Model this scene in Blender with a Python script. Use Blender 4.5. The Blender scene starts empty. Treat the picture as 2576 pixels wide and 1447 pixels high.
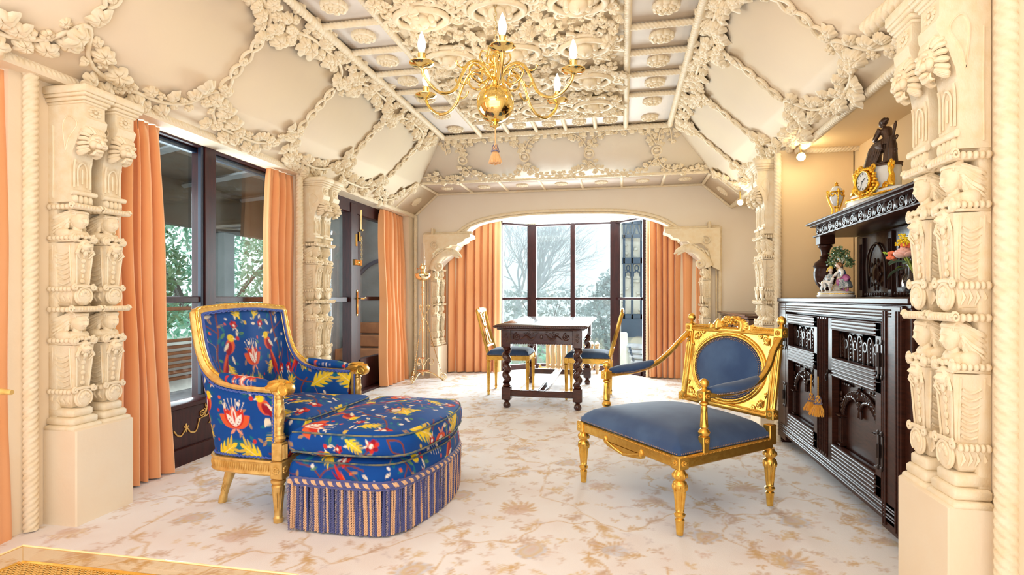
import bpy, math, random
import numpy as np
from mathutils import Matrix, Vector, Euler
PI = math.pi
rnd = random.Random(7)
C = bpy.context.scene.collection

# ------------------------------------------------------------------ camera
cam_data = bpy.data.cameras.new('camera')
cam_data.sensor_width = 36.0
cam_data.lens = 36.0 * 1400 / 2576
cam_data.shift_y = 26.5 / 2576
cam_data.clip_start = 0.05
cam = bpy.data.objects.new('camera', cam_data)
C.objects.link(cam)
YAW = math.atan(278 / 1400)
cam.location = (0, 0, 1.05)
cam.rotation_euler = (PI / 2, 0, YAW)
bpy.context.scene.camera = cam

# ------------------------------------------------------------------ world, lights, exposure
sc = bpy.context.scene
sc.view_settings.view_transform = 'Standard'
sc.view_settings.look = 'None'
sc.view_settings.gamma = 1.0
sc.view_settings.use_curve_mapping = False
sc.view_settings.exposure = 0.07
world = bpy.data.worlds.new('overcast')
sc.world = world
world.use_nodes = True
bg = world.node_tree.nodes['Background']
bg.inputs[0].default_value = (0.90, 0.95, 1.0, 1)
bg.inputs[1].default_value = 1.9
cy = sc.cycles
cy.max_bounces = 7
cy.diffuse_bounces = 4
cy.glossy_bounces = 4
cy.transmission_bounces = 6
cy.transparent_max_bounces = 10
cy.volume_bounces = 1
cy.caustics_reflective = False
cy.caustics_refractive = False
cy.sample_clamp_indirect = 6.0


def area(name, loc, rot, sx, sy, power, col):
    l = bpy.data.lights.new(name, 'AREA')
    l.shape = 'RECTANGLE'; l.size = sx; l.size_y = sy
    l.energy = power; l.color = col
    o = bpy.data.objects.new(name, l); C.objects.link(o)
    o.location = loc; o.rotation_euler = rot
    return o


def point(name, loc, power, col, r=0.02):
    l = bpy.data.lights.new(name, 'POINT')
    l.energy = power; l.color = col; l.shadow_soft_size = r
    o = bpy.data.objects.new(name, l); C.objects.link(o)
    o.location = loc
    return o


# unseen fill lights added around the camera to brighten the room
area('room_fill', (-0.4, -0.9, 1.7), (math.radians(-100 + 180), 0, 0), 3.2, 1.8, 12, (1.0, 0.90, 0.78))
area('bounce_fill', (-0.6, 0.2, 0.35), (math.radians(180 - 25), 0, 0), 2.6, 1.2, 9, (1.0, 0.82, 0.62))
area('overhead_fill', (-0.7, 1.0, 2.55), (math.radians(18), 0, 0), 1.6, 1.6, 18, (1.0, 0.86, 0.68))
# daylight entering by the bay and the veranda windows
area('bay_daylight', (-0.67, 7.85, 1.20), (math.radians(90), 0, PI), 1.9, 1.9, 350, (0.93, 0.965, 1.0))
area('veranda_daylight', (-3.3, 3.3, 1.1), (0, math.radians(-90), 0), 1.5, 1.3, 50, (0.88, 0.95, 1.0))


# ------------------------------------------------------------------ materials
def newmat(name):
    m = bpy.data.materials.new(name); m.use_nodes = True
    nt = m.node_tree
    return m, nt, nt.nodes, nt.links, nt.nodes['Principled BSDF']


def S(n, **kw):
    for k, v in kw.items():
        n.inputs[k.replace('_', ' ')].default_value = v
    return n


def mat(name, col, rough=0.5, metal=0.0, noise=None, bump=None, coat=0.0, sheen=0.0, spec=None, col2=None, stretch=None, detail=4):
    """noise=(scale, lo, hi) tints the base colour between col and col2; bump=(scale,strength)."""
    m, nt, N, L, b = newmat(name)
    b.inputs['Base Color'].default_value = (*col, 1)
    b.inputs['Roughness'].default_value = rough
    b.inputs['Metallic'].default_value = metal
    b.inputs['Coat Weight'].default_value = coat
    b.inputs['Sheen Weight'].default_value = sheen
    if spec is not None:
        b.inputs['Specular IOR Level'].default_value = spec
    tc = N.new('ShaderNodeTexCoord'); mp = N.new('ShaderNodeMapping')
    L.new(tc.outputs['Object'], mp.inputs['Vector'])
    if stretch:
        mp.inputs['Scale'].default_value = stretch
    if noise:
        nz = N.new('ShaderNodeTexNoise'); S(nz, Scale=noise[0], Detail=detail)
        L.new(mp.outputs[0], nz.inputs['Vector'])
        cr = N.new('ShaderNodeValToRGB')
        cr.color_ramp.elements[0].position = noise[1]
        cr.color_ramp.elements[1].position = noise[2]
        cr.color_ramp.elements[0].color = (*col, 1)
        cr.color_ramp.elements[1].color = (*(col2 or tuple(c * 0.8 for c in col)), 1)
        L.new(nz.outputs['Fac'], cr.inputs['Fac'])
        L.new(cr.outputs[0], b.inputs['Base Color'])
    if bump:
        nb = N.new('ShaderNodeTexNoise'); S(nb, Scale=bump[0], Detail=3.0)
        L.new(mp.outputs[0], nb.inputs['Vector'])
        bp = N.new('ShaderNodeBump'); S(bp, Strength=bump[1], Distance=0.01)
        L.new(nb.outputs['Fac'], bp.inputs['Height'])
        L.new(bp.outputs[0], b.inputs['Normal'])
    return m


def vcol_mat(name, rough=0.8, sheen=0.05, bump=(900, 0.25), spec=0.2):
    m, nt, N, L, b = newmat(name)
    a = N.new('ShaderNodeVertexColor'); a.layer_name = 'Col'
    L.new(a.outputs['Color'], b.inputs['Base Color'])
    b.inputs['Roughness'].default_value = rough
    b.inputs['Sheen Weight'].default_value = sheen
    b.inputs['Specular IOR Level'].default_value = spec
    tc = N.new('ShaderNodeTexCoord')
    nb = N.new('ShaderNodeTexNoise'); S(nb, Scale=bump[0], Detail=2.0)
    L.new(tc.outputs['Object'], nb.inputs['Vector'])
    bp = N.new('ShaderNodeBump'); S(bp, Strength=bump[1], Distance=0.004)
    L.new(nb.outputs['Fac'], bp.inputs['Height']); L.new(bp.outputs[0], b.inputs['Normal'])
    return m


def emit(name, col, s):
    m, nt, N, L, b = newmat(name)
    b.inputs['Base Color'].default_value = (*col, 1)
    b.inputs['Emission Color'].default_value = (*col, 1)
    b.inputs['Emission Strength'].default_value = s
    return m


def glass_mat(name, tint=(1, 1, 1), refl=1.0):
    m, nt, N, L, b = newmat(name)
    out = N['Material Output']
    tr = N.new('ShaderNodeBsdfTransparent'); tr.inputs[0].default_value = (*tint, 1)
    gl = N.new('ShaderNodeBsdfGlossy'); gl.inputs['Roughness'].default_value = 0.0
    fr = N.new('ShaderNodeFresnel'); fr.inputs[0].default_value = 1.5
    mx = N.new('ShaderNodeMixShader')
    mu = N.new('ShaderNodeMath'); mu.operation = 'MULTIPLY'; mu.inputs[1].default_value = refl
    ge = N.new('ShaderNodeNewGeometry'); inv = N.new('ShaderNodeMath'); inv.operation = 'SUBTRACT'; inv.inputs[0].default_value = 1.0
    L.new(ge.outputs['Backfacing'], inv.inputs[1])
    m2 = N.new('ShaderNodeMath'); m2.operation = 'MULTIPLY'
    L.new(fr.outputs[0], mu.inputs[0]); L.new(mu.outputs[0], m2.inputs[0]); L.new(inv.outputs[0], m2.inputs[1]); L.new(m2.outputs[0], mx.inputs[0])
    L.new(tr.outputs[0], mx.inputs[1]); L.new(gl.outputs[0], mx.inputs[2])
    L.new(mx.outputs[0], out.inputs['Surface'])
    return m


M = {}
M['plaster'] = mat('plaster', (0.87, 0.735, 0.555), 0.62, spec=.2, noise=(6, 0.35, 0.75), col2=(0.86, 0.70, 0.51), bump=(30, 0.12))
M['relief'] = mat('relief_plaster', (0.89, 0.760, 0.560), 0.58, spec=.22, noise=(25, 0.4, 0.8), col2=(0.84, 0.66, 0.42), bump=(140, 0.15))
M['back_wall'] = mat('back_wall_plaster', (0.88, 0.79, 0.68), 0.7, spec=.15, noise=(4, 0.35, 0.75), col2=(0.87, 0.765, 0.645), bump=(30, 0.06))
M['cove'] = mat('cove_plaster', (0.86, 0.700, 0.505), 0.7, spec=.15, noise=(2.5, 0.35, 0.7), col2=(0.83, 0.67, 0.50), bump=(25, 0.06))
M['coffer'] = mat('coffer_plaster', (0.86, 0.74, 0.64), 0.6, noise=(5, 0.3, 0.7), col2=(0.83, 0.72, 0.64), bump=(25, 0.1))
M['yellow'] = mat('yellow_plaster', (0.86, 0.66, 0.40), 0.6, noise=(3, 0.3, 0.7), col2=(0.84, 0.64, 0.38), bump=(20, 0.08))
M['white'] = mat('white_plaster', (0.82, 0.83, 0.84), 0.35, bump=(20, 0.05))
M['gold'] = mat('gilt', (0.90, 0.56, 0.12), 0.27, 0.85, noise=(35, 0.35, 0.75), col2=(0.72, 0.38, 0.06), bump=(60, 0.05))
M['gold_pale'] = mat('pale_gilt', (0.84, 0.56, 0.19), 0.34, 0.6, noise=(30, 0.35, 0.75), col2=(0.62, 0.33, 0.07), bump=(60, 0.06))
M['ormolu'] = mat('ormolu', (0.95, 0.55, 0.06), 0.22, 0.9, bump=(150, 0.3))
M['brass'] = mat('brass', (0.93, 0.70, 0.27), 0.08, 1.0)
M['brass_pale'] = mat('pale_brass', (0.88, 0.75, 0.48), 0.15, 1.0)
M['copper'] = mat('copper', (0.80, 0.42, 0.25), 0.2, 1.0)
M['wood'] = mat('dark_oak', (0.055, 0.016, 0.009), 0.34, noise=(18, 0.3, 0.75), col2=(0.020, 0.007, 0.005), bump=(40, 0.03), stretch=(1, 1, 6), spec=.16)
M['wood_carved'] = mat('carved_oak', (0.042, 0.014, 0.009), 0.24, noise=(25, 0.3, 0.75), col2=(0.018, 0.007, 0.005), bump=(60, 0.05), spec=.22)
M['wood_warm'] = mat('warm_oak_panel', (0.36, 0.13, 0.055), 0.3, noise=(12, 0.3, 0.75), col2=(0.06, 0.02, 0.01), bump=(50, 0.2), stretch=(4, 4, 0.6), coat=0.2)
M['mahogany'] = mat('table_mahogany', (0.085, 0.022, 0.012), 0.2, noise=(14, 0.3, 0.75), col2=(0.035, 0.010, 0.008), bump=(50, 0.1), stretch=(1, 1, 4), coat=0.4)
M['frame'] = mat('window_mahogany', (0.055, 0.011, 0.010), 0.32, noise=(20, 0.3, 0.75), col2=(0.022, 0.006, 0.007), bump=(40, 0.02), stretch=(3, 3, 0.5), spec=.3)
M['frame_blue'] = mat('painted_frame_edge', (0.012, 0.022, 0.050), 0.35)
M['black'] = mat('black_gap', (0.004, 0.003, 0.004), 0.7)
M['iron'] = mat('dark_iron', (0.03, 0.018, 0.015), 0.4, 0.7)
M['velvet'] = mat('blue_velvet', (0.034, 0.072, 0.175), 0.75, noise=(5, 0.4, 0.62), col2=(0.060, 0.115, 0.235), sheen=0.3, bump=(500, 0.15), spec=0.15)
M['stud'] = mat('brass_stud', (0.45, 0.30, 0.22), 0.35, 0.8)
M['curtain'] = mat('peach_curtain', (0.90, 0.41, 0.175), 0.8, noise=(3, 0.3, 0.7), col2=(0.91, 0.45, 0.22), sheen=0.2, bump=(600, 0.1), spec=0.2)
M['lining'] = mat('curtain_lining', (0.80, 0.66, 0.60), 0.8)
M['gimp'] = mat('blue_gimp_braid', (0.075, 0.13, 0.47), 0.8, bump=(300, 0.5))
M['cord_peach'] = mat('peach_cord', (0.80, 0.47, 0.26), 0.75, sheen=0.3, bump=(500, 0.3))
M['cord_blue'] = mat('blue_cord', (0.075, 0.085, 0.26), 0.75, sheen=0.3, bump=(500, 0.3))
M['cord_mix'] = mat('mixed_cord', (0.36, 0.28, 0.30), 0.75, noise=(150, 0.45, 0.55), col2=(0.10, 0.10, 0.24), sheen=0.3, bump=(500, 0.3))
M['tassel'] = mat('gold_tassel', (0.95, 0.50, 0.06), 0.7, sheen=0.4, noise=(60, 0.3, 0.7), col2=(0.88, 0.36, 0.03), stretch=(6, 6, 0.5))
M['tassel_pale'] = mat('pale_tassel', (0.85, 0.60, 0.25), 0.7, sheen=0.4, noise=(60, 0.3, 0.7), col2=(0.85, 0.40, 0.18), stretch=(6, 6, 0.5))
M['bulb'] = emit('lit_bulb', (1.0, 0.93, 0.80), 14)
M['spot_bulb'] = emit('lit_spot', (1.0, 0.90, 0.72), 30)
M['glass'] = glass_mat('window_glass', (0.92, 0.98, 0.985))
M['lamp_glass'] = glass_mat('lamp_glass', (0.97, 0.97, 0.97), 1.4)
M['acrylic'] = glass_mat('clear_acrylic', (0.97, 0.90, 0.76), 1.5)
M['marble'] = mat('white_marble', (0.86, 0.84, 0.80), 0.25, noise=(14, 0.5, 0.75), col2=(0.70, 0.68, 0.66))
M['bronze'] = mat('brown_bronze', (0.055, 0.032, 0.022), 0.38, 0.6, noise=(30, 0.3, 0.7), col2=(0.10, 0.055, 0.035), bump=(90, 0.2))
M['dial'] = mat('enamel_dial', (0.85, 0.86, 0.84), 0.2)
M['ink'] = mat('black_ink', (0.01, 0.01, 0.01), 0.5)
M['radiator'] = mat('cream_gold_radiator', (0.62, 0.42, 0.20), 0.4, noise=(8, 0.3, 0.7), col2=(0.70, 0.50, 0.28))
M['cane'] = mat('cane', (0.66, 0.38, 0.10), 0.45, bump=(200, 0.3), spec=0.6)
M['leaf_green'] = mat('shrub_leaf', (0.12, 0.27, 0.11), 0.35, noise=(3, 0.35, 0.65), col2=(0.34, 0.50, 0.30), spec=0.7)
M['leaf_teal'] = mat('shrub_leaf_pale', (0.12, 0.40, 0.24), 0.35, noise=(3, 0.35, 0.65), col2=(0.50, 0.76, 0.58), spec=0.7)
M['bark'] = mat('pale_bark', (0.13, 0.12, 0.12), 0.9)
M['stone'] = mat('rubble_stone', (0.85, 0.82, 0.74), 0.9, noise=(4, 0.3, 0.7), col2=(0.62, 0.60, 0.54), bump=(12, 0.8))
M['render'] = mat('grey_render', (0.24, 0.25, 0.25), 0.9, noise=(3, 0.3, 0.7), col2=(0.16, 0.17, 0.17), bump=(20, 0.3))
M['brown_ceiling'] = mat('veranda_soffit', (0.10, 0.085, 0.065), 0.8, noise=(4, 0.3, 0.7), col2=(0.09, 0.06, 0.04))
M['tracery'] = mat('slate_blue_timber', (0.030, 0.055, 0.095), 0.5)
M['deck'] = mat('pale_boards', (0.60, 0.62, 0.66), 0.7, noise=(10, 0.3, 0.7), col2=(0.40, 0.41, 0.45))
M['orange_wood'] = mat('orange_timber', (0.42, 0.16, 0.06), 0.6, noise=(8, 0.3, 0.7), col2=(0.28, 0.10, 0.04))
M['grass'] = mat('rough_grass', (0.16, 0.20, 0.10), 0.95, noise=(5, 0.3, 0.7), col2=(0.28, 0.30, 0.18))


# ------------------------------------------------------------------ mesh builder
def rotm(axis, a):
    return Matrix.Rotation(a, 4, axis)


def T(x=0, y=0, z=0):
    return Matrix.Translation((x, y, z))


def Sc(x, y=None, z=None):
    y = x if y is None else y; z = x if z is None else z
    return Matrix.Diagonal((x, y, z, 1))


def align(d, up=(0, 0, 1)):
    """matrix whose +Z follows d"""
    d = Vector(d).normalized()
    return d.to_track_quat('Z', 'Y').to_matrix().to_4x4()


def grid_faces(nu, nv, wu=False, wv=False, off=0):
    """faces of a grid with nu*nv vertices stored row-major [iu*nv+iv]"""
    iu = np.arange(nu if wu else nu - 1); iv = np.arange(nv if wv else nv - 1)
    A, B = np.meshgrid(iu, iv, indexing='ij')
    A2 = (A + 1) % nu; B2 = (B + 1) % nv
    return (np.stack([A * nv + B, A2 * nv + B, A2 * nv + B2, A * nv + B2], -1).reshape(-1, 4) + off)


class MB:
    def __init__(s):
        s.v = []; s.q = []; s.f = []; s.n = 0; s.t = Matrix.Identity(4)

    def add(s, v, q=None, f=None, m=None):
        v = np.asarray(v, float).reshape(-1, 3)
        mm = s.t if m is None else s.t @ m
        a = np.array(mm)
        v = v @ a[:3, :3].T + a[:3, 3]
        s.v.append(v)
        if q is not None and len(q):
            s.q.append(np.asarray(q, int) + s.n)
        if f:
            s.f.extend([[i + s.n for i in ff] for ff in f])
        s.n += len(v)
        return s

    def box(s, c, d, m=None, tp=1.0, tpy=None):
        x, y, z = d[0] / 2, d[1] / 2, d[2] / 2
        ty = tp if tpy is None else tpy
        v = [(-x, -y, -z), (x, -y, -z), (x, y, -z), (-x, y, -z), (-x * tp, -y * ty, z), (x * tp, -y * ty, z), (x * tp, y * ty, z), (-x * tp, y * ty, z)]
        v = [(a + c[0], b + c[1], e + c[2]) for a, b, e in v]
        return s.add(v, [(0, 3, 2, 1), (4, 5, 6, 7), (0, 1, 5, 4), (1, 2, 6, 5), (2, 3, 7, 6), (3, 0, 4, 7)], m=m)

    def bbox(s, c, d, b=0.004, m=None):
        """box with chamfered vertical and horizontal edges"""
        x, y, z = d[0] / 2, d[1] / 2, d[2] / 2
        b = min(b, x * .9, y * .9, z * .9)
        prof = [(-z, b), (-z + b, 0), (z - b, 0), (z, b)]
        V = []
        for zz, ins in prof:
            for sx, sy in ((-1, -1), (1, -1), (1, 1), (-1, 1)):
                px, py = sx * (x - ins), sy * (y - ins)
                if sx * sy > 0:
                    V += [(px - sx * 0, py - sy * b, zz), (px - sx * b, py, zz)] if sx < 0 else [(px, py - sy * b, zz), (px - sx * b, py, zz)]
                else:
                    V += [(px - sx * b, py, zz), (px, py - sy * b, zz)]
        # order corners consistently counter-clockwise
        out = []
        for k in range(4):
            ring = V[k * 8:(k + 1) * 8]
            ring = sorted(ring, key=lambda p: math.atan2(p[1] / y, p[0] / x))
            out += ring
        v = [(a + c[0], bb + c[1], e + c[2]) for a, bb, e in out]
        q = grid_faces(4, 8, wv=True)[:, [0, 3, 2, 1]]
        return s.add(v, q, [[7, 6, 5, 4, 3, 2, 1, 0], [24, 25, 26, 27, 28, 29, 30, 31]], m=m)

    def lathe(s, prof, n=16, m=None, mod=None, cap=True):
        """prof: (r,z) list; mod(theta,z)->radius factor"""
        th = np.linspace(0, 2 * PI, n, endpoint=False)
        V = []
        for r, z in prof:
            rr = r * (np.array([mod(t, z) for t in th]) if mod else 1.0)
            V.append(np.stack([rr * np.cos(th), rr * np.sin(th), np.full(n, z)], -1))
        V = np.array(V).reshape(-1, 3)
        q = grid_faces(len(prof), n, wv=True)[:, [0, 3, 2, 1]]
        f = [list(range(n))[::-1], [(len(prof) - 1) * n + i for i in range(n)]] if cap else None
        return s.add(V, q, f, m=m)

    def ell(s, c, r, nu=12, nv=8, m=None):
        if not hasattr(r, '__len__'):
            r = (r, r, r)
        ph = np.linspace(0.001, PI - 0.001, nv); th = np.linspace(0, 2 * PI, nu, endpoint=False)
        P, Q = np.meshgrid(ph, th, indexing='ij')
        V = np.stack([c[0] + r[0] * np.sin(P) * np.cos(Q), c[1] + r[1] * np.sin(P) * np.sin(Q), c[2] + r[2] * np.cos(P)], -1)
        return s.add(V, grid_faces(nv, nu, wv=True), m=m)

    def tube(s, pts, r, n=8, m=None, closed=False, sx=1.0, up=None, mod=None, cap=True):
        P = np.array([list(p) for p in pts], float); k = len(P)
        R = np.full(k, r, float) if not hasattr(r, '__len__') else np.array(r, float)
        if closed:
            tan = np.roll(P, -1, 0) - np.roll(P, 1, 0)
        else:
            tan = np.gradient(P, axis=0)
        tan /= np.linalg.norm(tan, axis=1)[:, None] + 1e-12
        if up is not None:
            u0 = np.array(up, float)
            N1 = np.cross(np.tile(u0, (k, 1)), tan)
            N1 /= np.linalg.norm(N1, axis=1)[:, None] + 1e-9
        else:
            ref = np.array([0, 0, 1.0]) if abs(tan[0][2]) < 0.9 else np.array([1.0, 0, 0])
            n0 = np.cross(ref, tan[0]); n0 /= np.linalg.norm(n0)
            N1 = [n0]
            for i in range(1, k):
                w = N1[-1] - tan[i] * np.dot(N1[-1], tan[i])
                N1.append(w / (np.linalg.norm(w) + 1e-12))
            N1 = np.array(N1)
        N2 = np.cross(tan, N1)
        th = np.linspace(0, 2 * PI, n, endpoint=False)
        L = np.concatenate([[0], np.cumsum(np.linalg.norm(np.diff(P, axis=0), axis=1))])
        rr = R[:, None] * (mod(th[None, :], L[:, None]) if mod else 1.0)
        V = P[:, None, :] + (rr * np.cos(th) * sx)[..., None] * N1[:, None, :] + (rr * np.sin(th))[..., None] * N2[:, None, :]
        q = grid_faces(k, n, wu=closed, wv=True)[:, [0, 1, 2, 3]]
        f = None if (closed or not cap) else [list(range(n)), [(k - 1) * n + i for i in range(n)][::-1]]
        return s.add(V.reshape(-1, 3), q, f, m=m)

    def rope(s, pts, r, pitch=0.06, strands=3, n=12, depth=0.25, step=None, closed=False, m=None, hand=1):
        pts = resample(pts, step or pitch / 6, closed)
        f = lambda th, L: (1 - depth) + depth * np.abs(np.cos(strands / 2 * (th - hand * 2 * PI * L / (pitch * strands)))) ** 0.6
        return s.tube(pts, r, n, closed=closed, mod=f, m=m)

    def plies(s, pts, r, ply, lead, k=2, n=5, step=None, closed=False, phase=0.0, which=None):
        """k helical plies of radius ply wound at radius r round pts"""
        P = resample(pts, step or lead / 8, closed)
        tan = (np.roll(P, -1, 0) - np.roll(P, 1, 0)) if closed else np.gradient(P, axis=0)
        tan /= np.linalg.norm(tan, axis=1)[:, None]
        ref = np.array([0, 0, 1.0]) if abs(tan[0][2]) < .8 else np.array([1.0, 0, 0])
        a = np.cross(tan, ref); a /= np.linalg.norm(a, axis=1)[:, None]; b = np.cross(tan, a)
        L = np.concatenate([[0], np.cumsum(np.linalg.norm(np.diff(P, axis=0), axis=1))])
        for j in range(k):
            if which is not None and j != which: continue
            ph = 2 * PI * L / lead + 2 * PI * j / k + phase
            s.tube(P + r * (np.cos(ph)[:, None] * a + np.sin(ph)[:, None] * b), ply, n, closed=closed)
        return s

    def prism(s, poly, z0, z1, m=None):
        n = len(poly)
        v = [(x, y, z0) for x, y in poly] + [(x, y, z1) for x, y in poly]
        q = [(i, (i + 1) % n, n + (i + 1) % n, n + i) for i in range(n)]
        return s.add(v, q, [list(range(n))[::-1], list(range(n, 2 * n))], m=m)

    def mold(s, prof, pts, m=None, up=(0, 0, 1), closed=False):
        """sweep a closed 2-D profile (a along side, b along up) along pts"""
        P = np.array(pts, float); k = len(P)
        tan = (np.roll(P, -1, 0) - np.roll(P, 1, 0)) if closed else np.gradient(P, axis=0)
        tan /= np.linalg.norm(tan, axis=1)[:, None]
        U = np.tile(np.array(up, float), (k, 1)) if np.ndim(up) == 1 else np.array(up, float)
        side = np.cross(tan, U); side /= np.linalg.norm(side, axis=1)[:, None]
        U = np.cross(side, tan)
        pr = np.array(prof, float)
        V = P[:, None, :] + pr[None, :, 0, None] * side[:, None, :] + pr[None, :, 1, None] * U[:, None, :]
        n = len(pr)
        f = None if closed else [list(range(n)), [(k - 1) * n + i for i in range(n)][::-1]]
        return s.add(V.reshape(-1, 3), grid_faces(k, n, wu=closed, wv=True), f, m=m)

    def mesh(s, name, smooth=True, sharp=None):
        me = bpy.data.meshes.new(name)
        V = np.concatenate(s.v) if s.v else np.zeros((0, 3))
        Q = np.concatenate(s.q) if s.q else np.zeros((0, 4), int)
        me.vertices.add(len(V)); me.vertices.foreach_set('co', V.astype(np.float32).ravel())
        li = list(Q.ravel()); ls = list(range(0, 4 * len(Q), 4)); lt = [4] * len(Q)
        p = 4 * len(Q)
        if s.f:
            li = list(li)
            for ff in s.f:
                li += ff; ls.append(p); lt.append(len(ff)); p += len(ff)
        me.loops.add(len(li)); me.loops.foreach_set('vertex_index', np.array(li, np.int32))
        me.polygons.add(len(ls)); me.polygons.foreach_set('loop_start', np.array(ls, np.int32))
        me.polygons.foreach_set('loop_total', np.array(lt, np.int32))
        me.update(calc_edges=True)
        me.validate()
        if smooth:
            me.polygons.foreach_set('use_smooth', np.ones(len(me.polygons), bool))
            me.set_sharp_from_angle(angle=math.radians(sharp or 38))
        return me

    def obj(s, name, m, parent=None, smooth=True, sharp=None, loc=None):
        me = s.mesh(name, smooth, sharp)
        if m: me.materials.append(m)
        return link(name, me, parent, loc)


def link(name, me, parent=None, loc=None, mw=None):
    o = bpy.data.objects.new(name, me); C.objects.link(o)
    if parent is not None: o.parent = parent
    if loc is not None: o.location = loc
    if mw is not None: o.matrix_local = mw
    return o


def resample(pts, step, closed=False):
    P = np.array([list(p) for p in pts], float)
    if closed: P = np.vstack([P, P[:1]])
    L = np.concatenate([[0], np.cumsum(np.linalg.norm(np.diff(P, axis=0), axis=1))])
    n = max(2, int(L[-1] / step) + 1)
    t = np.linspace(0, L[-1], n)
    Q = np.stack([np.interp(t, L, P[:, i]) for i in range(3)], -1)
    return Q[:-1] if closed else Q


def smooth_path(pts, n=40, closed=False):
    """Catmull-Rom through pts"""
    P = np.array([list(p) for p in pts], float); k = len(P)
    if closed:
        Pe = np.vstack([P[-1:], P, P[:2]]); segs = k
    else:
        Pe = np.vstack([2 * P[0] - P[1], P, 2 * P[-1] - P[-2]]); segs = k - 1
    t = np.linspace(0, segs, n, endpoint=not closed)
    i = np.minimum(t.astype(int), segs - 1); u = (t - i)[:, None]
    a, b, c, d = Pe[i], Pe[i + 1], Pe[i + 2], Pe[i + 3]
    return 0.5 * ((2 * b) + (-a + c) * u + (2 * a - 5 * b + 4 * c - d) * u ** 2 + (-a + 3 * b - 3 * c + d) * u ** 3)


def spiral(c, r0, r1, turns, n=30, a0=0, plane='xz'):
    out = []
    for i in range(n):
        t = i / (n - 1); a = a0 + turns * 2 * PI * t; r = r0 + (r1 - r0) * t
        p, q = r * math.cos(a), r * math.sin(a)
        out.append({'xz': (c[0] + p, c[1], c[2] + q), 'yz': (c[0], c[1] + p, c[2] + q), 'xy': (c[0] + p, c[1] + q, c[2])}[plane])
    return out


def thing(name, label, cat, loc=(0, 0, 0), rotz=0, group=None, rot=None):
    o = bpy.data.objects.new(name, None); C.objects.link(o)
    o.empty_display_size = 0.1
    o.location = loc; o.rotation_euler = rot or (0, 0, rotz)
    o['label'] = label; o['category'] = cat
    if group: o['group'] = group
    return o


def tag(o, label, cat, group=None):
    o['label'] = label; o['category'] = cat
    if group: o['group'] = group
    return o


def struct(o):
    o['kind'] = 'structure'
    return o


def fz(y):
    """the old floor rises a little towards the bay"""
    return 0.016 * (y - 2.4)

# ================================================================== ROOM SHELL
XL, XR, ZC, ZT = -2.6, 1.22, 2.09, 2.74
PL, PR, PY = -1.84, 0.464, 5.54
YB, YF = 6.70, -1.3
WX = -2.78          # window plane on the left
BX0, BX1, BZ = -2.278, 0.90, 2.365


# ---- carpet: palmettes and sprigs woven in ochre and grey on blush, as vertex colours of a fine grid
def raster(W, H, res, base):
    A = np.zeros((int(H / res), int(W / res), 3)); A[:] = base
    return A


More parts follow.
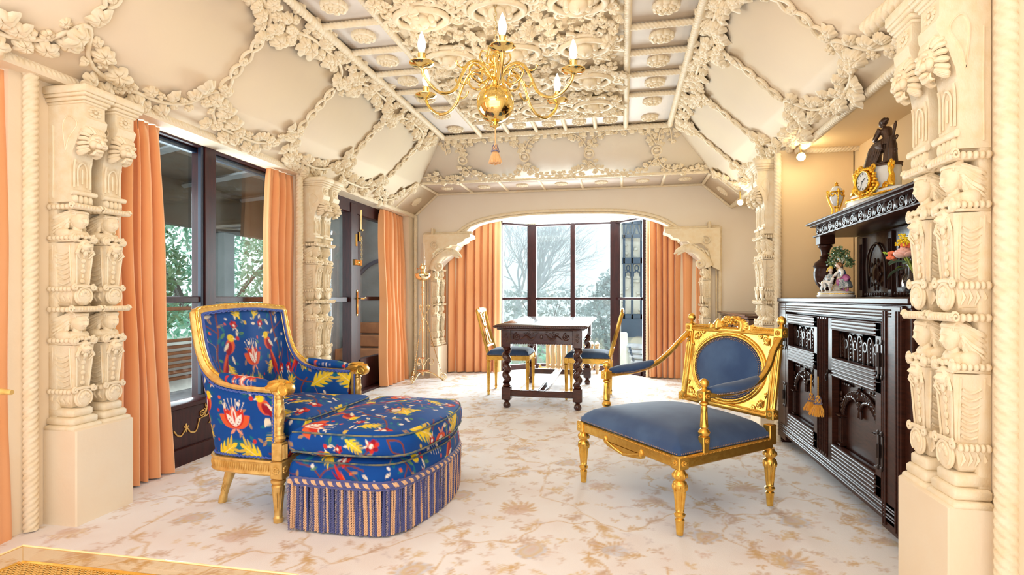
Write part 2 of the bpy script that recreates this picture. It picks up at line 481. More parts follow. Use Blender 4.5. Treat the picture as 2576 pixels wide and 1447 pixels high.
class Paint:
    def __init__(s, W, H, res, base, wrap=True):
        s.W, s.H, s.res, s.wrap = W, H, res, wrap
        s.nx, s.ny = int(round(W / res)), int(round(H / res))
        s.A = np.empty((s.ny, s.nx, 3)); s.A[:] = base

    def shape(s, cx, cy, R, fn, col, a=1.0):
        """fn(dx,dy)->mask evaluated in a window of half-size R"""
        k = int(R / s.res) + 2
        ix = int(cx / s.res); iy = int(cy / s.res)
        X = np.arange(ix - k, ix + k + 1); Y = np.arange(iy - k, iy + k + 1)
        DX, DY = np.meshgrid((X + .5) * s.res - cx, (Y + .5) * s.res - cy)
        m = np.clip(fn(DX, DY), 0, 1) * a
        if s.wrap:
            gx, gy = np.meshgrid(X % s.nx, Y % s.ny)
        else:
            ok = (X >= 0) & (X < s.nx); oky = (Y >= 0) & (Y < s.ny)
            m = m[oky][:, ok]; gx, gy = np.meshgrid(X[ok], Y[oky])
            if m.size == 0: return
        s.A[gy, gx] = s.A[gy, gx] * (1 - m[..., None]) + np.array(col) * m[..., None]

    def leaf(s, x, y, L, w, ang, col, a=1.0, lobes=0, soft=1.5, curve=0.0):
        """pointed leaf from (x,y) of length L"""
        ca, sa = math.cos(ang), math.sin(ang)
        cx, cy = x + ca * L / 2, y + sa * L / 2
        sf = s.res * soft

        def fn(dx, dy):
            u = (dx * ca + dy * sa) / L + .5; v = (-dx * sa + dy * ca) - curve * L * (u - u * u) * 2
            wd = w * np.sin(PI * np.clip(u, 0, 1)) ** 0.8
            if lobes:
                wd = wd * (0.55 + 0.45 * np.abs(np.sin(PI * lobes * u)))
            return (wd - np.abs(v)) / sf * ((u > 0) & (u < 1))
        s.shape(cx, cy, L / 2 + w + abs(curve) * L, fn, col, a)

    def disc(s, x, y, rx, col, ry=None, ang=0, a=1.0, soft=1.5):
        ry = rx if ry is None else ry; ca, sa = math.cos(ang), math.sin(ang); sf = s.res * soft

        def fn(dx, dy):
            u = (dx * ca + dy * sa) / rx; v = (-dx * sa + dy * ca) / ry
            return (1 - np.sqrt(u * u + v * v)) * min(rx, ry) / sf
        s.shape(x, y, max(rx, ry), fn, col, a)

    def stroke(s, pts, w0, col, w1=None, a=1.0):
        P = smooth_path([(p[0], p[1], 0) for p in pts], max(8, len(pts) * 8))[:, :2]
        w1 = w0 if w1 is None else w1
        n = len(P)
        for i in range(n - 1):
            p, q = P[i], P[i + 1]; d = np.hypot(*(q - p))
            m = (p + q) / 2; w = w0 + (w1 - w0) * i / n
            e = (q - p) / (d + 1e-9)

            def fn(dx, dy):
                u = dx * e[0] + dy * e[1]; v = np.abs(-dx * e[1] + dy * e[0])
                u = np.maximum(np.abs(u) - d / 2, 0)
                return (w / 2 - np.hypot(u, v)) / s.res + .5
            s.shape(m[0], m[1], d / 2 + w, fn, col, a)

    def sample(s, u, v):
        fx = u / s.res - .5; fy = v / s.res - .5
        ix = np.floor(fx).astype(int); iy = np.floor(fy).astype(int)
        tx = (fx - ix)[..., None]; ty = (fy - iy)[..., None]
        g = lambda a, b: s.A[b % s.ny, a % s.nx]
        return (g(ix, iy) * (1 - tx) + g(ix + 1, iy) * tx) * (1 - ty) + (g(ix, iy + 1) * (1 - tx) + g(ix + 1, iy + 1) * tx) * ty


def srgb(r, g, b):
    return tuple(((c / 255 / 12.92) if c / 255 <= 0.04045 else ((c / 255 + 0.055) / 1.055) ** 2.4) for c in (r, g, b))


def carpet_tile():
    W, H = 1.5, 1.8
    R = random.Random(3)
    P = Paint(W, H, 0.004, srgb(240, 233, 232))
    och, ochl, tan_, gry, blu, pnk = srgb(208, 165, 100), srgb(218, 184, 128), srgb(202, 166, 138), srgb(216, 202, 202), srgb(208, 206, 218), srgb(218, 188, 174)
    # soft blotches
    for _ in range(60):
        P.disc(R.uniform(0, W), R.uniform(0, H), R.uniform(.05, .14), srgb(230, 210, 203), a=.25, soft=20)
    def sprig(x, y, L, a, col):
        P.leaf(x, y, L, L * .13, a, col, .8, lobes=4, soft=2)
        for k in range(3):
            t = .25 + .22 * k
            for sg in (-1, 1):
                P.leaf(x + math.cos(a) * L * t, y + math.sin(a) * L * t, L * .38, L * .09, a + sg * .75, col, .75, lobes=2, soft=2)
    def palmette(x, y, r, a, c1, c2):
        for k in range(-4, 5):
            P.leaf(x, y, r * (1 - .06 * abs(k)), r * .12, a + k * .36, c1, .75, lobes=2, soft=2)
        P.disc(x, y, r * .42, c2, a=.7, soft=3)
        for k in range(6):
            P.leaf(x, y, r * .36, r * .05, a + k * PI / 3, och, .7, soft=2)
        P.disc(x, y, r * .1, tan_, a=.9)
    # winding vines
    for (x0, y0, dx, dy) in ((0, .15, 1.5, .0), (0, 1.05, 1.5, .0), (.3, 0, 0, 1.8), (1.05, 0, 0, 1.8)):
        pts = []
        for i in range(13):
            t = i / 12; w = .09 * math.sin(t * 4 * PI) + .03 * math.sin(t * 14 * PI)
            pts.append((x0 + dx * t + (w if dx == 0 else 0), y0 + dy * t + (w if dy == 0 else 0)))
        P.stroke(pts, .009, och, a=.6)
        for i in range(1, 12):
            x, y = pts[i]
            sprig(x, y, R.uniform(.09, .17), R.uniform(0, 2 * PI), R.choice([och, och, ochl, tan_]))
    for (x, y, r, a) in ((.35, .45, .16, .6), (1.1, .75, .15, 2.4), (.75, 1.35, .17, 1.2), (.1, 1.3, .13, 4.0), (1.35, 1.62, .13, 5.2), (.95, .2, .12, 3.3)):
        palmette(x, y, r, a, R.choice([och, ochl]), R.choice([blu, gry, pnk]))
    for (x, y) in ((.7, .85), (1.32, .33), (.45, 1.66), (.12, .78)):
        for k in range(4):
            P.disc(x, y, .1 - .024 * k, [blu, ochl, gry, pnk][k], ry=.075 - .018 * k, ang=.5, a=.75, soft=3)
        for k in range(12):
            an = k * PI / 6
            P.disc(x + .09 * math.cos(an), y + .07 * math.sin(an), .016, och, a=.6)
    for _ in range(260):
        x, y = R.uniform(0, W), R.uniform(0, H); r = R.uniform(.012, .026)
        c = R.choice([och, ochl, tan_, pnk, tan_, gry]); a0 = R.uniform(0, 6)
        for k in range(R.choice([3, 4, 5])):
            P.leaf(x, y, r * 1.6, r * .42, a0 + k * 2 * PI / 4.5, c, .75, soft=1.5)
    for _ in range(46):
        sprig(R.uniform(0, W), R.uniform(0, H), R.uniform(.07, .15), R.uniform(0, 6.3), R.choice([och, ochl, tan_, pnk]))
    return P


def set_cols(me, cols):
    ca = me.color_attributes.new('Col', 'FLOAT_COLOR', 'POINT')
    a = np.ones((len(me.vertices), 4), np.float32); a[:, :3] = cols
    ca.data.foreach_set('color', a.ravel())


def build_floor():
    P = carpet_tile()
    mm = vcol_mat('woven_carpet', 0.95, 0.25, (260, 0.35), 0.1)
    ys = np.concatenate([np.arange(-0.2, 1.2, 0.05), np.arange(1.2, 3.4, 0.0075), np.arange(3.4, 5.0, 0.012), np.arange(5.0, 7.9, 0.02)])
    xs = np.arange(-3.0, 1.75, 0.0085)
    Y, X = np.meshgrid(ys, xs, indexing='ij')
    Z = fz(Y)
    V = np.stack([X, Y, Z], -1).reshape(-1, 3)
    a = -0.42
    U = X * math.cos(a) - Y * math.sin(a); Vv = X * math.sin(a) + Y * math.cos(a)
    U = U + .012 * np.sin(Y * 37) * np.sin(X * 29); Vv = Vv + .012 * np.sin(X * 41 + 1) * np.sin(Y * 33)
    mb = MB(); mb.add(V, grid_faces(len(ys), len(xs))[:, [0, 3, 2, 1]])
    o = mb.obj('floor', mm, smooth=False)
    set_cols(o.data, P.sample(1.18 * U.ravel(), 1.18 * Vv.ravel()))
    return struct(o)


floor = build_floor()

# ---- left wall
wl = MB()
wl.box((-2.71, 0.45, 1.03), (0.14, 3.3, 2.14))               # behind the camera up to the first pier (mostly out of view)
wl = MB()
wl.box((-2.86, -0.2, 1.03), (0.14, 2.2, 2.2))
wl.box((-2.75, 2.25, 1.03), (0.20, 0.56, 2.10))
wl.box((-2.75, 4.42, 1.03), (0.20, 0.52, 2.10))
wl.box((-2.74, 6.62, 1.08), (0.28, 0.20, 2.10))
wall_left = struct(wl.obj('wall_left', M['plaster']))
# soffit board and beam above the windows
so = MB()
so.box((-2.76, 2.7, 2.09), (0.36, 8.04, 0.06))
struct(so.obj('trim_1', M['plaster']))


def rope_strip(name, pts, r, parent=None, pitch=0.045, strands=4, m='relief', n=18, hand=1, depth=.30):
    mb = MB(); mb.rope(pts, r, r * .92, strands, n, depth, hand=hand)
    o = mb.obj(name, M[m], parent, sharp=60)
    if parent is None: struct(o)
    return o


rope_strip('trim_2', [(XL, -0.9, ZC), (XL, 6.68, ZC)], 0.026, pitch=.036)
rope_strip('trim_3', [(XR, 2.3, ZC), (XR, 4.26, ZC)], 0.026, pitch=.036, hand=-1)
rope_strip('trim_4', [(XR - .02, 4.24, ZC), (1.60, 4.24, ZC)], 0.024, pitch=.05, hand=-1)
rope_strip('trim_14', [(XR, 4.7, ZC), (XR, 6.68, ZC)], 0.026, pitch=.036, hand=-1)
rope_strip('trim_5', [(-2.625, 2.045, 0), (-2.625, 2.045, 2.06)], 0.030, pitch=.042)
rope_strip('trim_6', [(-2.60, 4.14, 0.02), (-2.60, 4.14, 2.06)], 0.030, pitch=.042)
rope_strip('trim_7', [(-2.565, 6.66, 0.06), (-2.565, 6.66, 2.09)], 0.024, pitch=.038)
rope_strip('trim_8', [(1.058, 1.80, -.02), (1.058, 1.80, 2.5)], 0.031, pitch=.042, hand=-1)
rope_strip('trim_9', [(1.09, 4.275, 0.03), (1.09, 4.275, 2.08)], 0.026, pitch=.042, hand=-1)
# the cornice rope breaks forward over the near right-hand columns
rope_strip('trim_10', [(0.90, 2.30, 2.06), (0.985, 1.95, 2.10), (1.05, 1.6, 2.14)], 0.034, pitch=.05, hand=-1)

# ---- right wall with the two alcoves
wr = MB()
wr.box((1.65, 3.45, 1.08), (0.10, 2.6, 2.2))                 # back of the first alcove
wall_right = MB()
pier = struct(wr.obj('wall_right', M['yellow']))
pm = MB(); pm.box((1.42, 1.60, 1.30), (0.70, 1.25, 2.72)); struct(pm.obj('trim_16', M['plaster']))
fp = MB(); fp.box((1.35, 4.48, 1.08), (0.48, 0.36, 2.06))
struct(fp.obj('trim_11', M['yellow']))
al = MB(); al.box((1.65, 5.7, 1.08), (0.10, 2.1, 2.2))
struct(al.obj('trim_12', M['plaster']))
# alcove soffits
s1 = MB(); s1.box((1.45, 3.2, 2.135), (0.46, 7.2, 0.07))
struct(s1.obj('trim_13', M['yellow']))

# ---- back wall with the arched opening of the bay
ARCH = [(-2.33, 0.0), (-2.33, 1.30), (-2.28, 1.45), (-2.16, 1.56), (-2.04, 1.68), (-1.95, 1.82), (-1.86, 1.93), (-1.72, 1.995), (-1.48, 2.035), (-1.20, 2.06), (-0.85, 2.072), (-0.50, 2.07),
        (-0.10, 2.05), (0.20, 2.015), (0.42, 1.95), (0.56, 1.86), (0.64, 1.74), (0.74, 1.60), (0.86, 1.50), (0.95, 1.40), (0.97, 1.25), (0.97, 0.0)]
arch_sm = [tuple(p) for p in smooth_path([(x, z, 0) for x, z in ARCH[1:-1]], 40)[:, :2]]
arch_in = [ARCH[0]] + arch_sm + [ARCH[-1]]


def back_wall():
    mb = MB()
    top = []
    for x, z in arch_in:
        if x <= BX0: tz = ZC + (x - XL) * (BZ - ZC) / (BX0 - XL)
        elif x >= BX1: tz = BZ
        else: tz = BZ + .02
        top.append((x, tz))
    y0, y1 = YB, YB + .22
    n = len(arch_in)
    # wall over the arch as strips front and back and the reveal
    V = []
    for (x, z), (tx, tz) in zip(arch_in, top):
        V += [(x, y0, z), (x, y0, tz), (x, y1, z), (x, y1, tz)]
    F = []
    for i in range(n - 1):
        a, b = 4 * i, 4 * (i + 1)
        if abs(arch_in[i][0] - arch_in[i + 1][0]) > 1e-6:
            F.append((a, b, b + 1, a + 1)); F.append((a + 2, a + 3, b + 3, b + 2))
        F.append((a, a + 2, b + 2, b))
    mb.add(V, F)
    mb.box((-2.565, YB + .11, 1.24), (0.47, .22, 2.5))
    mb.box((1.335, YB + .11, 1.24), (0.73, .22, 2.5))
    return struct(mb.obj('wall_back', M['back_wall'], sharp=30))


wall_back = back_wall()
# moulded rope around the arch
ap = smooth_path([(x, YB - .012, z) for x, z in [(-2.09, 1.80), (-2.02, 1.87), (-1.86, 1.975), (-1.60, 2.05), (-1.20, 2.095), (-0.85, 2.105), (-0.45, 2.10), (-0.05, 2.085), (0.22, 2.045), (0.45, 1.975), (0.62, 1.87), (0.70, 1.81)]], 60)
am = MB(); am.rope(ap, 0.020, .034, 2, 8, .25)
am.tube([(p[0], YB + .0, p[2] - .032 - 0) for p in ap], 0.014, 8)
am.obj('arch_rope', M['relief'], wall_back, sharp=60)

# ---- bay: walls, ceiling
by = MB()
by.prism([(-2.5, 6.92), (-2.5, 7.0), (-1.64, 7.34), (-1.62, 7.26)], 0.0, 2.12)
by.prism([(1.15, 6.92), (1.15, 7.0), (0.30, 7.16), (0.28, 7.08)], 0.0, 2.12)
struct(by.obj('wall_bay', M['plaster']))
bc = MB(); bc.box((-0.68, 7.28, 2.12), (3.4, 0.76, 0.05))
bc.box((-0.68, 7.30, 2.085), (1.5, 0.10, 0.03))
struct(bc.obj('ceiling_bay', M['white']))
BAY = [(-1.60, 7.28), (-1.225, 7.61), (-0.095, 7.53), (0.27, 7.12)]
rb = MB()
rb.rope([(x, y - .05, 2.075) for x, y in BAY], .014, .03, 2, 8, .25)
rb.rope([(-1.64, 7.22, .07), (-1.64, 7.22, 2.08)], .020, .034, 2, 8, .25)
rb.rope([(0.30, 7.05, .07), (0.30, 7.05, 2.08)], .020, .034, 2, 8, .25)
struct(rb.obj('trim_15', M['relief'], sharp=60))

# ---- ceiling: coves, flat, coffered border
k = (ZT - ZC) / (PL - XL)


def slab(V, name, m, t=.03):
    """polygon with thickness"""
    V = [Vector(v) for v in V]
    nrm = (V[1] - V[0]).cross(V[2] - V[1]).normalized()
    if nrm.z < 0: nrm = -nrm
    mb = MB(); n = len(V)
    mb.add([tuple(v) for v in V] + [tuple(v + nrm * t) for v in V], [(i, (i + 1) % n, n + (i + 1) % n, n + i) for i in range(n)],
           [list(range(n))[::-1], list(range(n, 2 * n))])
    return struct(mb.obj(name, m, smooth=False))


cove_l = slab([(XL, YF, ZC), (PL, YF, ZT), (PL, PY, ZT), (BX0, 6.07, BZ), (BX0, YB, BZ), (XL, YB, ZC)], 'ceiling_left', M['cove'])
cove_r = slab([(XR, YF, ZC), (PR, YF, ZT), (PR, PY, ZT), (BX1, 6.07, BZ), (BX1, YB, BZ), (XR, YB, ZC)], 'ceiling_right', M['cove'])
cove_b = slab([(PL, PY, ZT), (PR, PY, ZT), (BX1, 6.07, BZ), (BX0, 6.07, BZ)], 'ceiling_back', M['back_wall'])
soff_b = slab([(BX0, 6.07, BZ), (BX1, 6.07, BZ), (BX1, YB, BZ), (BX0, YB, BZ)], 'ceiling_soffit', M['coffer'])
flat = slab([(PL, YF, ZT), (PR, YF, ZT), (PR, PY, ZT), (PL, PY, ZT)], 'ceiling', M['coffer'])

IL, IR, IY = -1.42, 0.03, 5.12     # inner edges of the coffered border
side_ys = [5.12, 4.68, 4.26, 3.88, 3.505, 3.13, 2.755, 2.38, 2.0, 1.6]
# shallow raised frame under the ropes
rb = MB()
rb.rope([(PL + .02, 0.3, ZT - .03), (PL + .02, PY - .02, ZT - .03), (PR - .02, PY - .02, ZT - .03), (PR - .02, 0.3, ZT - .03)], .027, .030, 4, 16, .3)
rb.rope([(IL, 0.3, ZT - .028), (IL, PY - .03, ZT - .028)], .024, .028, 4, 16, .3)
rb.rope([(IR, 0.3, ZT - .028), (IR, PY - .03, ZT - .028)], .024, .028, 4, 16, .3)
rb.rope([(IL, IY, ZT - .028), (IR, IY, ZT - .028)], .020, .025, 4, 16, .3)
rb.obj('border_rope', M['relief'], flat, sharp=60)


def rib(p, q, r=.021):
    mb = MB(); mb.rope([p, q], r, .025, 4, 16, .3)
    return mb.obj('rib', M['relief'], flat, sharp=60)


for y in side_ys[1:]:
    rib((PL + .03, y, ZT - .022), (IL, y, ZT - .022)); rib((IR, y, ZT - .022), (PR - .03, y, ZT - .022))
far_x = [IL + (IR - IL) * i / 5 for i in range(1, 5)]
for x in far_x: rib((x, IY, ZT - .022), (x, PY - .03, ZT - .022), .019)


def rosette_mesh(r=.078, h=.036, n=64, seed=1):
    """a carved rose: three tiers of petals over a disc"""
    th = np.linspace(0, 2 * PI, n, endpoint=False)
    rings = [(1.00, 0.0), (1.04, .35), (.98, .72), (.80, .80), (.74, .52), (.70, .62), (.62, .95), (.46, .98), (.40, .66), (.36, .78), (.27, 1.08), (.17, 1.02), (.14, .8), (.10, 1.15), (.02, 1.22)]
    V = []
    for i, (q, z) in enumerate(rings):
        ph = 0 if i < 5 else (.35 if i < 9 else 0)
        kf = 9 if i < 5 else (8 if i < 9 else 5)
        c = np.abs(np.cos(kf / 2 * (th + ph)))
        rr = r * q * (1 - .10 * (1 - c) ** 2 * (1 if 0 < i < 12 else 0)) * np.where(c < .18, .93, 1)
        zz = -h * z * (.72 + .28 * c ** .5) if 1 < i < 12 else np.full(n, -h * z)
        V.append(np.stack([rr * np.cos(th), rr * np.sin(th), zz], -1))
    mb = MB(); mb.add(np.array(V).reshape(-1, 3), grid_faces(len(rings), n, wv=True))
    me = mb.mesh('rosette', sharp=50); me.materials.append(M['relief'])
    return me


ros = rosette_mesh()
ys_mid = [(side_ys[i] + side_ys[i + 1]) / 2 for i in range(len(side_ys) - 1)]
for y in ys_mid + [5.33]:
    for x in ((PL + IL) / 2, (PR + IR) / 2):
        link('rosette', ros, flat, mw=T(x, y, ZT) @ rotm('Z', rnd.uniform(0, 6)))
for i in range(5):
    link('rosette', ros, flat, mw=T(IL + (IR - IL) * (i + .5) / 5, 5.33, ZT) @ rotm('Z', rnd.uniform(0, 6)) @ Sc(.85, .85, 1))

# back soffit strip: ribs and flat roses
rs2 = rosette_mesh(.072, .024)
nb = 7
for i in range(1, nb):
    x = BX0 + (BX1 - BX0) * i / nb
    mb = MB(); mb.tube([(x, 6.10, BZ - .004), (x, YB - .03, BZ - .004)], .016, 8); mb.obj('rib', M['relief'], soff_b)
for i in range(nb):
    x = BX0 + (BX1 - BX0) * (i + .5) / nb
    link('rosette', rs2, soff_b, mw=T(x, 6.36, BZ))
mb = MB()
mb.rope([(XL + .02, YB - .02, ZC), (BX0, YB - .02, BZ - .01), (BX1, YB - .02, BZ - .01), (XR - .02, YB - .02, ZC)], .017, .034, 2, 8, .25)
mb.rope([(BX0 + .02, 6.07, BZ), (BX1 - .02, 6.07, BZ)], .020, .034, 2, 8, .25)
mb.rope([(BX0, 6.07, BZ), (XL + .01, 6.07, ZC + .01)], .016, .034, 2, 8, .25)
mb.rope([(BX1, 6.07, BZ), (XR - .01, 6.07, ZC + .01)], .016, .034, 2, 8, .25)
mb.tube([(BX0, 6.07, BZ - .01), (BX0, YB, BZ - .01)], .018, 8)
mb.tube([(BX1, 6.07, BZ - .01), (BX1, YB, BZ - .01)], .018, 8)
mb.obj('soffit_rope', M['relief'], soff_b, sharp=60)


# ---- local frames of the three coves: (u along, t up the slope, n off the surface, into the room)
def frame_l(u, t, n=0):
    L = Vector((PL - XL, 0, ZT - ZC)); nn = Vector((L.z, 0, -L.x)).normalized()
    return Vector((XL, u, ZC)) + L * t + nn * n


def frame_r(u, t, n=0):
    L = Vector((PR - XR, 0, ZT - ZC)); nn = Vector((-L.z * 1, 0, L.x)).normalized()
    return Vector((XR, u, ZC)) + L * t + nn * n


def frame_b(u, t, n=0):
    L = Vector((0, PY - 6.07, ZT - BZ)); nn = Vector((0, -L.z, L.y)).normalized()
    return Vector((u, 6.07, BZ)) + L * t + nn * n


def orient(fr, u, t, ang, n=.0, s=1.0):
    p = fr(u, t, n); e1 = (fr(u + .01, t) - fr(u, t)).normalized(); e2 = (fr(u, t + .01) - fr(u, t)).normalized()
    nn = (fr(u, t, .01) - fr(u, t, 0)).normalized()
    a = e1 * math.cos(ang) + e2 * math.sin(ang); b = nn.cross(a)
    m = Matrix((a, b, nn)).transposed().to_4x4(); m.translation = p
    return m @ Sc(s)


def leaf_mesh(L=.10, lobes=5, seed=0, lift=.02, vein=True):
    """a carved vine leaf lying in XY, tip along +X: rounded lobes, sunk veins, curled rim"""
    R = random.Random(seed); p0 = R.uniform(-.2, .2)
    n = 40; rings = 5
    V = [(L * .42, 0, lift * .75)]
    for j in range(1, rings + 1):
        q = j / rings
        for i in range(n):
            a = 2 * PI * i / n
            c = abs(math.cos(lobes * (a - p0 * 0) / 2))            # 1 on a lobe axis, 0 between lobes
            out = .66 + .34 * c ** .7 + .03 * math.sin(11 * a + seed)
            w = q ** 1.5
            r = L * .52 * q * ((1 - w) * .85 + w * out) * (1.14 if math.cos(a) > .85 else 1)
            z = lift * (.75 + .55 * math.sin(PI * min(1, q * .95)) - .85 * q ** 3) * (1 - .30 * math.exp(-((1 - c) / .04) ** 2) * (q < 1))
            if q == 1: z = lift * .10 * (1 + .8 * math.sin(3 * a + seed))
            V.append((L * .42 + r * math.cos(a), .90 * r * math.sin(a), max(z, -.002)))
    F = [[0, 1 + i, 1 + (i + 1) % n] for i in range(n)]
    Q = []
    for j in range(rings - 1):
        for i in range(n):
            Q.append((1 + j * n + i, 1 + (j + 1) * n + i, 1 + (j + 1) * n + (i + 1) % n, 1 + j * n + (i + 1) % n))
    mb = MB(); mb.add(V, Q, F)
    me = mb.mesh('leaf', sharp=75); me.materials.append(M['relief'])
    return me


def grapes_mesh(r=.011, seed=0):
    R = random.Random(seed); mb = MB()
    for i in range(8):
        a = i * 2.4; q = .022 * math.sqrt(i / 8)
        mb.ell((q * math.cos(a) + .02, q * math.sin(a), .012 + .006 * (i % 2)), r * R.uniform(.8, 1.1), 7, 5)
    me = mb.mesh('grapes'); me.materials.append(M['relief']); return me


def blossom_mesh(r=.04, seed=0):
    mb = MB()
    for k in range(6):
        a = k * PI / 3
        mb.ell((r * .55 * math.cos(a), r * .55 * math.sin(a), .012), (r * .42, r * .42, .016), 7, 5)
    mb.ell((0, 0, .022), r * .28, 7, 5)
    me = mb.mesh('blossom'); me.materials.append(M['relief']); return me


LEAF = [leaf_mesh(.115, 5, 1, .026), leaf_mesh(.10, 7, 2, .030), leaf_mesh(.09, 5, 3, .022)]
SMALL = [leaf_mesh(.065, 5, 4, .018), leaf_mesh(.06, 3, 5, .02)]
GRAPE = grapes_mesh(); BLOS = blossom_mesh()


def garland(fr, pts, parent, dens=.058, s=1.0, spread=.032, seed=0, stemr=.012, nrm=.0):
    """leaves, grapes and blossoms threaded on a moulded stem along pts [(u,t)], slope length ~1"""
    R = random.Random(seed)
    P = smooth_path([tuple(fr(u, t, .012)) for u, t in pts], len(pts) * 10)
    uv = smooth_path([(u, t, 0) for u, t in pts], len(pts) * 10)[:, :2]
    mb = MB(); mb.rope(P, stemr * s, .05, 2, 7, .25)
    mb.obj('stem', M['relief'], parent, sharp=60)
    L = np.concatenate([[0], np.cumsum(np.linalg.norm(np.diff(P, axis=0), axis=1))])
    d = 0.02; i = 0
    while d < L[-1]:
        u = np.interp(d, L, uv[:, 0]); t = np.interp(d, L, uv[:, 1])
        u2 = np.interp(d + .02, L, uv[:, 0]); t2 = np.interp(d + .02, L, uv[:, 1])
        # physical direction
        e = fr(u2, t2) - fr(u, t)
        eu = (fr(u + .01, t) - fr(u, t)).normalized(); et = (fr(u, t + .01) - fr(u, t)).normalized()
        ang = math.atan2(e.dot(et), e.dot(eu))
        tl = (fr(u, t + .01) - fr(u, t)).length / .01
        side = 1 if i % 2 else -1
        kind = R.random()
        if kind < .60: me, nm = R.choice(LEAF), 'leaf'
        elif kind < .74: me, nm = BLOS, 'blossom'
        elif kind < .86: me, nm = GRAPE, 'grapes'
        else: me, nm = R.choice(SMALL), 'leaf'
        off = spread * s * side * R.uniform(.2, 1)
        pu = u - math.sin(ang) * off; pt = t + math.cos(ang) * off / tl
        m = orient(fr, pu, pt, ang + side * R.uniform(.4, 1.3), .004 + nrm, s * R.uniform(.85, 1.15)) @ rotm('Y', R.uniform(-.35, .1)) @ rotm('X', R.uniform(-.3, .3))
        link(nm, me, parent, mw=m)
        d += dens * s * R.uniform(.8, 1.15); i += 1


def strap(fr, u, t0, t1, parent, w=.032, u1=None):
    """pierced strap of linked loops filled with leaves"""
    u1 = u if u1 is None else u1
    mb = MB(); n = 40
    for sg in (1, -1):
        pts = []
        for i in range(n + 1):
            q = i / n; a = q * 4 * PI
            pts.append(fr(u + (u1 - u) * q + sg * w * (.25 + .75 * abs(math.sin(a))), t0 + (t1 - t0) * q, .012))
        mb.tube([tuple(p) for p in pts], .010, 6)
    mb.obj('strap', M['relief'], parent)
    for j in range(4):
        q = (j + .5) / 4
        m = orient(fr, u + (u1 - u) * q, t0 + (t1 - t0) * q - .03, PI / 2 + rnd.uniform(-.4, .4), .006, .8)
        link('leaf' if j % 2 else 'blossom', SMALL[0] if j % 2 else BLOS, parent, mw=m)


def scallop(us, tc, tl):
    """points cusp - sag - cusp"""
    out = []
    for a, b in zip(us[:-1], us[1:]):
        for q in (0, .12, .28, .5, .72, .88):
            out.append((a + (b - a) * q, tc + (tl - tc) * (1 - (2 * q - 1) ** 4 if 0 < q < 1 else 0) ** 1.0))
    out.append((us[-1], tc))
    return out


cus = [2.09 + .81 * i for i in range(-1, 5)]
for fr, par, sd in ((frame_l, cove_l, 0), (frame_r, cove_r, 50)):
    garland(fr, scallop(cus, .30, .09), par, dens=.040, s=1.0, seed=1 + sd)
    garland(fr, scallop([c - .0 for c in cus], .745, .91)[4:], par, dens=.042, s=1.0, seed=2 + sd)
    garland(fr, [(5.33, .30), (5.42, .14), (5.60, .06), (5.78, .10), (5.92, .25), (5.97, .42)], par, dens=.045, s=1.0, seed=3 + sd)
    for c in cus[1:]:
        strap(fr, c + .02, .32, .73, par, u1=c - .03)
    # thick clusters along the top edge, one between each pair of scallops
    R = random.Random(9 + sd)
    for c in np.arange(1.9, 5.5, .09):
        for _ in range(1):
            m = orient(fr, c + R.uniform(-.02, .02), .965 + R.uniform(-.03, .02), R.uniform(0, 6), .012, R.uniform(.8, 1.1))
            link('leaf', LEAF[R.randrange(3)], par, mw=m)
    # round leafy bosses on the dense corners
    for c in cus[1:]:
        for q in range(7):
            m = orient(fr, c + R.uniform(-.12, .12), .86 + R.uniform(-.07, .05), R.uniform(0, 6), .02, R.uniform(.8, 1.1))
            link('leaf' if q % 2 else 'blossom', LEAF[R.randrange(3)] if q % 2 else BLOS, par, mw=m)
    # small rose on the lowest bay of the slope
    u0 = orient(fr, 6.38, .2, 0, .0, 1.0)
    link('rosette', rs2, par, mw=u0 @ rotm('X', PI))

# back cove
bcs = [-1.70 + .68 * i for i in range(4)]
garland(frame_b, [(-2.2, .16)] + scallop([-2.12] + bcs + [.92], .34, .08)[1:-1] + [(.93, .2)], cove_b, dens=.050, s=.66, seed=11, spread=.04)
garland(frame_b, scallop([-1.86] + bcs + [.48], .62, .93), cove_b, dens=.050, s=.66, seed=12, spread=.04)
for c in bcs:
    mb = MB(); mb.tube([tuple(frame_b(c + .045 * math.cos(a), .49 + .085 * math.sin(a), .008)) for a in np.linspace(0, 2 * PI, 25)[:-1]], .011, 6, closed=True)
    mb.ell(tuple(frame_b(c, .49, -.004)), (.035, .035, .02), 10, 6)
    mb.obj('ring', M['relief'], cove_b)
# row of little brackets below the far edge
br = MB()
br.add(*[[(-.022, 0, 0), (.022, 0, 0), (.022, -.03, 0), (-.022, -.03, 0), (-.018, 0, -.075), (.018, 0, -.075), (.018, -.012, -.075), (-.018, -.012, -.075)]],
       [(0, 1, 2, 3), (4, 7, 6, 5), (0, 4, 5, 1), (1, 5, 6, 2), (2, 6, 7, 3), (3, 7, 4, 0)])
br.ell((0, -.026, -.03), (.017, .014, .020), 8, 6)
brm = br.mesh('bracket'); brm.materials.append(M['relief'])
x = PL + .06
i = 0
while x < PR - .04:
    if i % 6 < 4: link('bracket', brm, cove_b, mw=T(x, PY + .015, ZT - .01))
    x += .078; i += 1


